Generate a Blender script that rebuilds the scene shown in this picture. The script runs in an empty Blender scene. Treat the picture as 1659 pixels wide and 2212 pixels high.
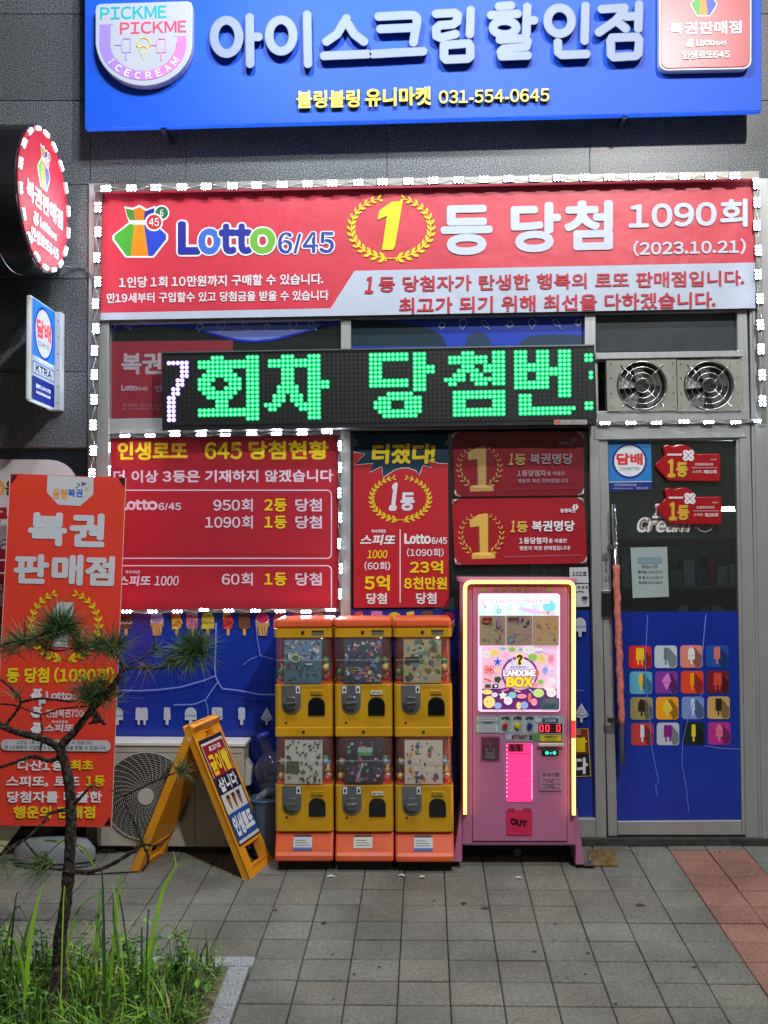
import bpy, math, random
from mathutils import Vector, Matrix
random.seed(7)
SC = bpy.context.scene
COL = SC.collection
# ---------------------------------------------------------------- camera, world, lamps, exposure
F, CX, CY, CAMY, CAMZ = 2250.0, 829.5, 1106.0, -5.74, 1.53      # pinhole in units of a 1659x2212 picture
YAW, PITCH, ROLL = math.radians(1.80), math.radians(2.8), 0.0095
fwd = Vector((-math.sin(YAW) * math.cos(PITCH), math.cos(YAW) * math.cos(PITCH), math.sin(PITCH)))
rt = fwd.cross(Vector((0, 0, 1))).normalized()
up = rt.cross(fwd).normalized()
r2 = rt * math.cos(ROLL) - up * math.sin(ROLL)
u2 = up * math.cos(ROLL) + rt * math.sin(ROLL)
rt, up = r2, u2
CAM = Vector((0, CAMY, CAMZ))
cd = bpy.data.cameras.new('camera')
cam = bpy.data.objects.new('camera', cd)
COL.objects.link(cam)
cam.matrix_world = Matrix(((rt.x, up.x, -fwd.x, CAM.x), (rt.y, up.y, -fwd.y, CAM.y), (rt.z, up.z, -fwd.z, CAM.z), (0, 0, 0, 1)))
cd.sensor_fit = 'VERTICAL'; cd.sensor_height = 36.0; cd.lens = 36.0 * F / 2212.0
cd.clip_start = 0.05; cd.clip_end = 300
SC.camera = cam
W = bpy.data.worlds.new("World"); SC.world = W; W.use_nodes = True
nt = W.node_tree; bg = nt.nodes['Background']
sky = nt.nodes.new('ShaderNodeTexSky'); sky.sky_type = 'NISHITA'; sky.sun_disc = False
sky.sun_elevation = math.radians(3); sky.sun_rotation = math.radians(0)
hs = nt.nodes.new('ShaderNodeHueSaturation'); hs.inputs['Saturation'].default_value = .35
nt.links.new(sky.outputs[0], hs.inputs['Color']); nt.links.new(hs.outputs[0], bg.inputs[0]); bg.inputs[1].default_value = 0.055
SC.view_settings.view_transform = 'Standard'; SC.view_settings.look = 'None'
SC.view_settings.exposure = 0.2; SC.view_settings.gamma = 1
SC.cycles.use_denoising = True
SC.cycles.sample_clamp_indirect = 6
SC.cycles.max_bounces = 8

def lamp(name, loc, power, col, size, target, spot=None, blend=.6):
    ld = bpy.data.lights.new(name, 'SPOT'); ld.energy = power; ld.color = col
    ld.shadow_soft_size = size; ld.spot_size = math.radians(spot); ld.spot_blend = blend
    o = bpy.data.objects.new(name, ld); COL.objects.link(o); o.location = loc
    o.rotation_euler = (Vector(target) - Vector(loc)).to_track_quat('-Z', 'Y').to_euler()
    return o
lamp('street_lamp_light', (2.6, -6.6, 7.2), 1560, (1.0, .985, .95), .14, (0, -1.2, .4), 110, .5)
lamp('sign_lamp_light', (-.8, -2.2, 5.3), 185, (.86, .94, 1.0), .12, (-.8, -.1, 3.7), 130, .7)
lamp('sign_lamp_light', (.45, -2.2, 5.3), 150, (.86, .94, 1.0), .12, (.45, -.1, 3.7), 130, .7)

# ---------------------------------------------------------------- picture point -> place
GS = 0.0716                                    # the pavement falls away from the shop
def ray(px, py):
    return rt * ((px - CX) / F) + up * (-(py - CY) / F) + fwd
def P(px, py, Y):
    d = ray(px, py); return CAM + d * ((Y - CAM.y) / d.y)
def PX(px, py, X):
    d = ray(px, py); return CAM + d * ((X - CAM.x) / d.x)
def gz(y): return GS * y
def G(px, py):
    d = ray(px, py); t = (GS * CAM.y - CAM.z) / (d.z - GS * d.y); return CAM + d * t

# ---------------------------------------------------------------- materials
def lin(c):
    def f(v):
        v = v / 255.0
        return v / 12.92 if v <= .04045 else ((v + .055) / 1.055) ** 2.4
    return (f(c[0]), f(c[1]), f(c[2]))
MATS = {}
def pmat(name, col, rough=.5, metal=0., var=.10, vs=6., bump=0., bs=60., emit=0., ecol=None, coat=0., stretch=None, spec=.5, rvar=.0):
    key = (name, tuple(col), rough, metal, emit)
    if key in MATS: return MATS[key]
    m = bpy.data.materials.new(name); m.use_nodes = True
    t = m.node_tree; b = t.nodes['Principled BSDF']; L = t.links
    c = lin(col)
    b.inputs['Roughness'].default_value = rough; b.inputs['Metallic'].default_value = metal
    b.inputs['Specular IOR Level'].default_value = spec
    if coat: b.inputs['Coat Weight'].default_value = coat; b.inputs['Coat Roughness'].default_value = .12
    geo = t.nodes.new('ShaderNodeNewGeometry')
    mp = t.nodes.new('ShaderNodeMapping'); L.new(geo.outputs['Position'], mp.inputs[0])
    if stretch: mp.inputs['Scale'].default_value = stretch
    n = t.nodes.new('ShaderNodeTexNoise'); n.inputs['Scale'].default_value = vs; n.inputs['Detail'].default_value = 6
    L.new(mp.outputs[0], n.inputs['Vector'])
    r = t.nodes.new('ShaderNodeValToRGB'); L.new(n.outputs[0], r.inputs[0])
    r.color_ramp.elements[0].position = .3; r.color_ramp.elements[1].position = .7
    r.color_ramp.elements[0].color = (c[0] * (1 - var), c[1] * (1 - var), c[2] * (1 - var), 1)
    r.color_ramp.elements[1].color = (min(1, c[0] * (1 + var)), min(1, c[1] * (1 + var)), min(1, c[2] * (1 + var)), 1)
    L.new(r.outputs[0], b.inputs['Base Color'])
    if rvar:
        mr = t.nodes.new('ShaderNodeMapRange'); L.new(n.outputs[0], mr.inputs[0])
        mr.inputs[3].default_value = max(.02, rough - rvar); mr.inputs[4].default_value = rough + rvar
        L.new(mr.outputs[0], b.inputs['Roughness'])
    if bump:
        n2 = t.nodes.new('ShaderNodeTexNoise'); n2.inputs['Scale'].default_value = bs; n2.inputs['Detail'].default_value = 4
        L.new(mp.outputs[0], n2.inputs['Vector'])
        bp = t.nodes.new('ShaderNodeBump'); bp.inputs['Strength'].default_value = bump; bp.inputs['Distance'].default_value = .01
        L.new(n2.outputs[0], bp.inputs['Height']); L.new(bp.outputs[0], b.inputs['Normal'])
    if emit:
        e = lin(ecol or col)
        b.inputs['Emission Color'].default_value = (*e, 1); b.inputs['Emission Strength'].default_value = emit
    MATS[key] = m
    return m
def emat(name, col, s):
    key = (name, tuple(col), s)
    if key in MATS: return MATS[key]
    m = bpy.data.materials.new(name); m.use_nodes = True; t = m.node_tree
    t.nodes.remove(t.nodes['Principled BSDF'])
    e = t.nodes.new('ShaderNodeEmission'); e.inputs[0].default_value = (*col, 1); e.inputs[1].default_value = s
    t.links.new(e.outputs[0], t.nodes['Material Output'].inputs[0]); MATS[key] = m
    return m
def glassmat(name, tint=(.8, .85, .85), rough=.03, ior=1.45):
    if name in MATS: return MATS[name]
    m = bpy.data.materials.new(name); m.use_nodes = True; t = m.node_tree
    t.nodes.remove(t.nodes['Principled BSDF'])
    tr = t.nodes.new('ShaderNodeBsdfTransparent'); tr.inputs[0].default_value = (*tint, 1)
    gl = t.nodes.new('ShaderNodeBsdfGlossy'); gl.inputs['Roughness'].default_value = rough
    n = t.nodes.new('ShaderNodeTexNoise'); n.inputs['Scale'].default_value = 3
    bp = t.nodes.new('ShaderNodeBump'); bp.inputs['Strength'].default_value = .04
    t.links.new(n.outputs[0], bp.inputs['Height']); t.links.new(bp.outputs[0], gl.inputs['Normal'])
    lw = t.nodes.new('ShaderNodeLayerWeight'); lw.inputs[0].default_value = .5
    pw = t.nodes.new('ShaderNodeMath'); pw.operation = 'POWER'; pw.inputs[1].default_value = 4.; t.links.new(lw.outputs['Facing'], pw.inputs[0])
    fr = t.nodes.new('ShaderNodeMath'); fr.operation = 'MULTIPLY_ADD'; fr.inputs[1].default_value = .8; fr.inputs[2].default_value = ((ior - 1) / (ior + 1)) ** 2; t.links.new(pw.outputs[0], fr.inputs[0])
    mx = t.nodes.new('ShaderNodeMixShader')
    t.links.new(fr.outputs[0], mx.inputs[0]); t.links.new(tr.outputs[0], mx.inputs[1]); t.links.new(gl.outputs[0], mx.inputs[2])
    t.links.new(mx.outputs[0], t.nodes['Material Output'].inputs[0]); MATS[name] = m
    return m
def hazy(name, tint, haze, rough=.06, ior=1.45):
    m = glassmat(name, tint, rough, ior); t = m.node_tree; out = t.nodes['Material Output']; src = out.inputs[0].links[0].from_socket
    d = t.nodes.new('ShaderNodeBsdfDiffuse'); d.inputs[0].default_value = (.8, .8, .8, 1); mx = t.nodes.new('ShaderNodeMixShader'); mx.inputs[0].default_value = haze
    t.links.new(src, mx.inputs[1]); t.links.new(d.outputs[0], mx.inputs[2]); t.links.new(mx.outputs[0], out.inputs[0]); return m
def ramp_noise_mat(name, stops, scale, rough, detail=3, bump=.0, fine=None, tone=None, dist=.004, attr=False):
    m = bpy.data.materials.new(name); m.use_nodes = True; t = m.node_tree; b = t.nodes['Principled BSDF']; L = t.links
    geo = t.nodes.new('ShaderNodeNewGeometry')
    n = t.nodes.new('ShaderNodeTexNoise'); n.inputs['Scale'].default_value = scale; n.inputs['Detail'].default_value = detail
    L.new(geo.outputs['Position'], n.inputs['Vector'])
    r = t.nodes.new('ShaderNodeValToRGB'); L.new(n.outputs[0], r.inputs[0])
    el = r.color_ramp.elements
    el[0].position = stops[0][0]; el[0].color = (*lin(stops[0][1]), 1)
    el[1].position = stops[-1][0]; el[1].color = (*lin(stops[-1][1]), 1)
    for p, c in stops[1:-1]:
        e = el.new(p); e.color = (*lin(c), 1)
    out = r.outputs[0]
    if tone:
        n3 = t.nodes.new('ShaderNodeTexNoise'); n3.inputs['Scale'].default_value = tone[0]; n3.inputs['Detail'].default_value = 5
        L.new(geo.outputs['Position'], n3.inputs['Vector'])
        mr = t.nodes.new('ShaderNodeMapRange'); L.new(n3.outputs[0], mr.inputs[0]); mr.inputs[1].default_value = .3; mr.inputs[2].default_value = .7
        mr.inputs[3].default_value = tone[1]; mr.inputs[4].default_value = tone[2]
        mm = t.nodes.new('ShaderNodeVectorMath'); mm.operation = 'SCALE'
        L.new(out, mm.inputs[0]); L.new(mr.outputs[0], mm.inputs['Scale']); out = mm.outputs[0]
    if attr:
        at = t.nodes.new('ShaderNodeAttribute'); at.attribute_name = 'tint'; mu = t.nodes.new('ShaderNodeVectorMath'); mu.operation = 'MULTIPLY'
        L.new(out, mu.inputs[0]); L.new(at.outputs['Color'], mu.inputs[1]); out = mu.outputs[0]
    L.new(out, b.inputs['Base Color']); b.inputs['Roughness'].default_value = rough
    if bump:
        bp = t.nodes.new('ShaderNodeBump'); bp.inputs['Strength'].default_value = bump; bp.inputs['Distance'].default_value = dist
        L.new(n.outputs[0], bp.inputs['Height']); L.new(bp.outputs[0], b.inputs['Normal'])
    return m
def vcol_mat(name, rough, scale, lo, hi, bump=.3, spots=True):
    """base colour from the 'tint' face attribute times a grain"""
    m = bpy.data.materials.new(name); m.use_nodes = True; t = m.node_tree; b = t.nodes['Principled BSDF']; L = t.links
    at = t.nodes.new('ShaderNodeAttribute'); at.attribute_name = 'tint'
    geo = t.nodes.new('ShaderNodeNewGeometry')
    n = t.nodes.new('ShaderNodeTexNoise'); n.inputs['Scale'].default_value = scale; n.inputs['Detail'].default_value = 6
    n.inputs['Roughness'].default_value = .75
    L.new(geo.outputs['Position'], n.inputs['Vector'])
    mr = t.nodes.new('ShaderNodeMapRange'); L.new(n.outputs[0], mr.inputs[0]); mr.inputs[1].default_value = .3; mr.inputs[2].default_value = .7
    mr.inputs[3].default_value = lo; mr.inputs[4].default_value = hi
    out = mr.outputs[0]
    if spots:
        n2 = t.nodes.new('ShaderNodeTexNoise'); n2.inputs['Scale'].default_value = 2.3; n2.inputs['Detail'].default_value = 7
        L.new(geo.outputs['Position'], n2.inputs['Vector'])
        m2 = t.nodes.new('ShaderNodeMapRange'); L.new(n2.outputs[0], m2.inputs[0]); m2.inputs[1].default_value = .35; m2.inputs[2].default_value = .65
        m2.inputs[3].default_value = .72; m2.inputs[4].default_value = 1.12
        mu = t.nodes.new('ShaderNodeMath'); mu.operation = 'MULTIPLY'; L.new(out, mu.inputs[0]); L.new(m2.outputs[0], mu.inputs[1]); out = mu.outputs[0]
    mm = t.nodes.new('ShaderNodeVectorMath'); mm.operation = 'SCALE'
    L.new(at.outputs['Color'], mm.inputs[0]); L.new(out, mm.inputs['Scale'])
    L.new(mm.outputs[0], b.inputs['Base Color']); b.inputs['Roughness'].default_value = rough
    bp = t.nodes.new('ShaderNodeBump'); bp.inputs['Strength'].default_value = bump; bp.inputs['Distance'].default_value = .003
    L.new(n.outputs[0], bp.inputs['Height']); L.new(bp.outputs[0], b.inputs['Normal'])
    return m

# ---------------------------------------------------------------- objects
def tag(o, label=None, cat=None, group=None, kind=None):
    if label: o['label'] = label
    if cat: o['category'] = cat
    if group: o['group'] = group
    if kind: o['kind'] = kind
    return o
def thing(name, label, cat, loc=(0, 0, 0), group=None, kind=None):
    o = bpy.data.objects.new(name, None); COL.objects.link(o); o.location = loc; o.empty_display_size = .1
    return tag(o, label, cat, group, kind)
def origin(o):
    v = Vector((0, 0, 0))
    while o is not None:
        v += o.location; o = o.parent
    return v
class MB:
    def __init__(s): s.v = []; s.f = []; s.m = []; s.mats = []; s.tint = []; s.cur = None; s.sm = []; s.smooth = False
    def mat(s, m):
        if m not in s.mats: s.mats.append(m)
        s.cur = s.mats.index(m); return s
    def add(s, vs, fs, tint=None):
        o = len(s.v); s.v += [tuple(v) for v in vs]
        for f in fs:
            s.f.append([i + o for i in f]); s.m.append(s.cur or 0); s.tint.append(tint); s.sm.append(s.smooth)
    def quad(s, a, b, c, d, tint=None): s.add([a, b, c, d], [(0, 1, 2, 3)], tint)
    def poly(s, pts, tint=None): s.add(pts, [tuple(range(len(pts)))], tint)
    def prism(s, front, vec, tint=None):
        n = len(front); vec = Vector(vec); back = [Vector(p) + vec for p in front]
        fs = [tuple(range(n)), tuple(range(2 * n - 1, n - 1, -1))]
        fs += [(i, i + n, (i + 1) % n + n, (i + 1) % n) for i in range(n)]
        s.add(list(front) + back, fs, tint)
    def box(s, x0, y0, z0, x1, y1, z1, tint=None):
        s.prism([(x0, y0, z0), (x1, y0, z0), (x1, y0, z1), (x0, y0, z1)], (0, y1 - y0, 0), tint)
    def pxbox(s, x0, y0, x1, y1, Yf, Yb, slope=0., tint=None):
        w = x1 - x0
        s.prism([P(x0, y1, Yf), P(x1, y1 + slope * w, Yf), P(x1, y0 + slope * w, Yf), P(x0, y0, Yf)], (0, Yb - Yf, 0), tint)
    def pxprism(s, pts, Yf, Yb, tint=None): s.prism([P(x, y, Yf) for x, y in pts], (0, Yb - Yf, 0), tint)
    def tube(s, pts, rad, n=8, cap=True):
        pts = [Vector(p) for p in pts]
        if not isinstance(rad, (list, tuple)): rad = [rad] * len(pts)
        vs = []; fs = []; ref = None
        for i, p in enumerate(pts):
            a = pts[max(0, i - 1)]; b = pts[min(len(pts) - 1, i + 1)]
            d = (b - a).normalized() if (b - a).length > 1e-9 else Vector((0, 0, 1))
            if ref is None:
                ref = d.cross(Vector((.31, .2, .93)))
                if ref.length < .1: ref = d.cross(Vector((1, 0, 0)))
            e1 = (ref - d * ref.dot(d)).normalized(); ref = e1; e2 = d.cross(e1)
            for k in range(n):
                t = 2 * math.pi * k / n; vs.append(p + (e1 * math.cos(t) + e2 * math.sin(t)) * rad[i])
        for i in range(len(pts) - 1):
            for k in range(n):
                fs.append((i * n + k, i * n + (k + 1) % n, (i + 1) * n + (k + 1) % n, (i + 1) * n + k))
        if cap: fs += [tuple(range(n - 1, -1, -1)), tuple((len(pts) - 1) * n + k for k in range(n))]
        q = s.smooth; s.smooth = True; s.add(vs, fs); s.smooth = q
    def disc(s, c, r, ax=(0, -1, 0), n=20, depth=0., r2=None):
        """disc or drum facing ax"""
        c = Vector(c); d = Vector(ax).normalized(); e = d.cross(Vector((0, 0, 1)))
        if e.length < .1: e = d.cross(Vector((1, 0, 0)))
        e.normalize(); g = d.cross(e); r2 = r if r2 is None else r2
        f = [c + (e * math.cos(2 * math.pi * k / n) * r + g * math.sin(2 * math.pi * k / n) * r) for k in range(n)]
        if not depth: s.add(f, [tuple(range(n))]); return
        bk = [c - d * depth + (e * math.cos(2 * math.pi * k / n) * r2 + g * math.sin(2 * math.pi * k / n) * r2) for k in range(n)]
        s.add(f + bk, [tuple(range(n))] + [(k, k + n, (k + 1) % n + n, (k + 1) % n) for k in range(n)])
    def ball(s, c, r, n=10, m=6, sc=(1, 1, 1)):
        vs = []; fs = []
        for j in range(m + 1):
            th = math.pi * j / m
            for k in range(n):
                ph = 2 * math.pi * k / n
                vs.append((c[0] + r * sc[0] * math.sin(th) * math.cos(ph), c[1] + r * sc[1] * math.sin(th) * math.sin(ph), c[2] + r * sc[2] * math.cos(th)))
        for j in range(m):
            for k in range(n): fs.append((j * n + k, j * n + (k + 1) % n, (j + 1) * n + (k + 1) % n, (j + 1) * n + k))
        q = s.smooth; s.smooth = True; s.add(vs, fs); s.smooth = q
    def ring(s, c, R, r, ax='y', n=32, k=6, a0=0, a1=2 * math.pi):
        c = Vector(c); pts = []
        for i in range(n + 1):
            t = a0 + (a1 - a0) * i / n; a, b = math.cos(t) * R, math.sin(t) * R
            pts.append(c + (Vector((a, 0, b)) if ax == 'y' else Vector((0, a, b)) if ax == 'x' else Vector((a, b, 0))))
        s.tube(pts, r, k, False)
    def build(s, name, parent=None, bevel=0., seg=2, label=None):
        off = origin(parent) if parent else Vector((0, 0, 0))
        me = bpy.data.meshes.new(name)
        me.from_pydata([(v[0] - off.x, v[1] - off.y, v[2] - off.z) for v in s.v], [], s.f)
        for m in s.mats: me.materials.append(m)
        me.polygons.foreach_set('material_index', s.m)
        me.polygons.foreach_set('use_smooth', s.sm)
        if any(t is not None for t in s.tint):
            at = me.attributes.new('tint', 'FLOAT_COLOR', 'FACE')
            for i, t in enumerate(s.tint):
                t = t or (1, 1, 1); at.data[i].color = (t[0], t[1], t[2], 1)
        me.update()
        o = bpy.data.objects.new(name, me); COL.objects.link(o)
        if parent: o.parent = parent
        if bevel:
            b = o.modifiers.new('bevel', 'BEVEL'); b.width = bevel; b.segments = seg; b.limit_method = 'ANGLE'; b.angle_limit = math.radians(40)
        if label: o['label'] = label
        return o

# ---------------------------------------------------------------- lettering
GL = {}
def onechar(ch, extrude=0.):
    key = (ch, extrude)
    if key in GL: return GL[key]
    full = chr(ord(ch) + 0xFEE0) if '!' <= ch <= '~' and ch not in '/-' else ch          # wide forms: the same sans face as the Hangul
    c = bpy.data.curves.new('t', 'FONT'); c.body = full; c.resolution_u = 4; c.extrude = extrude
    o = bpy.data.objects.new('t', c); me = o.to_mesh()
    vs = [tuple(v.co) for v in me.vertices]; fs = [tuple(q.vertices) for q in me.polygons]
    o.to_mesh_clear(); bpy.data.objects.remove(o); bpy.data.curves.remove(c)
    x0 = min(v[0] for v in vs); w = max(v[0] for v in vs) - x0
    hang = ord(ch) > 0x2000
    g = ([(v[0] if hang else v[0] - x0, v[1], v[2]) for v in vs], fs, .92 if hang else w + (.13 if ch in '1,.:!' else .10))
    GL[key] = g
    return g
def glyphs(txt, bold=0., extrude=0., bevel=0.):
    key = (txt, 'line', extrude)
    if key in GL: return GL[key]
    vs = []; fs = []; y = 0.
    for line in txt.split('\n'):
        x = 0.
        for ch in line:
            if ch == ' ': x += .30; continue
            v, f, w = onechar(ch, extrude); o = len(vs)
            vs += [(q[0] + x, q[1] + y, q[2]) for q in v]; fs += [tuple(i + o for i in t) for t in f]; x += w
        y -= 1.05
    x0 = min(v[0] for v in vs); x1 = max(v[0] for v in vs); y0 = min(v[1] for v in vs); y1 = max(v[1] for v in vs)
    GL[key] = ([((v[0] - x0) / max(1e-6, x1 - x0), (v[1] - y0) / max(1e-6, y1 - y0), v[2]) for v in vs], fs)
    return GL[key]
class Print:
    """flat printing on one panel; mapf(x, y, lift) puts panel coordinates (y downwards) into the place"""
    def __init__(s, mapf, rough=.45, base=.0015, step=.00015, bump=0., bs=5., var=.05, spec=.4, slope=0., coat=0.):
        s.map = mapf; s.mb = MB(); s.rough = rough; s.base = base; s.step = step; s.bump = bump; s.bs = bs; s.var = var; s.spec = spec; s.n = 0; s.sl = slope; s.coat = coat
        s.em = None
    def m(s, col):
        if s.em: s.mb.mat(pmat('lit_print', col, .5, emit=s.em)); return
        s.mb.mat(pmat('print_ink', col, s.rough + s.bump * .001, var=s.var, vs=3., bump=s.bump, bs=s.bs, spec=s.spec, coat=s.coat))
    def lift(s, l):
        if l is None: s.n += 1; l = s.n
        return s.base + s.step * l
    def poly(s, pts, col, l=None):
        h = s.lift(l); s.m(col); s.mb.poly([s.map(x, y, h) for x, y in pts])
    def rect(s, x0, y0, x1, y1, col, slope=None, l=None):
        k = (s.sl if slope is None else slope) * (x1 - x0)
        s.poly([(x0, y0), (x1, y0 + k), (x1, y1 + k), (x0, y1)], col, l)
    def rrect(s, x0, y0, x1, y1, r, col, slope=None, l=None, n=5):
        k = s.sl if slope is None else slope; pts = []
        for cx, cy, a in ((x1 - r, y0 + r, -90), (x1 - r, y1 - r, 0), (x0 + r, y1 - r, 90), (x0 + r, y0 + r, 180)):
            for i in range(n + 1):
                t = math.radians(a + 90 * i / n); X = cx + r * math.cos(t); pts.append((X, cy + r * math.sin(t) + k * (X - x0)))
        s.poly(pts, col, l)
    def ell(s, cx, cy, rx, ry, col, l=None, n=24, a0=0, a1=360, rot=0):
        full = a1 - a0 == 360; pts = []; ca, sa = math.cos(rot), math.sin(rot)
        for i in range(n if full else n + 1):
            t = math.radians(a0 + (a1 - a0) * i / n); a, b = rx * math.cos(t), ry * math.sin(t)
            pts.append((cx + a * ca - b * sa, cy + a * sa + b * ca))
        s.poly(pts, col, l)
    def band(s, cx, cy, r0, r1, col, a0, a1, ratio=1., l=None, n=30):
        h = s.lift(l); s.m(col) if not isinstance(col, list) else None
        for i in range(n):
            t0 = math.radians(a0 + (a1 - a0) * i / n); t1 = math.radians(a0 + (a1 - a0) * (i + 1) / n)
            if isinstance(col, list):
                f = int(i / n * len(col)); s.m(col[f])
            s.mb.quad(*[s.map(cx + r * math.cos(t), cy + r * math.sin(t) * ratio, h) for r, t in ((r0, t0), (r1, t0), (r1, t1), (r0, t1))])
    def line(s, pts, w, col, l=None, taper=None):
        h = s.lift(l); s.m(col); L = []; R = []
        for i, p in enumerate(pts):
            a = pts[max(0, i - 1)]; b = pts[min(len(pts) - 1, i + 1)]
            dx, dy = b[0] - a[0], b[1] - a[1]; q = math.hypot(dx, dy) or 1
            ww = w if taper is None else w * (1 - taper * i / max(1, len(pts) - 1))
            L.append((p[0] - dy / q * ww / 2, p[1] + dx / q * ww / 2)); R.append((p[0] + dy / q * ww / 2, p[1] - dx / q * ww / 2))
        for i in range(len(pts) - 1):
            s.mb.quad(*[s.map(x, y, h) for x, y in (L[i], L[i + 1], R[i + 1], R[i])])
    def text(s, t, x0, y0, x1, y1, col, bold=.02, slope=None, shear=0., l=None, outline=None, ow=.03, vshear=0., rot=0.):
        k = s.sl if slope is None else slope
        def put(b, c, gx, gy, lv):
            sb = 0.; ex = max(0., b - sb); nl = t.count('\n') + 1
            vs, fs = glyphs(t, sb); h = s.lift(lv); s.m(c)
            e = ex * (y1 - y0) / nl * 1.15; cx, cy = (x0 + x1) / 2, (y0 + y1) / 2; cr, sr = math.cos(rot), math.sin(rot); nd = 8 if ex < .05 else 20
            for j, (ox, oy) in enumerate([(0, 0)] + [(math.cos(2 * math.pi * q / nd), math.sin(2 * math.pi * q / nd)) for q in range(nd)] if e > 0 else [(0, 0)]):
                out = []
                for u, v, _ in vs:
                    X = x0 + e - gx + u * (x1 - x0 - 2 * e + 2 * gx) + ox * e; Y = y1 - e + gy - v * (y1 - y0 - 2 * e + 2 * gy) + oy * e
                    X += shear * (y1 - Y); Y += k * (X - x0)
                    if rot: X, Y = cx + (X - cx) * cr - (Y - cy) * sr, cy + (X - cx) * sr + (Y - cy) * cr
                    out.append(s.map(X, Y, h + j * .000012))
                s.mb.add(out, fs)
        if outline:
            g = (y1 - y0) * ow; put(bold + ow * 1.1, outline, g, g, l)
            put(bold, col, 0, 0, None if l is None else l + 1)
        else: put(bold, col, 0, 0, l)
    def wreath(s, cx, cy, rx, ry, col, n=13, leaf=14, gap=28, l=None, stem=2.5, cross=True):
        l = s.n + 1; s.n += 3
        for sg in (-1, 1):
            pts = []
            for i in range(n * 2):
                a = math.radians(96 - (96 + 90 - gap) * i / (n * 2 - 1))      # from the bottom round to the top
                pts.append((cx + sg * rx * math.cos(a), cy + ry * math.sin(a)))
            if cross: pts = [(cx - sg * rx * .16, cy + ry * 1.1)] + pts
            s.line(pts, stem, col, l, taper=.5)
            for i in range(n):
                a = math.radians(82 - (82 + 90 - gap) * i / (n - 1)); x, y = cx + sg * rx * math.cos(a), cy + ry * math.sin(a)
                tx, ty = sg * rx * math.sin(a), -ry * math.cos(a); q = math.hypot(tx, ty); tx /= q; ty /= q
                lf = leaf * (1 - .35 * i / n)
                for sd in (-1, 1):
                    an = math.atan2(ty, tx) + sd * .62
                    ex, ey = x + math.cos(an) * lf, y + math.sin(an) * lf; nx, ny = -math.sin(an) * lf * .2, math.cos(an) * lf * .2
                    mx, my = x + math.cos(an) * lf * .5, y + math.sin(an) * lf * .5; qx, qy = x + math.cos(an) * lf * .8, y + math.sin(an) * lf * .8
                    s.poly([(x, y), (mx + nx, my + ny), (qx + nx * .7, qy + ny * .7), (ex, ey), (qx - nx * .7, qy - ny * .7), (mx - nx, my - ny)], col, l + 1 + (sd > 0))
    def bag(s, x0, y0, x1, y1, white=False, bg=(225, 70, 85)):
        w, h = x1 - x0, y1 - y0; X = lambda u: x0 + u * w; Yv = lambda v: y0 + v * h
        out = [(.0, .58), (.0, .66), (.22, 1.0), (.70, 1.0), (.94, .66), (.94, .56), (.72, .33), (.76, .2), (.72, .02), (.58, .08), (.46, .0), (.34, .06), (.2, .03), (.24, .2), (.28, .33)]
        if white:
            s.poly([(X(u), Yv(v)) for u, v in out], (225, 230, 235))
            for a in (.38, .56): s.line([(X(a), Yv(.36)), (X(a + (a - .47) * 1.2), Yv(.98))], w * .02, bg)
            s.line([(X(.24), Yv(.31)), (X(.76), Yv(.31))], w * .035, bg)
            s.ell(X(.84), Yv(.12), w * .1, w * .1, (225, 230, 235)); s.ell(X(.70), Yv(.26), w * .12, w * .12, (225, 230, 235)); return
        cx, cy = .47, .55
        s.poly([(X(cx + (u - cx) * 1.08), Yv(cy + (v - cy) * 1.08)) for u, v in out], (235, 238, 240))
        s.poly([(X(u), Yv(v)) for u, v in ((.0, .58), (.0, .66), (.22, 1.0), (.30, 1.0), (.36, .36), (.28, .34))], (70, 165, 50))
        s.poly([(X(u), Yv(v)) for u, v in ((.30, 1.0), (.36, .36), (.54, .36), (.62, 1.0))], (240, 140, 20))
        s.poly([(X(u), Yv(v)) for u, v in ((.62, 1.0), (.54, .36), (.72, .34), (.94, .56), (.94, .66), (.70, 1.0))], (40, 70, 200))
        s.poly([(X(u), Yv(v)) for u, v in ((.28, .27), (.24, .2), (.2, .03), (.34, .06), (.38, .27))], (60, 140, 50))
        s.poly([(X(u), Yv(v)) for u, v in ((.38, .27), (.34, .06), (.46, .0), (.55, .07), (.54, .27))], (225, 120, 20))
        s.poly([(X(u), Yv(v)) for u, v in ((.54, .27), (.55, .07), (.58, .08), (.72, .02), (.76, .2), (.72, .27))], (30, 40, 150))
        s.ell(X(.86), Yv(.12), w * .14, w * .14, (235, 238, 240)); s.ell(X(.86), Yv(.12), w * .115, w * .115, (30, 110, 60))
        s.text('6', X(.83), Yv(.05), X(.89), Yv(.19), (235, 235, 235), .01)
        s.ell(X(.72), Yv(.31), w * .165, w * .165, (235, 238, 240)); s.ell(X(.72), Yv(.31), w * .135, w * .135, (205, 40, 50))
        s.text('45', X(.63), Yv(.23), X(.81), Yv(.39), (240, 240, 240), .01)
    def lotto(s, x0, y0, x1, y1, cols, small, outline=None, slope=None):
        """the word in heavy round letters, then the small numerals"""
        w = x1 - x0; k = s.sl if slope is None else slope; h = y1 - y0
        part = (('L', 0, .145, 0), ('o', .13, .275, .3), ('tt', .262, .475, .12), ('o', .46, .625, .3))
        for i, (t, a, b, dy) in enumerate(part):
            xa, xb = x0 + a * w, x0 + b * w; sh = k * (xa - x0)
            s.text(t, xa, y0 + dy * h * .72 + sh, xb, y1 + sh, cols[i], .062, k, outline=outline, ow=.05)
        xa = x0 + .64 * w
        s.text(small, xa, y0 + h * .36 + k * (xa - x0), x1, y1 + k * (xa - x0), cols[4], .03, k, outline=outline, ow=.045)
    def build(s, name, parent=None): return s.mb.build(name, parent)
def flat(Y): return lambda x, y, h: P(x, y, Y - h)

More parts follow.
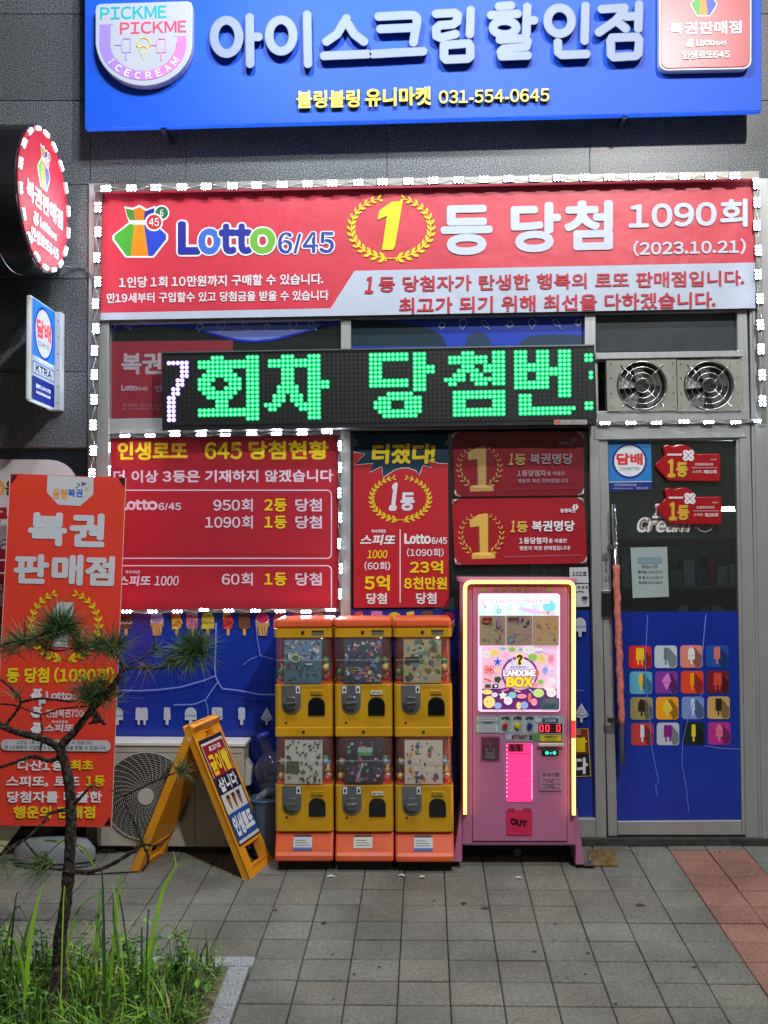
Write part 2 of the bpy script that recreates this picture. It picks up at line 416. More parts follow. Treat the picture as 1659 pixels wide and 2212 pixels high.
RED = (178, 24, 40); WHITE = (225, 228, 232); YEL = (232, 205, 25); BLUE = (16, 40, 165)
STEEL = pmat('brushed_steel', (178, 180, 180), .34, .55, .05, 9., bump=.03, bs=30, stretch=(6, 6, .35), rvar=.05)
STEELD = pmat('dull_steel', (135, 133, 128), .42, .8, .2, 6., bump=.05, bs=30, rvar=.1)
BLACKP = pmat('black_plastic', (18, 19, 21), .4, 0, .3, 20.)
DARK = pmat('dark_rubber', (14, 14, 15), .7, 0, .4, 30.)
WHITEP = pmat('white_plastic', (215, 218, 220), .35, 0, .06, 8.)
LEDW = emat('led_white', (.80, .88, 1.0), 330.)
LEDB = emat('led_blue_halo', (.26, .42, 1.0), 2.4)  # glowing ring that puts a bluish halo round each white LED
LEDR = emat('led_white_dim', (.80, .88, 1.0), 22.)
LEDH = pmat('led_housing', (14, 14, 17), .6, 0, .1, 20., spec=.1)
CLEAR = glassmat('clear_sleeve', (.88, .9, .92), .12)
# ================================================================ the shop building
def srgbmix(a, b, t): return tuple(a[i] + (b[i] - a[i]) * t for i in range(3))
granite = ramp_noise_mat('speckled_granite', [(.34, (26, 28, 32)), (.46, (58, 61, 66)), (.54, (92, 97, 101)), (.64, (150, 155, 158))], 165., .36, 5., .05, tone=(.9, .7, 1.1), attr=True)
rg0 = random.Random(2)
caulk = pmat('pale_caulk', (150, 152, 150), .8, 0, .3, 12.)
building = thing('shop_building', 'dark speckled granite shop front with steel framed windows and door under the blue sign', 'shop building')
# granite slabs: rows and columns read off the joints
mb = MB().mat(granite)
def slab(x0, y0, x1, y1, Y=0.):
    mb.pxprism([(x0 + 1, y1 - 1), (x1 - 1, y1 - 1), (x1 - 1, y0 + 1), (x0 + 1, y0 + 1)], Y, Y + .03, (rg0.uniform(.86, 1.12),) * 3)
rows = [-700, -514, -328, -142, 30, 217, 399]
for i in range(len(rows) - 1):
    xs = [-820, -395, 195, 402, 836, 1274, 1712, 2150] if i < 5 else [-820, -395, 195, 402, 836, 1274, 1712, 2150]
    for j in range(len(xs) - 1): slab(xs[j], rows[i], xs[j + 1], rows[i + 1])
for a, b in ((399, 602), (602, 803), (803, 967)):
    slab(-820, a, -395, b); slab(-395, a, 189, b)
for a, b in ((399, 640), (640, 900), (900, 1160), (1160, 1420), (1420, 1820)): slab(1712, a, 2150, b)
mb.build('granite_cladding', building)
mb = MB().mat(caulk)
mb.pxprism([(-830, 402), (2160, 402), (2160, -700), (-830, -700)], .012, .03)
mb.pxprism([(-830, 968), (191, 968), (191, 400), (-830, 400)], .012, .03)
mb.pxprism([(1710, 1830), (2160, 1830), (2160, 400), (1710, 400)], .012, .03)
mb.build('joint_sealant', building)
# dark recess with the neighbour's window, left of the shop
mb = MB().mat(pmat('dark_tinted_glass', (16, 20, 32), .12, 0, .2, 2.))
mb.pxprism([(-830, 1850), (190, 1850), (190, 966), (-830, 966)], .03, .06); mb.build('dark_window', building)
# steel surround and mullions
mb = MB().mat(STEEL)
def bar(x0, y0, x1, y1, Yf=.0, Yb=.07, sl=0.): mb.pxbox(x0, y0, x1, y1, Yf, Yb, sl)
mb.pxprism([(186, 1822), (236, 1822), (234, 396), (192, 396)], -.012, .08)     # left jamb behind the lights
mb.pxprism([(228, 700), (1640, 672), (1640, 380), (228, 402)], .012, .08)      # head behind the banner
bar(736, 690, 758, 762, .002); bar(736, 920, 757, 1820, .004); bar(1263, 676, 1287, 770, .002)
mb.pxprism([(228, 938), (1290, 920), (1290, 886), (228, 905)], .006, .08)      # transom
mb.pxprism([(232, 1822), (1290, 1822), (1290, 1768), (232, 1768)], .008, .08)  # bottom rail
mb.pxprism([(1286, 776), (1606, 770), (1606, 757), (1286, 762)], -.03, .06)
mb.pxprism([(1284, 950), (1612, 945), (1612, 884), (1284, 888)], -.004, .07)   # door head
mb.pxprism([(1288, 1822), (1311, 1822), (1291, 776), (1271, 776)], .0, .07)    # left door jamb
mb.pxprism([(1612, 1822), (1643, 1822), (1614, 668), (1592, 668)], .001, .07)  # right door jamb
mb.build('window_frame', building, .003)
mb = MB().mat(STEEL)
mb.pxprism([(1647, 1822), (1722, 1822), (1712, 384), (1620, 384)], -.018, .07)
mb.pxprism([(1640, 1822), (1648, 1822), (1620, 384), (1614, 384)], -.008, .07)
mb.build('steel_pilaster', building, .004)
mb = MB().mat(pmat('worn_threshold', (62, 62, 60), .7, .3, .4, 20., bump=.2))
mb.pxbox(1240, 1812, 1700, 1828, -.03, .1); mb.build('threshold', building, .003)
# interior, dim, behind the glass
mb = MB().mat(pmat('dim_interior_wall', (96, 108, 106), .9, 0, .3, 2.))
a = P(150, 400, .1); b = P(1720, 1850, .1)
x0, x1, z0, z1 = -1.9, 3.6, -.02, 3.7; y0, y1 = .09, 3.2
mb.quad((x0, y1, z0), (x1, y1, z0), (x1, y1, z1), (x0, y1, z1)); mb.quad((x0, y0, z0), (x0, y1, z0), (x0, y1, z1), (x0, y0, z1))
mb.quad((x1, y0, z0), (x1, y1, z0), (x1, y1, z1), (x1, y0, z1)); mb.quad((x0, y0, z1), (x1, y0, z1), (x1, y1, z1), (x0, y1, z1))
mb.quad((x0, y0, z0), (x1, y0, z0), (x1, y1, z0), (x0, y1, z0)); mb.build('interior_room', building)
GLASS = hazy('window_glass', (.66, .78, .76), .012, .02, 1.7)
for nm, pts in (('window_pane', [(232, 906), (737, 895), (737, 690), (232, 697)]), ('window_pane', [(757, 895), (1264, 888), (1264, 676), (757, 686)]),
                ('window_pane', [(757, 1322), (1273, 1322), (1270, 922), (757, 930)]), ('window_pane', [(232, 1322), (737, 1322), (737, 930), (232, 936)])):
    mb = MB().mat(GLASS); mb.pxprism(pts, .05, .056); mb.build(nm, building)
mb = MB().mat(pmat('smoked_pane', (60, 64, 70), .25, 0, .25, 4.)); mb.pxprism([(1286, 760), (1606, 757), (1606, 668), (1286, 676)], .04, .05); mb.build('window_pane', building)
# blue printed film on the lower panes, with its icons and creases
film = pmat('blue_window_film', (22, 50, 150), .22, 0, .12, 1.4, bump=.05, bs=4.)
def popsicle(pr, k, cx, cy, w, h, c, c2, bg, stick, l=None):
    s = lambda *a: pr.poly(list(a), c, l)
    def st(x, ww=.16): pr.rrect(x - w * ww / 2, cy + h * .12, x + w * ww / 2, cy + h * .5, w * .07, stick)
    if k == 'double':
        st(cx - w * .2); st(cx + w * .2)
        pr.poly([(cx - w * .42, cy + h * .22), (cx - w * .40, cy - h * .42), (cx - w * .3, cy - h * .5), (cx - w * .12, cy - h * .5), (cx, cy - h * .44), (cx + w * .12, cy - h * .5), (cx + w * .3, cy - h * .5), (cx + w * .40, cy - h * .42), (cx + w * .42, cy + h * .22)], c)
    elif k == 'bar':
        st(cx, .2); pr.poly([(cx - w * .24, cy + h * .2), (cx - w * .2, cy - h * .5), (cx + w * .2, cy - h * .5), (cx + w * .24, cy + h * .2)], c)
    elif k == 'slim':
        st(cx, .2); pr.rrect(cx - w * .23, cy - h * .5, cx + w * .23, cy + h * .22, w * .12, c)
    elif k in ('dome', 'dip'):
        st(cx, .22); pr.poly([(cx - w * .4, cy + h * .22)] + [(cx - w * .4 * math.cos(math.pi * i / 12), cy - h * .14 - h * .36 * math.sin(math.pi * i / 12)) for i in range(13)] + [(cx + w * .4, cy + h * .22)], c)
        pr.line([(cx - w * .4 + w * .8 * i / 10, cy - h * .02 + h * .05 * math.sin(i * 1.9)) for i in range(11)], w * .05, c2)
    elif k == 'block':
        st(cx, .2); pr.rrect(cx - w * .36, cy - h * .5, cx + w * .36, cy + h * .22, w * .12, c)
        if c2:
            for u, v in ((-.15, -.35), (.12, -.25), (-.05, -.12), (.18, .02), (-.2, .05)): pr.rect(cx + u * w, cy + v * h, cx + (u + .09) * w, cy + (v + .04) * h, c2)
    elif k == 'melon':
        st(cx, .18); pr.poly([(cx, cy - h * .5), (cx + w * .5, cy + h * .12), (cx + w * .25, cy + h * .24), (cx, cy + h * .28), (cx - w * .25, cy + h * .24), (cx - w * .5, cy + h * .12)], c)
        pr.line([(cx - w * .45, cy + h * .06), (cx, cy + h * .17), (cx + w * .45, cy + h * .06)], w * .05, c2)
        for u, v in ((-.05, -.15), (.1, -.05), (-.15, .0)): pr.ell(cx + u * w, cy + v * h, w * .035, h * .04, c2)
    elif k == 'cone':
        pr.poly([(cx - w * .36, cy + h * .02), (cx + w * .36, cy + h * .02), (cx, cy + h * .5)], c)
        pr.ell(cx, cy - h * .06, w * .42, h * .14, c); pr.ell(cx + w * .03, cy - h * .22, w * .3, h * .13, c); pr.ell(cx + w * .1, cy - h * .37, w * .17, h * .12, c)
        pr.line([(cx - w * .36, cy + h * .03), (cx + w * .36, cy + h * .03)], w * .04, c2)
    elif k == 'tub':
        pr.poly([(cx - w * .38, cy), (cx + w * .38, cy), (cx + w * .26, cy + h * .5), (cx - w * .26, cy + h * .5)], stick)
        pr.ell(cx, cy - h * .18, w * .42, h * .26, WHITE); pr.ell(cx, cy - h * .24, w * .42, h * .22, c)
        pr.rect(cx - w * .44, cy - h * .03, cx + w * .44, cy + h * .1, (190, 140, 80), 0)
        for u in (-.2, .02, .2): pr.line([(cx + u * w - w * .08, cy + h * .12), (cx + u * w, cy + h * .48)], w * .06, (120, 80, 50))
    elif k == 'split':
        st(cx, .18)
        pr.poly([(cx - w * .34, cy - h * .45), (cx + w * .1, cy - h * .5), (cx + w * .38, cy - h * .02), (cx + w * .2, cy + h * .2), (cx - w * .3, cy + h * .24)], c)
        pr.poly([(cx - w * .34, cy - h * .45), (cx + w * .1, cy - h * .5), (cx + w * .16, cy - h * .4), (cx - w * .34, cy - h * .2)], c2)
        pr.line([(cx - w * .1, cy - h * .02), (cx + w * .05, cy - h * .1), (cx + w * .34, cy + h * .06)], w * .07, (30, 25, 60))
        pr.line([(cx - w * .3, cy + h * .12), (cx, cy + h * .02), (cx + w * .12, cy + h * .14)], w * .06, (30, 25, 60))
for pts in ([(232, 1772), (737, 1772), (737, 1316), (232, 1316)], [(757, 1772), (986, 1772), (986, 1316), (757, 1316)], [(986, 1772), (1287, 1772), (1274, 1318), (986, 1317)]):
    mb = MB().mat(film); mb.pxprism(pts, .044, .0495); mb.build('printed_film', building)
pr = Print(flat(.043), .4)
kinds = [('split', (225, 170, 40), (225, 80, 60)), ('dip', (90, 62, 40), WHITE), ('tub', (165, 140, 215), WHITE), ('split', (225, 170, 40), (225, 80, 60)), ('block', (205, 110, 150), (40, 30, 60)), ('dome', (215, 190, 60), (60, 50, 30)),
         ('split', (215, 60, 55), (235, 170, 60)), ('block', (110, 72, 48), (60, 40, 30)), ('tub', (195, 45, 110), WHITE), ('dome', (200, 70, 90), (60, 30, 40)), ('split', (225, 170, 40), (170, 60, 150)), ('tub', (160, 140, 210), WHITE)]
for i, x in enumerate([243, 272, 339, 382, 415, 449, 493, 528, 567, 604, 645, 690]):
    k, c, c2 = kinds[i]; popsicle(pr, k, x, 1347, 34, 52, c, c2, BLUE, (190, 150, 90))
for i, x in enumerate([778, 814, 852, 890, 923, 968]):
    k, c, c2 = [('split', (225, 165, 35), (215, 70, 60)), ('block', (205, 120, 185), (50, 30, 70)), ('tub', (220, 185, 40), WHITE), ('split', (220, 75, 55), (230, 190, 50)), ('block', (112, 76, 52), (60, 40, 30)), ('tub', (190, 40, 100), WHITE)][i]
    popsicle(pr, k, x, 1347, 34, 54, c, c2, BLUE, (190, 150, 90))
for k, x in (('dip', 253), ('double', 306), ('bar', 361), ('dip', 412), ('block', 469), ('slim', 522), ('melon', 576)):
    popsicle(pr, k, x, 1547, 32 if k != 'melon' else 26, 38, (178, 186, 200), (40, 60, 140), BLUE, (178, 186, 200))
for k, x in (('dome', 1247), ('melon', 1250)):
    popsicle(pr, k, x + 6, 1355 if k == 'dome' else 1540, 32, 42, (178, 186, 200), (40, 60, 140), BLUE, (178, 186, 200))
CR = (120, 140, 215)
for pts, w in (([(467, 1346), (466, 1400), (464, 1440), (466, 1462), (472, 1474), (480, 1487), (520, 1492), (560, 1500), (598, 1500)], 3.2), ([(464, 1460), (440, 1470), (390, 1484), (340, 1490), (300, 1492), (250, 1491)], 3.),
               ([(470, 1474), (457, 1492), (444, 1512), (420, 1521), (375, 1523)], 2.4), ([(444, 1514), (449, 1530), (450, 1560)], 1.6), ([(552, 1340), (556, 1380), (562, 1416), (590, 1424)], 1.6), ([(556, 1418), (540, 1424), (525, 1436)], 1.2),
               ([(1245, 1490), (1262, 1492)], 1.2), ([(985, 1464), (960, 1462)], 1.2)):
    pr.line(pts, w, CR)
pr.build('film_printing', building)
# upper panes: printed waves
pr = Print(flat(.049), .35)
wv = [(235, 716), (270, 708), (310, 703), (345, 702), (385, 705), (420, 711), (450, 719), (480, 728), (515, 735), (550, 738), (590, 734), (630, 725), (680, 711), (736, 697)]
pr.poly([(234, 690)] + [(736, 684)] + list(reversed(wv)), (24, 52, 150))
pr.poly([(420, 709), (450, 704), (530, 703), (640, 702), (700, 700), (680, 709), (630, 722), (590, 731), (550, 735), (515, 732), (480, 725), (450, 716)], (105, 122, 190))
pr.line(wv, 3, (18, 50, 190))
pr.poly([(758, 752), (1263, 745), (1263, 676), (758, 688)], (24, 60, 175))
pr.poly([(758, 748), (758, 692), (800, 690), (850, 694), (900, 702), (935, 712), (955, 725), (965, 748)], (22, 48, 62))
pr.poly([(1005, 748), (1008, 730), (1018, 720), (1034, 716), (1048, 720), (1058, 732), (1060, 748)], (30, 58, 84))
pr.poly([(1120, 748), (1128, 734), (1145, 725), (1190, 722), (1263, 724), (1263, 746)], (30, 58, 84))
ic = (150, 165, 205)
for i, (x, y) in enumerate([(241, 708), (275, 702), (432, 706), (478, 705), (532, 706), (577, 706), (633, 703), (675, 702), (955, 702), (1000, 700), (1048, 700), (1102, 700), (1150, 699), (1203, 698), (1250, 696)]):
    if i % 3 == 0: pr.band(x, y - 3, 7, 9, ic, 150, 390, .9); pr.line([(x - 8, y), (x - 2, y + 12)], 1.6, ic); pr.line([(x + 8, y), (x - 2, y + 12)], 1.6, ic)
    elif i % 3 == 1: pr.line([(x - 9, y - 6), (x - 2, y - 9), (x + 7, y + 3), (x + 3, y + 8), (x - 6, y + 1), (x - 9, y - 6)], 1.6, ic); pr.line([(x + 5, y + 6), (x + 9, y + 12)], 2.4, ic)
    else: pr.band(x, y, 5, 7, ic, 0, 360); pr.line([(x - 10, y + 2), (x - 2, y + 10), (x + 9, y - 2)], 1.6, ic)
pr.build('wave_printing', building)
# things seen through the glass
mb = MB().mat(pmat('pale_freezer', (150, 160, 166), .4, 0, .1, 3.)); mb.box(1.15, 1.3, 0, 2.15, 2.0, .95); mb.build('interior_freezer', building, .02)
for k, (xa, xb) in enumerate(((.7, 1.5), (1.6, 2.6))):
    mb = MB().mat(pmat('shelf_grey', (110, 116, 118), .5)); 
    for z in (.5, .9, 1.3, 1.7): mb.box(xa, 2.6, z, xb, 3.0, z + .025)
    mb.box(xa, 2.98, .1, xb, 3.02, 2.); rr0 = random.Random(k)
    for z in (.525, .925, 1.325):
        x = xa + .03
        while x < xb - .1:
            w = rr0.uniform(.05, .11); mb.mat(pmat('packet', rr0.choice([(170, 60, 60), (60, 90, 150), (190, 160, 70), (90, 140, 100), (180, 180, 180)]), .5)); mb.box(x, 2.62, z, x + w, 2.8, z + rr0.uniform(.12, .26)); x += w + .012
    mb.build('interior_shelf', building)
for x0, x1 in ((765, 830), (852, 982), (1062, 1140)):
    mb = MB().mat(pmat('grey_cabinet', (120, 122, 122), .6, 0, .15, 3.)); mb.pxprism([(x0, 1330), (x1, 1330), (x1, 1200), (x0, 1200)], .25, .5)
    mb.build('interior_cabinet', building)

# ---------------------------------------------------------------- the door
door = MB().mat(STEEL)
def dp(pts, Yf=.012, Yb=.06): door.pxprism(pts, Yf, Yb)
dp([(1314, 1806), (1334, 1806), (1313, 948), (1293, 950)]); dp([(1603, 1804), (1634, 1804), (1612, 945), (1590, 945)])
dp([(1313.5, 951), (1590, 951), (1590, 925), (1313, 927)], .013); dp([(1334.5, 1804), (1603, 1804), (1602, 1772), (1334, 1774)], .013)
door = door.build('door', building, .003)
mb = MB().mat(GLASS); mb.pxprism([(1318, 1325), (1602, 1325), (1592, 950), (1312, 950)], .034, .04); mb.build('glass_pane', door)
mb = MB().mat(film); mb.pxprism([(1332, 1773), (1603, 1772), (1597, 1321), (1321, 1322)], .026, .0335); mb.build('printed_film', door)
pr = Print(flat(.025), .4)
for pts, w in (([(1525, 1327), (1520, 1380), (1515, 1440)], 2.6), ([(1399, 1328), (1397, 1370), (1394, 1420), (1395, 1470), (1404, 1560), (1407, 1610), (1415, 1650), (1423, 1690), (1416, 1697), (1420, 1720)], 1.8),
               ([(1522, 1495), (1500, 1515), (1488, 1545), (1475, 1600), (1473, 1650), (1482, 1700), (1488, 1755)], 1.6), ([(1522, 1611), (1560, 1617), (1606, 1618)], 2.)):
    pr.line([(x, y) for x, y in pts], w, (96, 120, 205))
pr.build('film_crease', door)
mb = MB().mat(pmat('polished_steel', (190, 190, 190), .12, 1., .05))
hb = P(1326, 1089, -.05); he = P(1346, 1652, -.05)
mb.tube([hb, he], .0125, 14)
for y in (1183, 1556):
    a = P(1312, y, .012); t = (y - 1089) / (1652 - 1089.); c = hb.lerp(he, t); mb.tube([(c.x, c.y, c.z), (a.x, .02, c.z)], .009, 8); mb.box(min(a.x, c.x) - .012, -.062, c.z - .012, c.x + .006, -.04, c.z + .012)
mb.build('handle', door)
wrapm = pmat('pink_knit_wrap', (214, 120, 104), .95, 0, .35, 60., bump=.8, bs=160.)
mb = MB().mat(wrapm); N = 40; pts = []; rr = []
for i in range(N + 1):
    t = .235 + (.845 - .235) * i / N; c = hb.lerp(he, t); pts.append((c.x + .002 * math.sin(i * .9), c.y, c.z)); rr.append(.0178 + .002 * math.sin(i * 1.7))
mb.tube(pts, rr, 14); mb.build('handle_wrap', door)
mb = MB().mat(BLACKP); mb.pxbox(1300, 1280, 1321, 1332, -.012, .012); mb.mat(STEELD); mb.pxbox(1300, 1275, 1321, 1279, -.014, .012); mb.build('lock_box', door, .002)
pr = Print(flat(.011), .5); pr.text('밀\n세\n요', 1306, 1206, 1312, 1256, (40, 42, 46), .0); pr.text('당김', 1280, 1290, 1290, 1297, (40, 42, 46), 0.); pr.build('push_lettering', door)

# ---------------------------------------------------------------- exhaust fans
fanp = pmat('cream_metal', (140, 138, 128), .45, 0, .12, 7., rvar=.1)
for i, (x0, x1, cx, lab) in enumerate(((1312, 1462, 1387, 'square grey exhaust fan above the door, the one beside the green display'), (1463, 1600, 1532, 'square grey exhaust fan above the door, the one beside the steel pilaster'))):
    t = thing('exhaust_fan', lab, 'fan', P(cx, 834, 0), 'exhaust fans above the door')
    c = P(cx, 833, -.02); R = 55 * 5.7 / F
    mb = MB().mat(fanp); a = P(x0, 888, -.02); b = P(x1, 776, -.02); n = 32
    sq = []
    for k in range(n):
        an = 2 * math.pi * k / n; ca, sa = math.cos(an), math.sin(an); q = 1 / max(abs(ca), abs(sa))
        sq.append((c.x + (b.x - c.x if ca > 0 else c.x - a.x) * ca * q, -.02, c.z + (b.z - c.z if sa > 0 else c.z - a.z) * sa * q))
    cir = [(c.x + R * math.cos(2 * math.pi * k / n), -.02, c.z + R * math.sin(2 * math.pi * k / n)) for k in range(n)]
    mb.add(sq + cir + [(p[0], .04, p[2]) for p in sq] + [(p[0], .06, p[2]) for p in cir], [(k, (k + 1) % n, n + (k + 1) % n, n + k) for k in range(n)] + [(k, 2 * n + k, 2 * n + (k + 1) % n, (k + 1) % n) for k in range(n)] + [(n + k, n + (k + 1) % n, 3 * n + (k + 1) % n, 3 * n + k) for k in range(n)])
    mb.mat(DARK)
    for u in (-.9, .9):
        for v in (-.85, -.3, .3, .85): mb.disc((c.x + u * (b.x - c.x) * .98, -.0225, c.z + v * (b.z - c.z)), .004, n=8)
    mb.build('mounting_plate', t)
    mb = MB().mat(pmat('fan_black', (40, 40, 40), .35, 0, .2)); mb.disc((c.x, .05, c.z), R, n=28)
    mb.disc((c.x, -.0, c.z), R * .24, n=18, depth=.05); mb.build('motor', t)
    mb = MB().mat(pmat('fan_blade_grey', (120, 122, 120), .3, .2, .1))
    for k in range(5):
        an = 2 * math.pi * k / 5 + .3; w = .42
        q = [(c.x + r * math.cos(an + o), .03 + d, c.z + r * math.sin(an + o)) for r, o, d in ((R * .22, -.3, .012), (R * .9, -.25, .014), (R * .92, w, -.012), (R * .22, .5, -.012))]
        mb.prism(q, (0, .003, 0))
    mb.build('fan_blade', t)
    mb = MB().mat(pmat('chrome_wire', (200, 200, 195), .25, 1., .05))
    for rr_ in (.28, .5, .73, .95): mb.ring((c.x, -.03, c.z), R * rr_, .0028, n=36)
    for k in range(4):
        an = math.pi / 4 + k * math.pi / 2; mb.tube([(c.x + R * .2 * math.cos(an), -.033, c.z + R * .2 * math.sin(an)), (c.x + R * 1.18 * math.cos(an), -.026, c.z + R * 1.18 * math.sin(an))], .003, 6)
    mb.build('wire_guard', t)
# ---------------------------------------------------------------- the big blue sign
SY = -.20
sign = thing('shop_sign', 'wide bright blue shop sign with raised white letters and yellow phone number', 'sign', P(915, 278, -.1))
blue = pmat('blue_sign_paint', (16, 84, 212), .5, 0, .05, 1.5, bump=.02, bs=4., spec=.3)
mb = MB().mat(blue); mb.pxprism([(183, 277), (1645, 239), (1645, -75), (183, -75)], SY, SY + .05); mb.build('sign_panel', sign, .004)
for x, y in ((352, 276), (1352, 248)):
    mb = MB().mat(pmat('dark_bracket', (40, 44, 60), .5, .6, .2))
    a = P(x, y, SY); mb.box(a.x - .014, SY + .02, a.z - .012, a.x + .006, .0, a.z + .02)
    mb.build('mounting_bracket', sign)
lm = pmat('white_acrylic', (132, 145, 172), .45, 0, .03, 4., spec=.35)
LW = 20.
import numpy as np
def contour(sts, r, step=1.25):
    """outline of a union of round ended strokes, traced on a grid"""
    segs = []
    for st in sts:
        if st[0] == 'o':
            _, cx, cy, rx, ry = st; st = [(cx + rx * math.cos(k * math.pi / 18), cy + ry * math.sin(k * math.pi / 18)) for k in range(37)]
        segs += list(zip(st[:-1], st[1:]))
    A = np.array([q[0] for q in segs], float); B = np.array([q[1] for q in segs], float)
    lo = np.minimum(A, B).min(0) - r - 4; hi = np.maximum(A, B).max(0) + r + 4
    X, Y = np.meshgrid(np.arange(lo[0], hi[0], step), np.arange(lo[1], hi[1], step)); D = np.full(X.shape, 1e9)
    for a, b in zip(A, B):
        d = b - a; l = max(1e-9, d @ d); t = np.clip(((X - a[0]) * d[0] + (Y - a[1]) * d[1]) / l, 0, 1)
        D = np.minimum(D, np.hypot(X - a[0] - t * d[0], Y - a[1] - t * d[1]))
    D = D - r; D[np.abs(D) < 1e-6] = 1e-6; nxt = {}
    H, Wd = D.shape
    def ed(i, j, k, l):
        t = D[i, j] / (D[i, j] - D[k, l]); return (X[i, j] + t * (X[k, l] - X[i, j]), Y[i, j] + t * (Y[k, l] - Y[i, j]))
    for i in range(H - 1):
        for j in range(Wd - 1):
            c = ((i, j), (i, j + 1), (i + 1, j + 1), (i + 1, j)); sg = [D[q] < 0 for q in c]
            if all(sg) or not any(sg): continue
            ins = []; outs = []
            for k in range(4):
                a, b = c[k], c[(k + 1) % 4]
                if sg[k] != sg[(k + 1) % 4]:
                    key = (min(a, b), max(a, b)); (outs if sg[k] else ins).append(key)
            for a, b in zip(outs, ins): nxt[a] = b
    loops = []
    while nxt:
        st = next(iter(nxt)); cur = st; lp = []
        while cur in nxt:
            lp.append(ed(*cur[0], *cur[1])); cur = nxt.pop(cur)
        if len(lp) > 6: loops.append(lp)
    return loops
def letter(sts):
    c = bpy.data.curves.new('t', 'CURVE'); c.dimensions = '2D'; c.fill_mode = 'BOTH'; c.extrude = 5.; c.bevel_depth = 2.; c.bevel_resolution = 2
    for lp in contour(sts, LW / 2 - 2., 1.6):
        sp = c.splines.new('POLY'); sp.points.add(len(lp) - 1); sp.use_cyclic_u = True
        for q, (x, y) in zip(sp.points, lp): q.co = (x, y, 0, 1)
    o = bpy.data.objects.new('t', c); me = o.to_mesh(); mb = MB().mat(lm); mb.smooth = False
    mb.add([P(v.co.x, v.co.y, SY - .030 - v.co.z * .0026) for v in me.vertices], [tuple(q.vertices) for q in me.polygons])
    o.to_mesh_clear(); bpy.data.objects.remove(o); bpy.data.curves.remove(c)
    mb.build('channel_letter', sign)
def arcp(x0, y0, x1, y1, x2, y2, n=5):
    return [((1 - t) ** 2 * x0 + 2 * t * (1 - t) * x1 + t * t * x2, (1 - t) ** 2 * y0 + 2 * t * (1 - t) * y1 + t * t * y2) for t in [i / n for i in range(n + 1)]]
letter([('o', 489, 80, 27, 36), [(539, 38), (540, 138)], [(541, 80), (558, 80)]])
letter([('o', 607, 77, 26, 34), [(663, 32), (665, 138)]])
letter([[(705, 90), (728, 74), (748, 40)], [(752, 52), (765, 74), (786, 90)], [(700, 121), (794, 117)]])
letter([[(818, 36), (880, 33)] + arcp(890, 33, 902, 34, 901, 46, 4) + [(893, 92)], [(822, 63), (892, 60)], [(806, 117), (914, 111)]])
letter([[(942, 30), (982, 28), (989, 33), (987, 47), (978, 53), (950, 55), (942, 62), (943, 78), (952, 82), (984, 74)], [(1017, 22), (1015, 74)], [(960, 98), (1012, 94), (1016, 101), (1016, 122), (1010, 127), (964, 129), (959, 124), (959, 98)]])
letter([[(1078, 14), (1104, 12)], [(1061, 33), (1118, 30)], ('o', 1090, 60, 25, 15), [(1139, 15), (1137, 74)], [(1141, 45), (1154, 44)], [(1080, 86), (1136, 83), (1140, 90), (1137, 101), (1088, 106), (1082, 112), (1084, 122), (1140, 120)]])
letter([('o', 1209, 45, 26, 28), [(1265, 13), (1263, 88)], [(1205, 92), (1206, 113), (1214, 119), (1267, 117)]])
letter([[(1300, 20), (1349, 17), (1348, 24), (1330, 45), (1294, 70)], [(1332, 46), (1352, 62)], [(1381, 10), (1379, 62)], [(1352, 36), (1374, 35)], [(1322, 82), (1376, 80), (1381, 87), (1379, 116), (1373, 121), (1326, 124), (1320, 118), (1319, 88)]])
# yellow name and phone number
ym = pmat('yellow_acrylic', (235, 205, 10), .35, 0, .04, 4.)
def raised(t, x0, y0, x1, y1, bold, yb, thick, sl, m, parent, name):
    vs, fs = glyphs(t, bold, .03, .0); mb = MB().mat(m); ze = max(abs(v[2]) for v in vs) or 1
    e = bold * (y1 - y0)
    for j, (ox, oy) in enumerate(((0, 0), (1, 0), (-1, 0), (0, 1), (0, -1), (.7, .7), (-.7, .7), (.7, -.7), (-.7, -.7))):
        mb.add([P(x0 + ox * e + u * (x1 - x0), y1 + oy * e - v * (y1 - y0) + sl * u * (x1 - x0), yb - (thick + j * .0002) * (.5 + .5 * w / ze)) for u, v, w in vs], fs)
    mb.build(name, parent)
raised('블링블링', 642, 197, 776, 233, .035, SY - .003, .022, -.02, ym, sign, 'raised_lettering')
raised('유니마켓', 790, 192, 930, 230, .035, SY - .003, .022, -.03, ym, sign, 'raised_lettering')
raised('031-554-0645', 949, 196, 1186, 223, .025, SY - .003, .022, -.02, ym, sign, 'raised_lettering')
# shield badge
mb = MB().mat(pmat('white_sign_face', (176, 180, 194), .35, 0, .03))
bd = [(206, 20), (208, 12), (216, 8), (404, 2), (413, 5), (416, 14), (415, 92)] + [(311 + 104 * math.cos(math.radians(a)), 92 + 93 * math.sin(math.radians(a))) for a in range(5, 176, 9)] + [(206, 96)]
mb.pxprism(list(reversed(bd)), SY - .06, SY - .006); badge = mb.build('shield_badge', sign, .004)
pr = Print(flat(SY - .06), .4)
pr.text('PICKME', 216, 15, 360, 43, (20, 170, 180), .02, -.03); pr.text('PICKME', 259, 48, 403, 74, (225, 70, 105), .02, -.03)
lil = [srgbmix((225, 120, 185), (150, 130, 225), i / 9) for i in range(10)]
pr.poly([(215, 53), (246, 52), (239, 54), (239, 95), (215, 95)], (150, 130, 225)); pr.poly([(372, 78), (402, 77), (402, 95), (383, 95), (383, 79)], (228, 125, 190))
pr.band(309, 92, 71, 94, lil, 0, 180, .86)
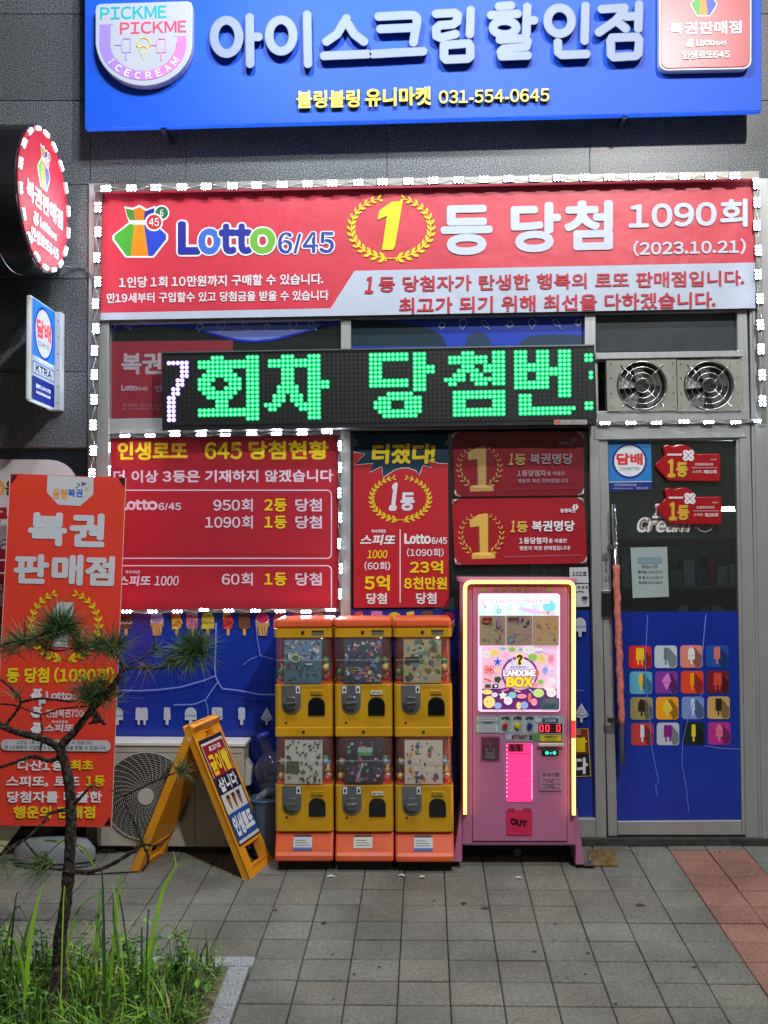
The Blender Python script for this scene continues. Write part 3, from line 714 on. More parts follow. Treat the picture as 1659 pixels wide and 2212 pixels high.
for i, ch in enumerate('ICECREAM'):
    a = math.radians(146 - i * 16.0); x, y = 309 + 82.5 * math.cos(a), 92 + 71 * math.sin(a)
    w = 3 if ch == 'I' else 12 if ch != 'M' else 15; pr.text(ch, x - w / 2, y - 7.5, x + w / 2, y + 7.5, (240, 240, 244), .02, 0, rot=a - math.pi / 2)
for cx, c in ((272, (170, 150, 225)), (348, (235, 140, 180))):
    pr.line([(cx - 9, 107), (cx - 9, 88), (cx - 6, 83), (cx + 8, 83), (cx + 10, 88), (cx + 10, 112), (cx - 8, 113), (cx - 9, 107)], 2.2, c); pr.line([(cx, 113), (cx, 130)], 3.4, c); pr.line([(cx - 24, 97), (cx - 10, 97)], 2, c)
pr.band(310, 95, 13, 15, (235, 205, 60), 180, 360); pr.line([(294, 97), (302, 103), (310, 98), (318, 103), (326, 97)], 2.2, (235, 205, 60)); pr.line([(300, 104), (310, 128), (320, 102)], 2.2, (235, 205, 60))
pr.build('badge_printing', badge)
# red lottery plate
mb = MB().mat(pmat('red_sign_face', (180, 32, 52), .32, 0, .05))
def rr(x0, y0, x1, y1, r, sl=0., n=6):
    out = []
    for cx, cy, a in ((x1 - r, y0 + r, -90), (x1 - r, y1 - r, 0), (x0 + r, y1 - r, 90), (x0 + r, y0 + r, 180)):
        for i in range(n + 1):
            t = math.radians(a + 90 * i / n); X = cx + r * math.cos(t); out.append((X, cy + r * math.sin(t) + sl * (X - x0)))
    return out
mb.pxprism(list(reversed(rr(1427, -45, 1620, 148, 16, -.02))), SY - .055, SY - .006)
plate = mb.build('lottery_plate', sign, .003)
mb = MB().mat(WHITEP); mb.pxprism(list(reversed(rr(1424, -48, 1623, 152, 18, -.02))), SY - .05, SY - .004); mb.build('plate_edge', plate)
pr = Print(flat(SY - .055), .4, slope=-.025)
pr.bag(1494, -30, 1550, 33); pr.text('복권판매점', 1446, 48, 1602, 76, WHITE, .03)
pr.bag(1480, 84, 1500, 102, True); pr.lotto(1504, 84, 1569, 99, [WHITE] * 5, '6/45'); pr.text('인생로또645', 1474, 110, 1576, 128, WHITE, .03)
pr.build('plate_printing', plate)
# ================================================================ banner, posters and lights on the front
BUMP = .55
# ---------------------------------------------------------------- lottery banner under the lights
BY = -.035
banner = thing('vinyl_banner', 'wide red and white lottery banner with a gold wreath, under the top lights', 'banner', P(920, 690, BY))
bred = (206, 52, 70)
mb = MB().mat(pmat('banner_vinyl', bred, .42, 0, .05, 2., bump=BUMP, bs=5.))
mb.pxprism([(218, 690), (1632, 664), (1632, 384), (218, 402)], BY, BY + .003); mb.build('vinyl_sheet', banner)
pr = Print(flat(BY), .42, bump=BUMP, bs=5., slope=-.02)
BW = (184, 194, 212)
pr.poly([(217, 676), (714, 666), (766, 585), (1632, 567), (1632, 665.5), (217, 691.5)], BW)
pr.bag(247, 447, 366, 553); pr.lotto(384, 478, 722, 551, [(35, 45, 150), (60, 110, 205), (35, 45, 150), (110, 180, 50), (35, 60, 160)], '6/45', (228, 232, 240), -.012)
pr.text('1인당 1회 10만원까지 구매할 수 있습니다.', 257, 598, 698, 622, (232, 226, 232), .022, -.018); pr.text('만19세부터 구입할수 있고 당첨금을 받을 수 있습니다', 231, 633, 710, 655, (232, 226, 232), .02, -.014)
pr.wreath(845, 492, 86, 66, (232, 205, 30), 15, 19, 20, stem=3)
pr.poly([(847, 435), (870, 435), (853, 533), (848, 540), (825, 540), (836, 466), (815.6, 475), (819, 455)], (238, 212, 24))
pr.text('등', 952, 444, 1064, 552, (192, 200, 214), .035); pr.text('당', 1103, 438, 1212, 546, (192, 200, 214), .035); pr.text('첨', 1218, 434, 1324, 541, (192, 200, 214), .035)
pr.text('1090회', 1358, 436, 1615, 497, (196, 204, 218), .03, -.028); pr.text('(2023.10.21)', 1368, 520, 1611, 554, (196, 204, 218), .025, -.022)
dr = (188, 34, 52)
pr.text('1', 787, 597, 806, 634, dr, .04, 0, .12); pr.text('등 당첨자가 탄생한 행복의 로또 판매점입니다.', 818, 597, 1608, 631, dr, .022, -.0175); pr.text('최고가 되기 위해 최선을 다하겠습니다.', 862, 643, 1546, 678, dr, .022, -.0195)
pr.build('banner_printing', banner)

# ---------------------------------------------------------------- LED strips
def led_strip(lab, name, mods, rail, Y, horiz=True, rows=2, grp='white light strips round the signs', tilt=None, wire=True):
    p0 = P(*mods[len(mods) // 2], Y); t = thing('led_strip', lab, 'led strip', p0, grp)
    mb = MB().mat(STEELD)
    (x0, y0), (x1, y1), w = rail; a = P(x0, y0, Y + .012); b = P(x1, y1, Y + .012); d = (b - a).normalized(); n = Vector((-d.z, 0, d.x)) * w
    mb.prism([a - n, b - n, b + n, a + n], (0, .008, 0)); mb.build('mounting_rail', t)
    if wire:
        mb = MB().mat(pmat('white_wire', (170, 172, 175), .5)); pts = []
        for i in range(len(mods) * 3 - 2):
            k = i // 3; f = (i % 3) / 3; q = mods[min(k + 1, len(mods) - 1)]; c = P(mods[k][0] + (q[0] - mods[k][0]) * f, mods[k][1] + (q[1] - mods[k][1]) * f, Y + .002)
            if i % 3: c = c + n / w * .006 * (1 if (k * 7 + i) % 4 < 2 else -1.5)
            pts.append(c)
        mb.tube(pts, .0016, 5); mb.build('wire', t)
    for i, (x, y) in enumerate(mods):
        c = P(x + 1.2 * math.sin(i * 2.7), y + 1.3 * math.sin(i * 1.9 + x), Y); mb = MB().mat(LEDH); L = .030; Wd = .0085 if rows == 1 else .018
        dx = d; dz = n / w
        mb.prism([c - dx * L - dz * Wd, c + dx * L - dz * Wd, c + dx * L + dz * Wd, c - dx * L + dz * Wd], (0, .010, 0))
        mb.mat(LEDW)
        for r in range(rows):
            o = 0 if rows == 1 else (-.0095 if r == 0 else .0095)
            for k in (-1, 0, 1):
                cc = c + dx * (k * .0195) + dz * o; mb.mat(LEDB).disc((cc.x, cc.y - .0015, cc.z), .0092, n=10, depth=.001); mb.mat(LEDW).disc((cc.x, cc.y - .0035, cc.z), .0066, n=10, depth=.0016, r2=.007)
        mb.build('led_module', t)
    return t
N = 26
led_strip('long white light strip along the top edge of the lottery banner', 'top', [(229 + 1360 * i / (N - 1), 407 - 28 * i / (N - 1) - 2 * math.sin(i * .13)) for i in range(N)], ((203, 406), (1640, 377), .020), -.10)
led_strip('white light strip running down the left edge beside the dark granite', 'left', [(212, 449), (211, 502), (210, 556), (210, 607), (208, 655), (206, 708), (205, 757), (204, 810), (203, 864), (202, 919), (201, 973), (200, 1022)], ((214, 404), (198, 1120), .020), -.06, False)
led_strip('white light strip running down the right edge of the banner to the door head', 'right', [(1634, 397), (1635, 437), (1636, 487), (1637, 540), (1639, 592), (1641, 646), (1643, 700), (1644, 755), (1646, 809), (1648, 866)], ((1633, 380), (1650, 915), .016), -.06, False)
led_strip('short white light strip above the glass door', 'door', [(1307, 914), (1362, 913), (1419, 913), (1476, 912), (1532, 912), (1588, 911), (1639, 910)], ((1290, 915), (1655, 909), .010), -.03, True, 1)
led_strip('white light strip under the green display, along the top of the red results poster', 'ptop', [(270, 942), (324, 942), (379, 940), (434, 939), (488, 940), (543, 938), (598, 937), (653, 936), (706, 935)], ((240, 943), (740, 935), .010), .0, True, 1)
led_strip('white light strip along the bottom edge of the red results poster', 'pbot', [(274, 1322), (329, 1322), (384, 1322), (439, 1319), (495, 1319), (551, 1318), (606, 1319), (661, 1320), (714, 1317)], ((240, 1322), (738, 1318), .010), .0, True, 1)
led_strip('white light strip down the right edge of the red results poster', 'pright', [(734, 964), (734, 1009), (734, 1064), (734, 1119), (734, 1174), (735, 1228), (735, 1284)], ((734, 940), (736, 1316), .010), .0, False, 1)
led_strip('single white light module at the top left corner of the red results poster', 'pleft', [(235, 966), (235, 1018)], ((235, 946), (235, 1040), .010), .0, False, 1)

# ---------------------------------------------------------------- running-text display
MY = -.12
disp = thing('led_display', 'long black running text display with glowing green letters', 'led display', P(818, 925, MY + .06))
mb = MB().mat(pmat('black_display_case', (28, 30, 34), .45, .3, .2))
mb.pxprism([(350, 930), (1290, 917), (1284, 745), (350, 762)], MY + .004, MY + .075); mb.build('display_case', disp, .003)
mb = MB().mat(pmat('grey_display_edge', (120, 126, 128), .35, .8, .1)); mb.pxbox(349, 760, 1285, 763, MY - .004, MY + .06, -.0175); mb.build('display_edge', disp)
mb = MB().mat(pmat('black_display_face', (9, 12, 13), .55, 0, .3, 40.)); mb.pxprism([(358, 920), (1282, 906), (1278, 754), (358, 770)], MY, MY + .004); mb.build('display_face', disp)
GLY = [(0, """...xxx.....xxx
xxxxxxxxxxxxxx
xxxxxxxxxxxxxx
..xxxxxx...xxx
.xxxxxxxx..xxx
xxxx..xxxx.xxx
xxx....xxx.xxx
xxxx..xxxx.xxx
.xxxxxxxx..xxx
..xxxxxx...xxx
....xxx....xxx
....xxx....xxx
xxxxxxxxxxxxxx
xxxxxxxxxxxxxx
...........xxx"""), (15, """....xxx...xxx
.xxxxxxxxxxxx
.xxxxxxxxxxxx
....xxx...xxx
....xxx...xxx
....xxx...xxx
....xxx...xxxxx
...xxxxx..xxxxx
...xxxxx..xxx
..xxx.xxx.xxx
..xxx.xxx.xxx
xxxx...xxxxxx
.xx.....xxxxx
..........xxx
..........xxx"""), (39, """xxxxxxxxx.xxx
xxxxxxxxx.xxx
xxx.......xxx
xxx.......xxxxx
xxx.......xxxxx
xxx.......xxx
xxxxxxxxx.xxx
xxxxxxxxx.xxx
..........xxx
....xxxxxx
..xxxxxxxxxx
.xxxx...xxxx
.xxxx...xxxx
..xxxxxxxxxx
...xxxxxxxx"""), (56, """....xxx....xxx
.xxxxxxxxx.xxx
.xxxxxxxxx.xxx
....xxx..xxxxx
...xxxxx.xxxxx
..xxx.xxx..xxx
xxxxx.xxxxxxxx
.xx....xxx.xxx
..............
..xxxxxxxxxxxx
..xxxxxxxxxxxx
..xxx......xxx
..xxx......xxx
..xxxxxxxxxxxx
..xxxxxxxxxxxx"""), (72, """xxx..xxx..xxx
xxx..xxx..xxx
xxx..xxx..xxx
xxxxxxxx..xxx
xxxxxxxxxxxxx
xxx..xxxxxxxx
xxx..xxx..xxx
xxxxxxxx..xxx
xxxxxxxx..xxx
..........xxx
.xxx......xxx
.xxx
.xxx
.xxxxxxxxxxxxx
.xxxxxxxxxxxx"""), (87, """.
.xx
.xx
.
.
..x
..x
.
.
.
.
.
.xx
.xx""")]
SEVEN = {(-7, 1), (-6, 1), (-5, 1), (-4, 1), (-3, 1), (-4, 2), (-3, 2), (-4, 3), (-3, 3), (-4, 4), (-3, 4), (-5, 5), (-4, 5), (-5, 6), (-4, 6), (-6, 7), (-5, 7), (-6, 8), (-5, 8)} | {(c, r) for c in (-7, -6) for r in range(9, 15)}
lit = set()
for c0, g in GLY:
    for r, row in enumerate(g.split('\n')):
        for c, ch in enumerate(row):
            if ch == 'x': lit.add((c0 + c, r))
def dotpos(c, r): return 431.5 + 9.49 * c + r * .05, 774 + 9.43 * r - .0185 * 9.49 * c
off = MB().mat(pmat('unlit_led', (26, 30, 30), .3, 0, .3, 60.))
px = 5.62 / F
GREEN = (emat('led_green_halo', (.0, .80, .20), 1.15), emat('led_green_core', (.26, 1.0, .50), 1.45)); VIO = (emat('led_violet_halo', (.30, .16, .95), 1.5), emat('led_violet_core', (.92, .78, 1.), 1.8))  # the wide discs stand in for the coloured halo round each lit dot
for c in range(-7, 90):
    for r in range(-1, 16):
        if (c, r) in lit or (c, r) in SEVEN or c > 88: continue
        p = P(*dotpos(c, r), MY); off.disc((p.x, MY - .002, p.z), 2.7 * px, n=6)
off.build('unlit_dots', disp)
def glow(cells, mats, r0, r1):
    mb = MB()
    for c, r in sorted(cells):
        p = P(*dotpos(c, r), MY); mb.mat(mats[0]).disc((p.x, MY - .003, p.z), r0 * px, n=10, depth=.003); mb.mat(mats[1]).disc((p.x, MY - .0045, p.z), r1 * px, n=10)
    mb.build('glowing_letter', disp)
for c0, g in GLY: glow({(c0 + c, r) for r, row in enumerate(g.split('\n')) for c, ch in enumerate(row) if ch == 'x'}, GREEN, 5.3, 2.8)
glow(SEVEN, VIO, 5.3, 4.1)
pr = Print(flat(MY), .5, slope=-.005); pr.rect(1197, 907, 1268, 917, (170, 165, 160)); pr.rect(1198, 908, 1211, 916, (190, 90, 70)); pr.text('010-3365-0101', 1213, 908.5, 1266, 915.5, (60, 40, 40), .01); pr.build('phone_label', disp)

# ---------------------------------------------------------------- posters
def poster(name, lab, cat, pts, Y, col, rough=.45, th=.003, group=None, bump=.0):
    xs = [p[0] for p in pts]; ys = [p[1] for p in pts]
    t = thing(name, lab, cat, P(sum(xs) / len(xs), max(ys), Y), group)
    mb = MB().mat(pmat('poster_sheet', col, rough, 0, .05, 2., bump=bump, bs=6.)); mb.pxprism(pts, Y, Y + th); mb.build('sheet', t)
    return t, Print(flat(Y), rough, slope=-.0, bump=bump, bs=6.)
t, pr = poster('results_poster', 'dark red window poster framed by white lights, listing winning draws in white and yellow', 'poster', [(231, 1319), (736, 1316), (736, 928), (231, 934)], .03, (166, 26, 44), bump=.15)
LP = (214, 196, 214)
pr.text('인생로또', 254, 954, 405, 994, YEL, .032); pr.text('645', 442, 955, 523, 992, YEL, .03); pr.text('당첨현황', 537, 952, 710, 993, YEL, .032)
pr.text('더 이상 3등은 기재하지 않겠습니다', 245, 1016, 720, 1043, LP, .026, -.004)
def obox(y0, y1, right=716, left=240, r=10):
    pts = [(left, y0)] + [(right - r + r * math.sin(math.radians(a)), y0 + r - r * math.cos(math.radians(a))) for a in range(0, 91, 15)]
    if y1: pts += [(right - r + r * math.cos(math.radians(a)), y1 - r + r * math.sin(math.radians(a))) for a in range(0, 91, 15)] + [(left, y1)]
    else: pts += [(right, 1316)]
    pr.line(pts, 2.6, LP)
obox(1059, 1206); obox(1222, None)
pr.lotto(256, 1077, 391, 1102, [LP] * 5, '6/45')
for y, n, w, x in ((1077, '950회', '2등', 461), (1114, '1090회', '1등', 443), (1237, '60회', '1등', 479)):
    pr.text(n, x, y, 546, y + 28, LP, .018); pr.text(w, 571, y, 619, y + 28, YEL, .024); pr.text('당첨', 638, y, 695, y + 28, LP, .024)
pr.text('즉석식복권', 271, 1232, 302, 1240, LP, .02); pr.text('스피또', 254, 1243, 324, 1266, LP, .03, 0, .15); pr.text('1000', 333, 1244, 385, 1265, LP, .02, 0, .12)
pr.build('poster_printing', t)
# burst poster
t, pr = poster('burst_poster', 'tall red window poster with a teal burst and yellow prize sums', 'poster', [(764, 1313), (970, 1311), (967, 937), (763, 937)], .03, (178, 24, 38))
q = lambda x, y: (735.5 + x / 3, 923.5 + y / 3)
bz = [(83, 42), (700, 42), (697, 235), (640, 232), (565, 215), (592, 260), (535, 245), (510, 310), (490, 280), (440, 262), (395, 262), (350, 275), (275, 325), (268, 252), (190, 290), (212, 232), (90, 242), (160, 170), (84, 158)]
pr.poly([q(*p) for p in bz], (14, 52, 74))
pr.line([q(*p) for p in bz[2:]], 1.4, (215, 220, 225))
for pts in ([(84, 80), (105, 85), (88, 98), (108, 104), (88, 120)], [(694, 85), (682, 95), (694, 105), (684, 112)]): pr.line([q(*p) for p in pts], 1.3, (200, 205, 210))
def qt(s, x0, y0, x1, y1, c, b=.024, sh=0., **k): a = q(x0, y0); e = q(x1, y1); pr.text(s, a[0], a[1], e[0], e[1], c, b, 0, sh, **k)
qt('터졌다!', 200, 104, 610, 236, YEL, .04, .06)
pr.wreath(*q(388, 460), 62, 46, (222, 196, 40), 15, 13, 16, stem=2.2)
qt('1', 312, 356, 362, 540, (205, 212, 222), .05, .12); qt('등', 384, 420, 478, 540, (205, 212, 222), .04, .06)
a = q(383, 660); b = q(390, 1137); pr.rect(a[0], a[1], b[0], b[1], WHITE)
qt('즉석식복권', 200, 660, 292, 684, WHITE); qt('스피또', 124, 694, 350, 762, WHITE, .035, .2)
a = q(413, 686); b = q(690, 755); pr.lotto(a[0], a[1], b[0], b[1], [WHITE] * 5, '6/45')
qt('1000', 172, 794, 300, 848, YEL, .02, .12); qt('(60회)', 155, 868, 322, 926, WHITE, .014); qt('5억', 155, 955, 320, 1058, YEL, .035); qt('당첨', 168, 1072, 300, 1144, WHITE, .028)
qt('(1090회)', 430, 782, 668, 838, WHITE, .014); qt('23억', 450, 862, 665, 948, YEL, .032); qt('8천만원', 412, 968, 690, 1048, YEL, .032); qt('당첨', 490, 1070, 622, 1144, WHITE, .028)
pr.build('poster_printing', t)
# two landscape trophy posters; the upper one's colours are darkened for the display's shade
for k, (pts, oy, ox, lab, gold, wht) in enumerate((([(982, 1073), (1262, 1070), (1260, 932), (977, 933)], -436, -12, 'upper landscape poster with a gold number one trophy, its colours darkened for shade', (168, 140, 84), (150, 130, 138)),
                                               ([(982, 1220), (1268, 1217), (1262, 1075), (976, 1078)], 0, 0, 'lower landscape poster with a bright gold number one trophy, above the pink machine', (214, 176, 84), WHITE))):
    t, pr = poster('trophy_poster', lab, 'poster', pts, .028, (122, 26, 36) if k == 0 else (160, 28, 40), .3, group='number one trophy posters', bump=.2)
    qq = lambda x, y: (735.5 + (x + ox) / 3, 923.5 + (y + oy) / 3)
    def qt2(s, x0, y0, x1, y1, c, b=.024, sh=0.): a = qq(x0, y0); e = qq(x1, y1); pr.text(s, a[0], a[1], e[0], e[1], c, b, -.006, sh)
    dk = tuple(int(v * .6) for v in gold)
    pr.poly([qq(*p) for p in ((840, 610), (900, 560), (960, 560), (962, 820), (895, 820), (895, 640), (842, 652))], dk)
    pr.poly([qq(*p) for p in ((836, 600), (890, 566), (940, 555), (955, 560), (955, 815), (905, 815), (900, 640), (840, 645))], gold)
    pr.poly([qq(*p) for p in ((850, 820), (1003, 815), (1003, 848), (852, 852))], gold)
    pr.ell(*qq(927, 818), 25, 3.5, tuple(min(255, int(v * 1.15)) for v in gold))
    cx, cy = qq(912, 690)
    for sg in (-1, 1):
        for i in range(9):
            an = math.radians(62 - i * 15); x, y = cx + sg * 44 * math.cos(an), cy + 44 * math.sin(an)
            for sd in (-1, 1):
                dr_ = math.atan2(-math.cos(an), sg * math.sin(an)) + sd * .6; lf = 14 - i * .8
                pr.poly([(x, y), (x + math.cos(dr_ + .25) * lf * .6, y + math.sin(dr_ + .25) * lf * .6), (x + math.cos(dr_) * lf, y + math.sin(dr_) * lf), (x + math.cos(dr_ - .25) * lf * .6, y + math.sin(dr_ - .25) * lf * .6)], gold)
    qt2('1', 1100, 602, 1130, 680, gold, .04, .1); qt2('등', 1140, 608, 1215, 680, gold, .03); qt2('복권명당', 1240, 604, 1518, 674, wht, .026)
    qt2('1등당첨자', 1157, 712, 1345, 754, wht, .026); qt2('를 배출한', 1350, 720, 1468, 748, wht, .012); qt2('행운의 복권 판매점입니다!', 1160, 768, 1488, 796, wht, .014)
    qt2('동행복권', 1425, 525, 1522, 552, wht, .02)
    for i in range(6): an = i * 1.05; a = qq(1522 + 14 * math.cos(an), 515 + 12 * math.sin(an)); pr.ell(a[0], a[1], 1.8, 2.6, wht, rot=an + 1.57)
    a = qq(1060, 838); b = qq(1560, 826); pr.line([a, b], .8, tuple(int(v * .6) for v in wht))
    pr.build('poster_printing', t)
    for (x, y) in pts:
        cx_ = sum(p[0] for p in pts) / 4; cy_ = sum(p[1] for p in pts) / 4; sx = 1 if x < cx_ else -1; sy_ = 1 if y < cy_ else -1
        mb = MB().mat(pmat('clear_corner', (190, 190, 185), .3, .5)); a = P(x + sx * 3, y + sy_ * 3, .02); mb.tube([P(x, y + sy_ * 13, .022), a, P(x + sx * 13, y, .022)], .003, 6); mb.tube([P(x + sx, y + sy_ * 15, .024), P(x + sx * 5, y + sy_ * 5, .018), P(x + sx * 15, y + sy_, .024)], .002, 6); mb.build('corner_holder', t)
# room number plate and small notice, right of the pink machine
t, pr = poster('room_number_sign', 'small white plate reading 102 beside the door frame', 'sign', [(1231, 1259), (1272, 1259), (1270, 1225), (1230, 1226)], .03, (190, 192, 196)); pr.text('102호', 1236, 1234, 1268, 1244, (30, 30, 34), .02); pr.build('plate_printing', t)
t, pr = poster('paper_notice', 'small white paper notice with a chef drawing, under the room number plate', 'notice', [(1244, 1311), (1273, 1310), (1271, 1261), (1243, 1262)], .03, (186, 188, 194))
for x, y, w in ((1248, 1266, 5), (1257, 1266, 5), (1265, 1266, 4)): pr.rect(x, y, x + w, y + 5, (70, 72, 90))
pr.line([(1246, 1279), (1253, 1277), (1262, 1279)], 2, (60, 60, 70)); pr.ell(1263, 1292, 7, 4, (40, 42, 52)); pr.poly([(1257, 1294), (1269, 1294), (1267, 1301), (1263, 1305), (1259, 1301)], (150, 150, 155)); pr.line([(1258, 1297), (1263, 1295), (1268, 1297)], 2.2, (30, 30, 36)); pr.build('notice_printing', t)
# red poster at the upper left window, colours dulled for the dimness behind glass
t, pr = poster('lottery_poster', 'red lottery poster at the upper left window pane, dimness behind glass put into its colours', 'poster', [(238, 905), (505, 902), (503, 735), (239, 738)], .0455, (122, 30, 42))
g = (150, 142, 148); pr.text('복권', 262, 762, 349, 809, g, .03); pr.text('판매점', 362, 760, 480, 808, g, .03); pr.lotto(262, 831, 319, 844, [g] * 5, '6/45'); pr.text('인생로또645', 335, 832, 440, 846, g, .02)
pr.text('복권은 만19세 이상 구매 가능', 264, 872, 420, 878, (150, 110, 116), .01); pr.text('만 19세부터 구입 가능합니다', 264, 880, 400, 886, (150, 110, 116), .01)
pr.build('poster_printing', t)
# gold buying sticker on the blue film behind the pink machine
t, pr = poster('shop_sticker', 'black and brown sticker with yellow letters, half hidden by the pink machine', 'sticker', [(1205, 1680), (1278, 1676), (1272, 1571), (1200, 1574)], .038, (26, 20, 30))
pr.poly([(1202, 1630), (1272, 1628), (1269, 1575), (1201, 1577)], (120, 42, 24)); pr.text('빨', 1236, 1592, 1268, 1624, YEL, .04); pr.text('로', 1240, 1578, 1256, 1587, (200, 150, 130), .02); pr.text('다', 1240, 1636, 1270, 1672, WHITE, .04)
pr.line([(1203, 1577), (1270, 1574), (1276, 1676), (1205, 1679)], 1.6, (225, 200, 90)); pr.build('sticker_printing', t)
# ---------------------------------------------------------------- on the door glass
t, pr = poster('cigarette_sticker', 'square blue tobacco sticker with a white circle at the top of the door glass', 'sticker', [(1317, 1062), (1408, 1058), (1406, 951), (1313, 952)], .031, (24, 118, 190))
pr.poly([(1316, 1042), (1408, 1040), (1408, 1058), (1317, 1061)], (22, 40, 130)); pr.line([(1316, 1041.5), (1408, 1040)], 1.2, WHITE)
def tobacco(pr, cx, cy, r, ry=None, wh=(214, 218, 222)):
    ry = ry or r; pr.ell(cx, cy, r, ry, (20, 40, 130)); pr.ell(cx, cy, r * .89, ry * .89, wh)
    pr.text('담배', cx - r * .76, cy - ry * .46, cx + r * .76, cy + ry * .24, (205, 50, 52), .05, 0); pr.text('CIGARETTES', cx - r * .58, cy + ry * .36, cx + r * .58, cy + ry * .52, (40, 44, 56), .015, 0)
tobacco(pr, 1360, 996, 37.5); pr.text('시민국담배판매인조합', 1326, 1045, 1375, 1050, (190, 196, 215), .01); pr.text('www.kmnews.co.kr', 1324, 1053, 1368, 1056, (190, 196, 215), .01); pr.text('1644-1785', 1374, 1052, 1400, 1056.5, (190, 196, 215), .01); pr.build('sticker_printing', t)
redp = pmat('red_glossy_plastic', (160, 16, 26), .14, 0, .1, 12., bump=.15, bs=30., coat=.5)
for k, (oy, ox, lab, num) in enumerate(((0, 0, 'upper of the two glossy red money bag plaques on the door, lettered 60', '제60회'), (93, 3, 'lower of the two glossy red money bag plaques on the door, lettered 1090', '제1090회'))):
    q = lambda x, y: (1244 + .25 * x + ox, 912 + .25 * y + oy)
    t = thing('prize_plaque', lab, 'plaque', P(*q(970, 520), .02), 'red prize plaques on the door')
    mb = MB().mat(redp); mb.pxprism([q(*p) for p in reversed(((750, 205), (790, 192), (840, 205), (880, 192), (930, 190), (970, 208), (1010, 240), (1040, 272), (1240, 270), (1250, 290), (1250, 505), (1235, 515), (800, 508), (700, 400), (690, 375), (700, 350), (770, 285), (760, 240)))], .004, .03); mb.build('plaque', t, .006, 3)
    pr = Print(flat(.004), .3, coat=.3)
    pr.rect(*q(790, 272), *q(915, 288), (215, 205, 205))
    cx, cy = q(973, 287)
    for i in range(4): an = math.pi / 4 + i * math.pi / 2; pr.ell(cx + 7.2 * math.cos(an), cy + 7.2 * math.sin(an), 7.4, 6.4, (222, 222, 222), rot=an)
    pr.line([(cx - 9, cy - 9), (cx + 9, cy + 9)], 1.2, (120, 30, 34)); pr.line([(cx - 9, cy + 9), (cx + 9, cy - 9)], 1.2, (120, 30, 34))
    gd = (205, 160, 62)
    for tx, b in (('1', (792, 318, 862, 478)), ('등', (866, 345, 970, 474))):
        a = q(b[0], b[1]); e = q(b[2], b[3]); pr.text(tx, a[0] + .8, a[1] + 1, e[0] + .8, e[1] + 1, (90, 50, 20), .05); pr.text(tx, *a, *e, gd, .05)
    pr.text('인생로또645', *q(1030, 352), *q(1185, 376), (215, 205, 205), .02); pr.rect(*q(1000, 392), *q(1225, 396), (205, 190, 190)); pr.text('스피또', *q(1005, 415), *q(1085, 440), (205, 190, 190), .02, 0, .15); pr.text(num, *q(1102, 412), *q(1215, 446), (215, 205, 205), .03); pr.text('동행복권', *q(1165, 315), *q(1215, 330), (205, 180, 180), .015)
    pr.build('plaque_lettering', t)
t = thing('script_decal', 'white script ice cream lettering on the door glass, partly behind the red plaques', 'decal', P(1430, 1150, .033))
pr = Print(flat(.0325), .5)
for tx, b in (('Cream', (1372, 1117, 1488, 1150)), ('Ice', (1408, 1088, 1450, 1120))):
    pr.text(tx, *b, (178, 172, 160), .10, 0, .25); pr.text(tx, *b, (84, 40, 36), .065, 0, .25); pr.text(tx, *b, (214, 214, 214), .03, 0, .25)
pr.line([(1500, 1141), (1506, 1139), (1512, 1146), (1524, 1149), (1536, 1144), (1541, 1134), (1538, 1126)], 2.4, (170, 168, 160)); pr.build('script_lettering', t)
t, pr = poster('opening_hours_notice', 'pale printed opening hours sheet taped to the door glass', 'notice', [(1367, 1292), (1445, 1289), (1441, 1181), (1362, 1183)], .031, (150, 166, 166), .6)
for s, x0, y, x1 in (('영업시간', 1386, 1221, 1420), ('월요일 12시-21시', 1378, 1232, 1430), ('평 일 11시-21시', 1379, 1244, 1431), ('토요일 10시-20시', 1380, 1255, 1431)): pr.text(s, x0, y, x1, y + 6.5, (40, 48, 58), .012)
pr.poly([(1377, 1204), (1430, 1203), (1431, 1215), (1418, 1219), (1404, 1216), (1390, 1219), (1378, 1215)], (120, 144, 156)); pr.build('notice_printing', t)
# sixteen square stickers
SQ = [('yellow double popsicle on a red square', (215, 40, 34), 'double', (228, 190, 20)), ('slim grey popsicle on a pale square', (188, 202, 214), 'bar', (92, 120, 130)), ('white dipped popsicle on a salmon square', (222, 130, 112), 'dome', (226, 224, 218)), ('pink popsicle on a blue square', (22, 78, 160), 'block', (214, 112, 100)),
      ('yellow slim popsicle on a sky blue square', (82, 168, 200), 'slim', (228, 180, 30)), ('pink ice cream cone on a purple square', (128, 52, 150), 'cone', (226, 120, 200)), ('orange dipped popsicle on an orange square', (224, 66, 30), 'slim', (228, 160, 20)), ('red double popsicle on a dark red square', (112, 24, 36), 'double', (206, 66, 54)),
      ('brown popsicle on an olive square', (150, 142, 84), 'dome', (52, 32, 26)), ('yellow melon slice popsicle on an amber square', (240, 160, 10), 'melon', (232, 206, 70)), ('icy blue popsicle on a grey blue square', (112, 140, 196), 'slim', (186, 210, 224)), ('speckled chocolate popsicle on a tan square', (196, 156, 90), 'block', (46, 26, 22)),
      ('white popsicle on a brick red square', (188, 60, 56), 'bar', (214, 216, 226)), ('purple double popsicle on a pale grey square', (186, 192, 206), 'double', (128, 26, 130)), ('yellow popsicle on a black square', (16, 36, 40), 'bar', (232, 206, 20)), ('pink dipped popsicle on a magenta square', (178, 42, 142), 'dome', (222, 112, 128))]
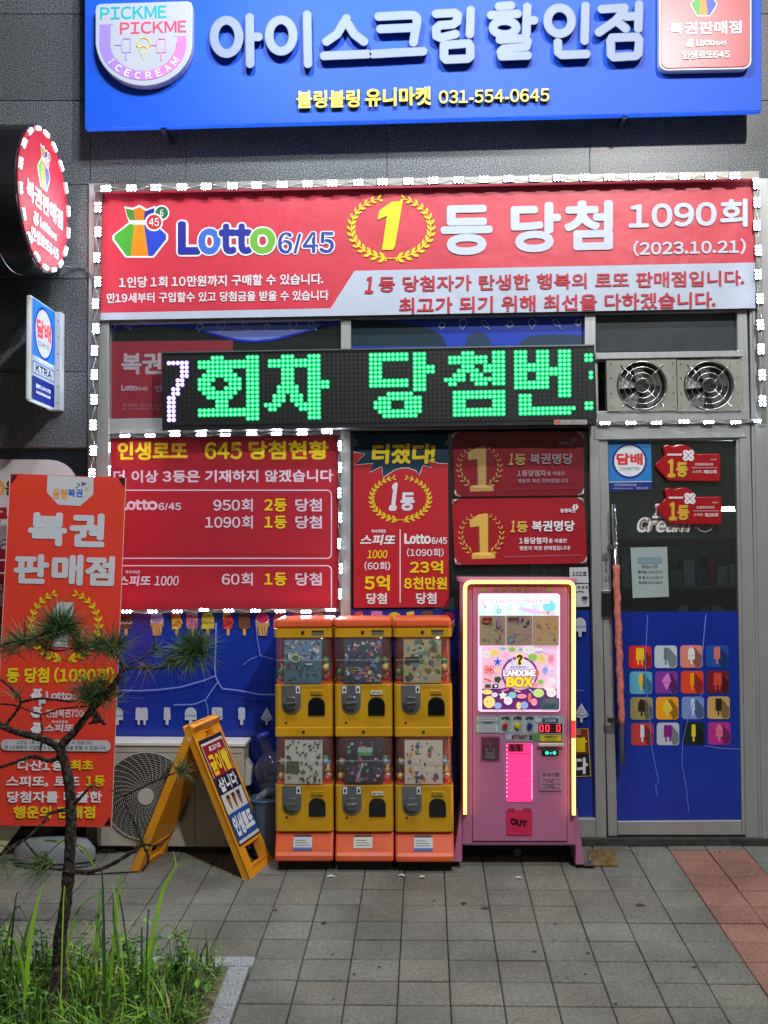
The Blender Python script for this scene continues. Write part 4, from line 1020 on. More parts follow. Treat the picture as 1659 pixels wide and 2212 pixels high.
for i, (d, bgc, k, c) in enumerate(SQ):
    r, q_ = divmod(i, 4); x = 1358.5 + 55.4 * q_ + 1.6 * r; y = 1395 + 55.6 * r - .6 * q_; s_ = 48.5
    o = Print(flat(.0245), .45, base=.0004); o.rrect(x, y, x + s_, y + s_, 7, bgc)
    sh = tuple(int(v * .62) for v in bgc)
    w = {'double': .72, 'melon': .8, 'cone': .8}.get(k, .62) * s_ * .62 if k not in ('melon', 'cone') else s_ * .5
    cx, cy = x + s_ * .5, y + s_ * .47
    o.poly([(cx, cy - s_ * .36), (cx + w * .4, cy - s_ * .36), (x + s_ * .98, y + s_ * .5), (x + s_ * .98, y + s_ * .86), (x + s_ * .86, y + s_ * .98), (cx + w * .5, y + s_ * .98), (cx, cy)], sh)
    popsicle(o, k, cx, cy, w, s_ * .76, c, tuple(int(v * .7) for v in c), bgc, c)
    tag(o.build('square_sticker'), 'square door sticker showing a ' + d, 'sticker', 'square popsicle stickers on the door')

# ---------------------------------------------------------------- round projecting sign
RC = Vector((-1.93, -.44, 3.44)); RR = .362
rs = thing('round_sign', 'round red lottery sign on a black drum, ringed with white lights', 'projecting sign', (RC.x - .2, 0, RC.z - .37))
mb = MB().mat(pmat('black_gloss_drum', (44, 45, 48), .22, .6, .2, 3.)); n = 48
mb.smooth = False; mb.disc((RC.x - .004, RC.y, RC.z), RR + .012, (1, 0, 0), 48, .55); mb.build('drum', rs, .004)
mb = MB().mat(pmat('thin_steel_band', (110, 110, 112), .3, 1.))
for dx in (.16, .30): mb.ring((RC.x - dx, RC.y, RC.z), RR + .0125, .003, 'x', 48)
mb.build('seam_band', rs)
mb = MB().mat(pmat('red_sign_face_lit', (168, 20, 42), .65, 0, .05, emit=.2, spec=.2)); mb.disc((RC.x + .004, RC.y, RC.z), RR, (1, 0, 0), 48, .006); face = mb.build('sign_face', rs)
def rmap(x, y, h): return Vector((RC.x + .004 + h, RC.y + x, RC.z - y))
pr = Print(rmap, .7, spec=.2); pr.em = .12; pr.bag(-.10, -.275, .075, -.06)
pr.text('복권판매점', -.26, -.03, .27, .075, (240, 225, 228), .03); pr.bag(-.17, .105, -.09, .175, True); pr.lotto(-.075, .11, .17, .165, [(240, 225, 228)] * 5, '6/45'); pr.text('인생로또645', -.2, .195, .2, .265, (240, 225, 228), .03)
pr.build('sign_lettering', face)
for i in range(18):
    a = 2 * math.pi * (i + .5) / 18; c = Vector((RC.x + .016, RC.y + (RR - .008) * math.cos(a), RC.z + (RR - .008) * math.sin(a))); tv = Vector((0, -math.sin(a), math.cos(a))); nv = Vector((0, math.cos(a), math.sin(a)))
    mb = MB().mat(WHITEP); mb.prism([c - tv * .03 - nv * .012, c + tv * .03 - nv * .012, c + tv * .03 + nv * .012, c - tv * .03 + nv * .012], (-.012, 0, 0)); mb.mat(LEDR)
    for k in (-1, 0, 1): mb.disc(c + tv * (k * .019) + Vector((.003, 0, 0)), .0065, (1, 0, 0), 10, .003)
    mb.build('led_module', rs)
mb = MB().mat(STEELD)
for z in (.12, -.18): mb.tube([(RC.x - .1, RC.y + .3, RC.z + z), (RC.x - .1, .01, RC.z + z)], .015, 8); mb.box(RC.x - .14, -.012, RC.z + z - .04, RC.x - .06, -.001, RC.z + z + .04)
mb.build('wall_bracket', rs)
mb = MB().mat(pmat('grey_cable', (90, 92, 94), .5)); mb.tube([P(139, 575, -.1), P(150, 577, -.03), P(172, 577, -.01), P(186, 580, -.02), P(198, 600, -.03), P(203, 640, -.04)], .005, 8); mb.build('power_cable', rs)
# ---------------------------------------------------------------- tobacco projecting sign
x0 = -2.0; yn, yf, zb, zt = -.42, -.06, 2.392, 2.949
cs = thing('tobacco_sign', 'upright blue and white tobacco sign projecting from the granite', 'projecting sign', (x0 - .02, 0, zb))
mb = MB().mat(WHITEP); mb.box(x0 - .03, yn, zb, x0, yf, zt); mb.build('sign_case', cs, .012, 3)
mb = MB().mat(pmat('pale_steel_channel', (200, 204, 210), .4, .2, .08)); mb.box(x0 - .05, yf + .001, zb + .004, x0 + .032, -.0, zt - .004); mb.mat(DARK)
for k in range(6): mb.disc((x0 + .016, yf - .0005, zb + .04 + k * .092), .004, n=8)
mb.build('wall_channel', cs, .002)
def cmap(x, y, h): return Vector((x0 + h, yn + .006 + (yf - yn - .01) * x, zt - .006 - (zt - zb - .012) * y))
pr = Print(cmap, .85, spec=.05); pr.rrect(0, 0, 1, 1, .03, (130, 140, 152)); pr.rrect(.02, .01, .98, .56, .03, (18, 92, 178)); pr.rrect(.02, .76, .98, .99, .03, (10, 24, 96))
tobacco(pr, .5, .3, .40, .265, (140, 146, 156)); pr.rect(.04, .615, .96, .735, (24, 40, 120)); pr.rect(.06, .625, .94, .725, (140, 148, 158)); pr.text('KTRA', .16, .635, .84, .715, (10, 14, 50), .06)
pr.text('시민국담배판매인회중앙회', .1, .565, .9, .59, (200, 215, 235), .01); pr.text('콜센터 1644-1785', .18, .825, .8, .865, (205, 212, 230), .02); pr.text('www.kmnews.co.kr', .18, .885, .8, .92, (205, 212, 230), .02); pr.build('sign_printing', cs)
# ---------------------------------------------------------------- neighbour's white board
t = thing('neighbour_board', 'pale rounded board with red band in the window left of the shop', 'sign board', P(60, 1500, .0))
mb = MB().mat(pmat('pale_board', (186, 188, 192), .45, 0, .06)); mb.pxprism([(-420, 1560), (166, 1560), (166, 1060)] + [(106 + 60 * math.sin(math.radians(a)), 1053 - 60 * math.cos(math.radians(a))) for a in range(90, -1, -15)] + [(-420, 990)], .005, .03); mb.build('board', t)
pr = Print(flat(.005), .45); pr.rect(-420, 1186, 166, 1560, (150, 22, 34)); pr.band(-6, 1054, 9, 17, (200, 150, 60), 0, 360); pr.text('윤', 12, 1038, 34, 1070, (40, 40, 44), .03); pr.text('무', -26, 1096, 20, 1132, (150, 22, 34), .05)
pr.line([(-6, 1190), (2, 1170), (10, 1165), (14, 1166)], 1.6, (40, 48, 90)); pr.band(10, 1184, 8, 10, (40, 48, 90), 100, 300); pr.rect(-30, 1208, 20, 1212, WHITE); pr.text('토', -10, 1262, 8, 1276, WHITE, .03); pr.rect(-30, 1236, 12, 1240, WHITE); pr.rect(-30, 1280, 20, 1310, (180, 182, 186)); pr.build('board_printing', t)
# lit tube inside the shop
t = thing('tube_lamp', 'lit white tube lamp inside the shop, seen through the door glass', 'lamp', (1.3, 1.4, 1.9)); mb = MB().mat(WHITEP); c0 = P(1558, 1100, 1.4); c1 = P(1612, 1098, 1.4); mb.box(c0.x, 1.4, c0.z, c1.x, 1.44, c0.z + .02); mb.build('lamp_body', t)
mb = MB().mat(emat('tube_glow', (.8, .95, 1.), 120.)); mb.tube([(c0.x, 1.39, c0.z - .008), (c1.x, 1.39, c0.z - .008)], .007, 8); mb.build('glowing_tube', t)
# ================================================================ ground
pave = vcol_mat('concrete_paver', .85, 85., .5, 1.45, .6)
TW, TD = .2, .187
cs_, sn_ = math.cos(math.radians(-.5)), math.sin(math.radians(-.5))
O = G(873.5, 1889.6)
mb = MB().mat(pave); rnd = random.Random(3)
GREY = lin((120, 119, 110))
def tp(u, v, dz=0.):
    x = O.x + u * cs_ - v * sn_; y = O.y + u * sn_ + v * cs_; return (x, y, gz(y) + dz)
rl = G(1419.5, 1819); ured = round(((rl.x - O.x) * cs_ + (rl.y - O.y) * sn_) / TW)
K0, K1 = G(552, 2072), G(542, 2098)                         # planting bed corner
def inbed(x, y): return x < K0.x - .002 and y < K0.y - .002
for i in range(-24, 26):
    for j in range(-26, 4):
        u0, v0 = i * TW, j * TD; c = tp(u0 + TW / 2, v0 + TD / 2)
        if c[1] > -.035: 
            if c[1] > .06: continue
        if inbed(c[0] - .06, c[1] - .06): continue
        h = rnd.uniform(-.0022, .0018); t = rnd.uniform(.91, 1.08); col = tuple(g * t for g in GREY)
        warm = rnd.uniform(-.03, .03); col = (col[0] * (1 + warm), col[1], col[2] * (1 - warm))
        if ured <= i < ured + 2 and c[1] < -.13: col = tuple(a * t for a in lin((156, 112, 96)))
        g = .0024; e = .0042; b = .005
        lo = [tp(u0 + g, v0 + e, -.02), tp(u0 + TW - g, v0 + e, -.02), tp(u0 + TW - g, v0 + TD - e, -.02), tp(u0 + g, v0 + TD - e, -.02)]
        md = [tp(u0 + g, v0 + e, h - .003), tp(u0 + TW - g, v0 + e, h - .003), tp(u0 + TW - g, v0 + TD - e, h - .003), tp(u0 + g, v0 + TD - e, h - .003)]
        hi = [tp(u0 + g + b, v0 + e + b, h), tp(u0 + TW - g - b, v0 + e + b, h), tp(u0 + TW - g - b, v0 + TD - e - b, h), tp(u0 + g + b, v0 + TD - e - b, h)]
        fs = [(8, 9, 10, 11)] + [(k, (k + 1) % 4, 4 + (k + 1) % 4, 4 + k) for k in range(4)] + [(4 + k, 4 + (k + 1) % 4, 8 + (k + 1) % 4, 8 + k) for k in range(4)]
        mb.add(lo + md + hi, fs, col)
tag(mb.build('pavement'), kind='structure')
soil = ramp_noise_mat('damp_joint_soil', [(.3, (28, 27, 23)), (.7, (64, 61, 52))], 40., .95, 5, .6)
mb = MB().mat(soil)
def gsheet(x0, y0, x1, y1, dz): mb.quad((x0, y0, gz(y0) + dz), (x1, y0, gz(y0) + dz), (x1, y1, gz(y1) + dz), (x0, y1, gz(y1) + dz))
gsheet(-40, -40, 40, .08, -.012); tag(mb.build('ground'), kind='structure')
# planting bed: soil, kerb stones
bedm = ramp_noise_mat('sandy_soil', [(.3, (58, 50, 36)), (.5, (112, 102, 78)), (.7, (150, 142, 116))], 25., .95, 8, 1., dist=.02)
mb = MB().mat(bedm); rnd = random.Random(5); nx, ny = 26, 26; bx0, bx1, by1, by0 = -3.4, K0.x - .08, K0.y - .08, -4.6
vs = []
for j in range(ny + 1):
    for i in range(nx + 1):
        x = bx0 + (bx1 - bx0) * i / nx; y = by0 + (by1 - by0) * j / ny; vs.append((x, y, gz(y) - .006 + rnd.uniform(0, .03) * (0 < i < nx and 0 < j < ny)))
mb.add(vs, [(j * (nx + 1) + i, j * (nx + 1) + i + 1, (j + 1) * (nx + 1) + i + 1, (j + 1) * (nx + 1) + i) for j in range(ny) for i in range(nx)])
tag(mb.build('planting_bed'), kind='structure')
kerbm = ramp_noise_mat('pale_granite_kerb', [(.35, (108, 112, 116)), (.5, (150, 153, 156)), (.65, (186, 188, 190))], 160., .75, 2.5, .1, tone=(3., .8, 1.08))
kw = .085
def kerb(x0, y0, x1, y1, lab):
    mb = MB().mat(kerbm); top = [(x0, y0, gz(y0) + .012), (x1, y0, gz(y0) + .012), (x1, y1, gz(y1) + .012), (x0, y1, gz(y1) + .012)]
    mb.prism([Vector(p) for p in top], (0, 0, -.1)); tag(mb.build('kerb_stone', None, .004), lab, 'kerb', 'granite kerb stones round the planting bed')
kerb(K0.x - .75, K0.y - kw, K0.x, K0.y, 'pale granite kerb stone along the back of the planting bed, ending at the corner')
kerb(K0.x - 1.76, K0.y - kw, K0.x - .755, K0.y, 'pale granite kerb stone along the back of the planting bed, behind the pine trunk')
kerb(K0.x - kw - .01, K0.y - kw - 1.0, K0.x - .012, K0.y - kw - .006, 'pale granite kerb stone down the right side of the planting bed')
# worn brown mat by the pink machine's foot
a = [G(1272, 1872), G(1336, 1872), G(1326, 1839), G(1270, 1839)]
mb = MB().mat(ramp_noise_mat('brown_cardboard', [(.35, (84, 66, 36)), (.65, (132, 108, 62))], 30., .9, 6, .3)); mb.prism([p + Vector((0, 0, .010)) for p in a], (0, 0, -.008)); tag(mb.build('floor_mat'), 'worn brown mat on the paving between the pink machine and the door', 'mat')
# litter
wl = pmat('white_shell', (205, 202, 192), .5)
for (x, y, s, r, lab) in ((716, 1897, .022, .2, 'curved white scrap on the paving before the middle capsule machine'), (865, 1895, .02, -.4, 'curved white scrap on the paving before the right capsule machine'), (912, 1898, .016, .1, 'small round white scrap right of the curved scraps'), (1120, 1900, .016, 0, 'small flat white scrap on the paving before the pink machine')):
    c = G(x, y); mb = MB().mat(wl); n = 8; pts = []
    for k in range(n + 1):
        an = math.pi * (.15 + .7 * k / n) + r; pts.append((c.x + s * math.cos(an), c.y + s * .6 * math.sin(an) - s * .4, gz(c.y) + .006 + .004 * math.sin(math.pi * k / n)))
    mb.tube(pts, [.002 + .005 * math.sin(math.pi * k / n) for k in range(n + 1)], 6); tag(mb.build('litter_scrap'), lab, 'litter', 'white scraps on the paving')
mb = MB().mat(pmat('dark_gum', (62, 62, 58), .8, 0, .2)); rnd = random.Random(11)
for (x, y, s) in ((1383, 1956, .022), (1001, 1952, .018), (1048, 1963, .018), (1154, 2057, .012), (938, 1946, .008), (1352, 1957, .006), (700, 1994, .014), (1200, 1997, .009), (1270, 2060, .01), (820, 2090, .008), (1500, 2090, .009), (770, 1960, .006), (1230, 1930, .007), (1330, 2170, .009)):
    c = G(x, y); pts = [(c.x + s * math.cos(k * .7) * rnd.uniform(.7, 1.1), c.y + s * .8 * math.sin(k * .7) * rnd.uniform(.7, 1.1)) for k in range(9)]
    mb.poly([(px_, py_, gz(py_) + .0042) for px_, py_ in pts])
o = mb.build('gum_stain'); tag(o, kind='stuff', label='dark gum stains scattered over the paving', cat='stain')

gr = [pmat('grit', c, .9, 0, .2) for c in ((60, 54, 44), (120, 112, 96), (90, 70, 44), (36, 34, 30), (150, 146, 136))]
mb = MB(); rnd = random.Random(17)
for k in range(420):
    x = rnd.uniform(-2.2, 2.0); y = -rnd.random() ** 1.8 * 1.9 - .03
    if k % 3 == 0: y = -.05 - rnd.random() * .12
    if inbed(x - .1, y - .1): continue
    s_ = rnd.uniform(.0015, .006) * (1.8 if k % 19 == 0 else 1); a0 = rnd.random() * 6; z = gz(y) + .003; mb.mat(gr[k % 5])
    q = [(x + s_ * math.cos(a0 + t) * rnd.uniform(.6, 1.2), y + s_ * math.sin(a0 + t) * rnd.uniform(.6, 1.2), z) for t in (0, 1.5, 3., 4.6)]
    mb.add(q + [(x, y, z + s_ * .6)], [(0, 1, 4), (1, 2, 4), (2, 3, 4), (3, 0, 4)])
tag(mb.build('grit'), 'scattered grit and crumbs on the paving before the shop', 'grit', kind='stuff')

# ================================================================ capsule machines
yel = pmat('yellow_plastic', (198, 148, 22), .34, 0, .10, 7., bump=.02, bs=50., rvar=.08)
ora = pmat('orange_plastic', (224, 96, 52), .36, 0, .08, 7., rvar=.08)
redi = pmat('red_orange_inner', (226, 70, 40), .4, 0, .1, 6.)
greyp = pmat('grey_mech_plate', (112, 116, 120), .38, .5, .1, 10.)
chute_m = pmat('smoked_chute', (20, 22, 24), .14, 0, .2, 6., coat=.3)
DOME = hazy('clear_dome', (.97, .97, .97), .05, .05, 1.6)
def rbox(mb, x0, x1, y0, y1, z0, z1, r, n=5, front_only=False):
    pts = []
    for cx, cy, a in ((x1 - r, y0 + r, -90), (x1 - r, y1 - r, 0), (x0 + r, y1 - r, 90), (x0 + r, y0 + r, 180)):
        for i in range(n + 1):
            t = math.radians(a + 90 * i / n); pts.append((cx + r * math.cos(t), cy + r * math.sin(t)))
    m = len(pts); mb.add([(x, y, z0) for x, y in pts] + [(x, y, z1) for x, y in pts], [tuple(range(m - 1, -1, -1)), tuple(range(m, 2 * m))] + [(k, (k + 1) % m, m + (k + 1) % m, m + k) for k in range(m)])
HW = .148
def capsule_machine(loc):
    t = thing('capsule_machine', 'x', 'capsule machine', loc, 'capsule machines in a row by the wall')
    L = Vector(loc)
    def at(mb): mb.v = [(v[0] + L.x, v[1] + L.y, v[2] + L.z) for v in mb.v]; return mb
    def fin(mb, nm, par=t, **k): return at(mb).build(nm, par, **k)
    mb = MB().mat(DARK); mb.box(-.135, .03, 0, .135, .33, .055); fin(mb, 'base_block')
    mb = MB().mat(ora)      # sloping orange foot
    pr_ = [(-.02, .055), (-.02, .085), (-.008, .10), (.035, .195), (.34, .195), (.34, .055)]
    mb.add([(x, y, z) for x in (-HW, HW) for y, z in pr_], [tuple(range(5, -1, -1)), tuple(range(6, 12))] + [(k, (k + 1) % 6, 6 + (k + 1) % 6, 6 + k) for k in range(6)])
    foot = fin(mb, 'orange_foot', bevel=.012, seg=3)
    for tier, z0, zb, zd in ((0, .195, .432, .672), (1, .672, .940, 1.180)):
        mb = MB().mat(yel); rbox(mb, -HW, HW, .012, .34, z0 + .002, zb, .022)
        if tier: mb.box(-HW + .004, .006, z0 + .003, HW - .004, .02, z0 + .052)
        body = fin(mb, 'yellow_body', bevel=.005)
        zt = zb - .004
        mb = MB().mat(greyp); w = .049; cx = -.062; pts = [(cx - w, .006, zt)] + [(cx - w * math.cos(math.pi * k / 12), .006, zt - .098 - w * math.sin(math.pi * k / 12)) for k in range(13)] + [(cx + w, .006, zt)]
        mb.prism(pts, (0, .01, 0)); mech = fin(mb, 'coin_mechanism', bevel=.003)
        mb = MB().mat(pmat('chrome_knob', (150, 154, 158), .25, .9, .1)); kz = zt - .088
        mb.disc((cx, -.012, kz), .036, n=6, depth=.02, r2=.039); mb.mat(pmat('bright_chrome', (215, 218, 220), .12, 1., .05))
        mb.prism([(cx - .028, -.026, kz - .004), (cx + .026, -.026, kz + .001), (cx + .028, -.026, kz + .007), (cx - .026, -.026, kz + .004)], (0, .014, 0)); fin(mb, 'knob', mech, bevel=.003)
        mb = MB().mat(pmat('white_arrow_label', (205, 206, 208), .5)); mb.box(-.038, .003, zt - .04, -.016, .006, zt - .003)
        mb.mat(BLACKP); mb.poly([(-.031, .002, zt - .014), (-.023, .002, zt - .014), (-.023, .002, zt - .024), (-.019, .002, zt - .024), (-.027, .002, zt - .034), (-.035, .002, zt - .024), (-.031, .002, zt - .024)]); fin(mb, 'arrow_label')
        mb = MB().mat(chute_m); w = .043; cx = .067; zc = zt - .155; pts = [(cx - w, .004, zc), (cx + w, .004, zc)] + [(cx + w * math.cos(math.pi * k / 12), .004, zc + .058 + .036 * math.sin(math.pi * k / 12)) for k in range(13)]
        mb.prism(pts, (0, .02, 0)); fin(mb, 'prize_chute', bevel=.006, seg=3)
        mb = MB().mat(yel); mb.box(.036, .005, zt - .049, .099, .013, zt - .026); fin(mb, 'price_holder', bevel=.003)
        mb = MB().mat(DARK); mb.disc((-.089, .008, z0 + .075), .0055, n=10, depth=.004); fin(mb, 'keyhole')
        # clear cover, red inner housing and the capsules
        mb = MB().mat(redi); rbox(mb, -HW + .006, HW - .006, .17, .335, zb, zd, .015); mb.box(-HW + .01, .03, zb, HW - .01, .17, zb + .008); fin(mb, 'inner_housing')
        mb = MB().mat(DOME); prof = [(.012, .0), (-.006, .02), (-.012, .06), (-.012, .16), (-.006, .215), (.006, .24)]; xs = [-HW + .003, -HW + .004, -HW + .012, -HW + .028, -HW + .055, HW - .055, HW - .028, HW - .012, HW - .004, HW - .003]; yo = [.165, .052, .026, .010, .0, .0, .010, .026, .052, .165]; nx_ = len(xs)
        vs = [(x, (y + o) if o < .1 else .168, zb + z) for y, z in prof for x, o in zip(xs, yo)]
        mb.smooth = True; mb.add(vs, [(j * nx_ + i, j * nx_ + i + 1, (j + 1) * nx_ + i + 1, (j + 1) * nx_ + i) for j in range(5) for i in range(nx_ - 1)]); mb.smooth = False; mb.mat(pmat('clear_seam', (190, 190, 185), .2)); mb.box(-HW + .012, -.014, zb + .125, HW - .012, -.0125, zb + .1268)
        fin(mb, 'clear_cover')
        mb = MB(); rn = random.Random(tier * 7 + 3); pal = [(220, 210, 190), (200, 60, 50), (90, 140, 80), (220, 180, 90), (120, 150, 190), (230, 230, 226)]
        for k in range(18):
            mb.mat(pmat('capsule_shell', pal[k % 6], .25, coat=.4, var=.02)); x = rn.choice((-1, 1)) * rn.uniform(.10, .122); mb.ball((x, rn.uniform(.06, .14), zb + .022 + .10 * rn.random()), .019, 8, 6)
        o = fin(mb, 'capsule_fill'); o['kind'] = 'stuff'
    mb = MB().mat(yel); rbox(mb, -HW, HW, .004, .338, 1.180, 1.226, .02); mb.mat(pmat('lock_brass', (120, 112, 96), .3, .9)); mb.disc((.0, -.001, 1.205), .009, n=12, depth=.006); mb.mat(DARK); mb.disc((.0, -.0018, 1.205), .004, n=6); mb.mat(pmat('grey_maker_label', (104, 100, 96), .5)); mb.box(.045, .0025, 1.19, .107, .004, 1.215); mb.mat(pmat('dark_label', (38, 36, 40), .5)); mb.box(.045, .0018, 1.206, .107, .0024, 1.215); fin(mb, 'top_band', bevel=.003)
    mb = MB().mat(pmat('lock_brass', (120, 112, 96), .3, .9)); mb.disc((.0, .003, .70), .008, n=12, depth=.006); mb.mat(DARK); mb.disc((.0, .0022, .70), .0035, n=6); fin(mb, 'tier_lock')
    mb = MB().mat(ora); rbox(mb, -HW, HW, .0, .34, 1.227, 1.274, .02); fin(mb, 'orange_lid', bevel=.014, seg=3)
    return t
gm = G(652, 1884); MYF = gm.y
def dup(t, loc):
    r = t.copy(); COL.objects.link(r); r.location = loc
    for ch in list(t.children):
        c = ch.copy(); COL.objects.link(c); c.parent = r
        for g in ch.children:
            d = g.copy(); COL.objects.link(d); d.parent = c
    return r
def gx(px, Y): return P(px, 1600, Y).x
xs3 = [gx(655.5, MYF), gx(785.5, MYF), gx(915, MYF)]; yo3 = [0, -.004, -.012]
m0 = capsule_machine((xs3[0], MYF, gz(MYF) + .002)); ms = [m0] + [dup(m0, (xs3[i], MYF + yo3[i], gz(MYF + yo3[i]) + .002)) for i in (1, 2)]
for m, l in zip(ms, ('two tier yellow capsule machine with blue and insect toy cards, next to the folding sign', 'two tier yellow capsule machine with white price labels, middle of the three', 'two tier yellow capsule machine next to the pink vending machine')): m['label'] = l
CARDS = [(0, 1, (70, 108, 130), 'teal'), (0, 0, (190, 190, 180), 'bugs'), (1, 1, (52, 66, 92), 'mix'), (1, 0, (40, 36, 48), 'dark'), (2, 1, (176, 160, 120), 'balls'), (2, 0, (206, 192, 176), 'gems')]
for mi, tier, base, kind in CARDS:
    m = ms[mi]; L = m.location; zb = .432 if tier == 0 else .940
    pr = Print(lambda x, y, h, L=L, zb=zb: Vector((L.x + x, L.y + .010 - h, L.z + zb + y)), .4, base=.0003, step=.00005)
    rn = random.Random(mi * 10 + tier); pr.poly([(-.098, .006), (.094, .006), (.096, .226), (-.096, .228)], base)
    R_ = lambda: rn.uniform(-.088, .086)
    if kind == 'teal':
        pr.poly([(-.096, .12), (.094, .12), (.096, .226), (-.096, .226)], (96, 136, 172))
        for k in range(60): pr.ell(R_(), rn.uniform(.13, .22), rn.uniform(.004, .013), rn.uniform(.003, .008), rn.choice([(206, 214, 222), (40, 60, 90), (170, 190, 205), (200, 140, 110), (60, 84, 120)]), rot=rn.random() * 3, n=9)
        for k in range(34): pr.ell(R_(), rn.uniform(.012, .1), rn.uniform(.002, .007), rn.uniform(.002, .006), rn.choice([(26, 40, 52), (34, 50, 66), (20, 30, 40)]), rot=rn.random() * 3, n=8)
        pr.ell(-.04, .135, .026, .024, (196, 188, 120), n=12); pr.ell(-.04, .133, .018, .016, (60, 110, 110), n=12); pr.rect(-.085, .094, -.058, .082, (150, 50, 46)); pr.ell(.03, .104, .018, .006, (190, 200, 190), n=10)
    elif kind in ('bugs',):
        for k in range(70):
            x, y = R_(), rn.uniform(.012, .22); a = rn.random() * 6.3; pr.ell(x, y, rn.uniform(.004, .011), rn.uniform(.002, .005), rn.choice([(40, 30, 26), (84, 52, 40), (30, 40, 30), (110, 90, 70)]), rot=a, n=8)
            for d in (-1, 1): pr.line([(x - .008 * math.cos(a + d), y - .008 * math.sin(a + d)), (x + .008 * math.cos(a + d), y + .008 * math.sin(a + d))], .0012, (46, 36, 30))
        pr.poly([(-.09, .07), (-.025, .062), (-.022, .12), (-.085, .125)], (62, 92, 50)); pr.ell(-.055, .095, .02, .012, (110, 60, 46), n=10)
    else:
        pal = {'mix': [(196, 204, 206), (70, 120, 170), (190, 80, 100), (120, 160, 110), (30, 36, 60), (220, 200, 120), (110, 140, 180)], 'dark': [(190, 90, 130), (90, 150, 110), (150, 60, 90), (80, 60, 110), (200, 190, 200), (30, 30, 40)], 'balls': [(70, 110, 80), (90, 130, 150), (190, 180, 160), (120, 100, 40), (110, 60, 70), (60, 60, 90), (150, 170, 70)], 'gems': [(190, 60, 50), (70, 60, 120), (120, 150, 70), (210, 150, 60), (60, 80, 110), (220, 200, 190), (150, 90, 110)]}[kind]
        for k in range(95 if kind == 'mix' else 62):
            r_ = rn.uniform(.004, .013) if kind != 'balls' else rn.uniform(.007, .018); pr.ell(R_(), rn.uniform(.016, .216), r_, r_ * rn.uniform(.6, 1), rn.choice(pal), rot=rn.random() * 3, n=10)
        if kind == 'dark':
            pr.rect(-.03, .19, .045, .165, (150, 176, 160)); pr.rect(-.03, .165, .04, .148, (70, 150, 100)); pr.poly([(-.04, .03), (-.03, .03), (.0, .11), (-.006, .11)], (170, 160, 170))
        if kind == 'balls': pr.poly([(-.09, .11), (-.02, .11), (-.02, .142), (-.09, .136)], (30, 28, 30)); pr.poly([(-.06, .15), (0, .17), (0, .182), (-.06, .162)], (150, 180, 110))
        if kind == 'mix': pr.rect(-.085, .085, -.015, .07, (190, 190, 130)); pr.rect(-.08, .083, -.02, .072, (60, 70, 50))
    pr.build('toy_card', m)
for mi in (0, 1, 2):
    m = ms[mi]; L = m.location
    pr = Print(lambda x, y, h, L=L: Vector((L.x + x, L.y - .006 + (y - .105) * .44 - h * .9 - .002, L.z + y + .004 + h * .4)), .45, base=.001)
    w = pr
    w.poly([(-.055, .115), (.04, .115), (.04, .165), (-.055, .165)], (196, 198, 202) if mi != 1 else (206, 202, 188))
    if mi != 1: w.poly([(-.055, .106), (.04, .106), (.04, .118), (-.055, .118)], (54, 110, 180))
    w.poly([(-.05, .166), (.035, .166), (.035, .175), (-.05, .175)], (58, 56, 76))
    for k in range(3): w.line([(-.045, .128 + .011 * k), (.03 - .01 * k, .128 + .011 * k)], .003, (90, 96, 110))
    w.build('instruction_label', m)
    for z0 in (.432, .940):
        pr = Print(lambda x, y, h, L=L, z=z0: Vector((L.x + x, L.y + .004 - h, L.z + z - .004 + y)), .45, base=.0006)
        if mi == 1: pr.poly([(.038, -.047), (.097, -.047), (.097, -.028), (.038, -.028)], (206, 208, 206)); pr.text('₩1,000', .043, -.032, .092, -.043, (40, 50, 60), .03) if False else pr.text('₩1,000', .044, -.043, .092, -.032, (40, 50, 60), .03, 0)
        else: pr.poly([(.040, -.046), (.095, -.046), (.095, -.029), (.040, -.029)], (150, 126, 30))
        if mi == 1: pr.poly([(-.108, -.04), (-.086, -.04), (-.086, -.003), (-.108, -.003)], (205, 206, 208)); pr.poly([(-.101, -.014), (-.093, -.014), (-.093, -.024), (-.089, -.024), (-.097, -.034), (-.105, -.024), (-.101, -.024)], (20, 20, 22))
        pr.build('price_label', m)
# ================================================================ pink vending machine
VY = -.36
pink = pmat('pink_enamel', (176, 106, 144), .42, 0, .05, 5., bump=.03, bs=120.)
pinkd = pmat('dark_pink_enamel', (150, 84, 118), .5, 0, .06, 5.)
z_ = lambda x, y: (967.8 + .3124 * x, 1216.6 + .3124 * y)
vm = thing('vending_machine', 'pink prize vending machine edged with a glowing amber light tube', 'vending machine', P(1120, 1845, VY))
def vbox(x0, y0, x1, y1, Yf, Yb, m, nm, par=vm, bevel=0.):
    mb = MB().mat(m); a = z_(x0, y0); b = z_(x1, y1); mb.pxprism([(a[0], b[1]), (b[0], b[1]), (b[0], a[1]), (a[0], a[1])], Yf, Yb); return mb.build(nm, par, bevel)
vbox(96, 128, 889, 1955, VY, -.02, pink, 'cabinet', bevel=.012)
mb = MB().mat(pink); mb.pxprism([z_(*p) for p in ((105, 140), (872, 140), (892, 128), (890, 100), (76, 98), (78, 128))], VY - .016, -.02); mb.build('top_cap', vm, .004)
vbox(168, 160, 826, 1925, VY - .004, VY, pmat('gap_shadow_strip', (46, 26, 36), .8), 'door_gap')
vbox(171, 163, 823, 1922, VY - .010, VY - .003, pink, 'front_door', bevel=.003)
for k, pts in enumerate((((95, 1660), (98, 1955), (98, 2068), (34, 2066)), ((882, 1700), (892, 1700), (944, 2086), (882, 2086)))):
    mb = MB().mat(pink); mb.pxprism([z_(*p) for p in reversed(pts)], VY + .002, VY + .30); mb.build('leg', vm, .004)
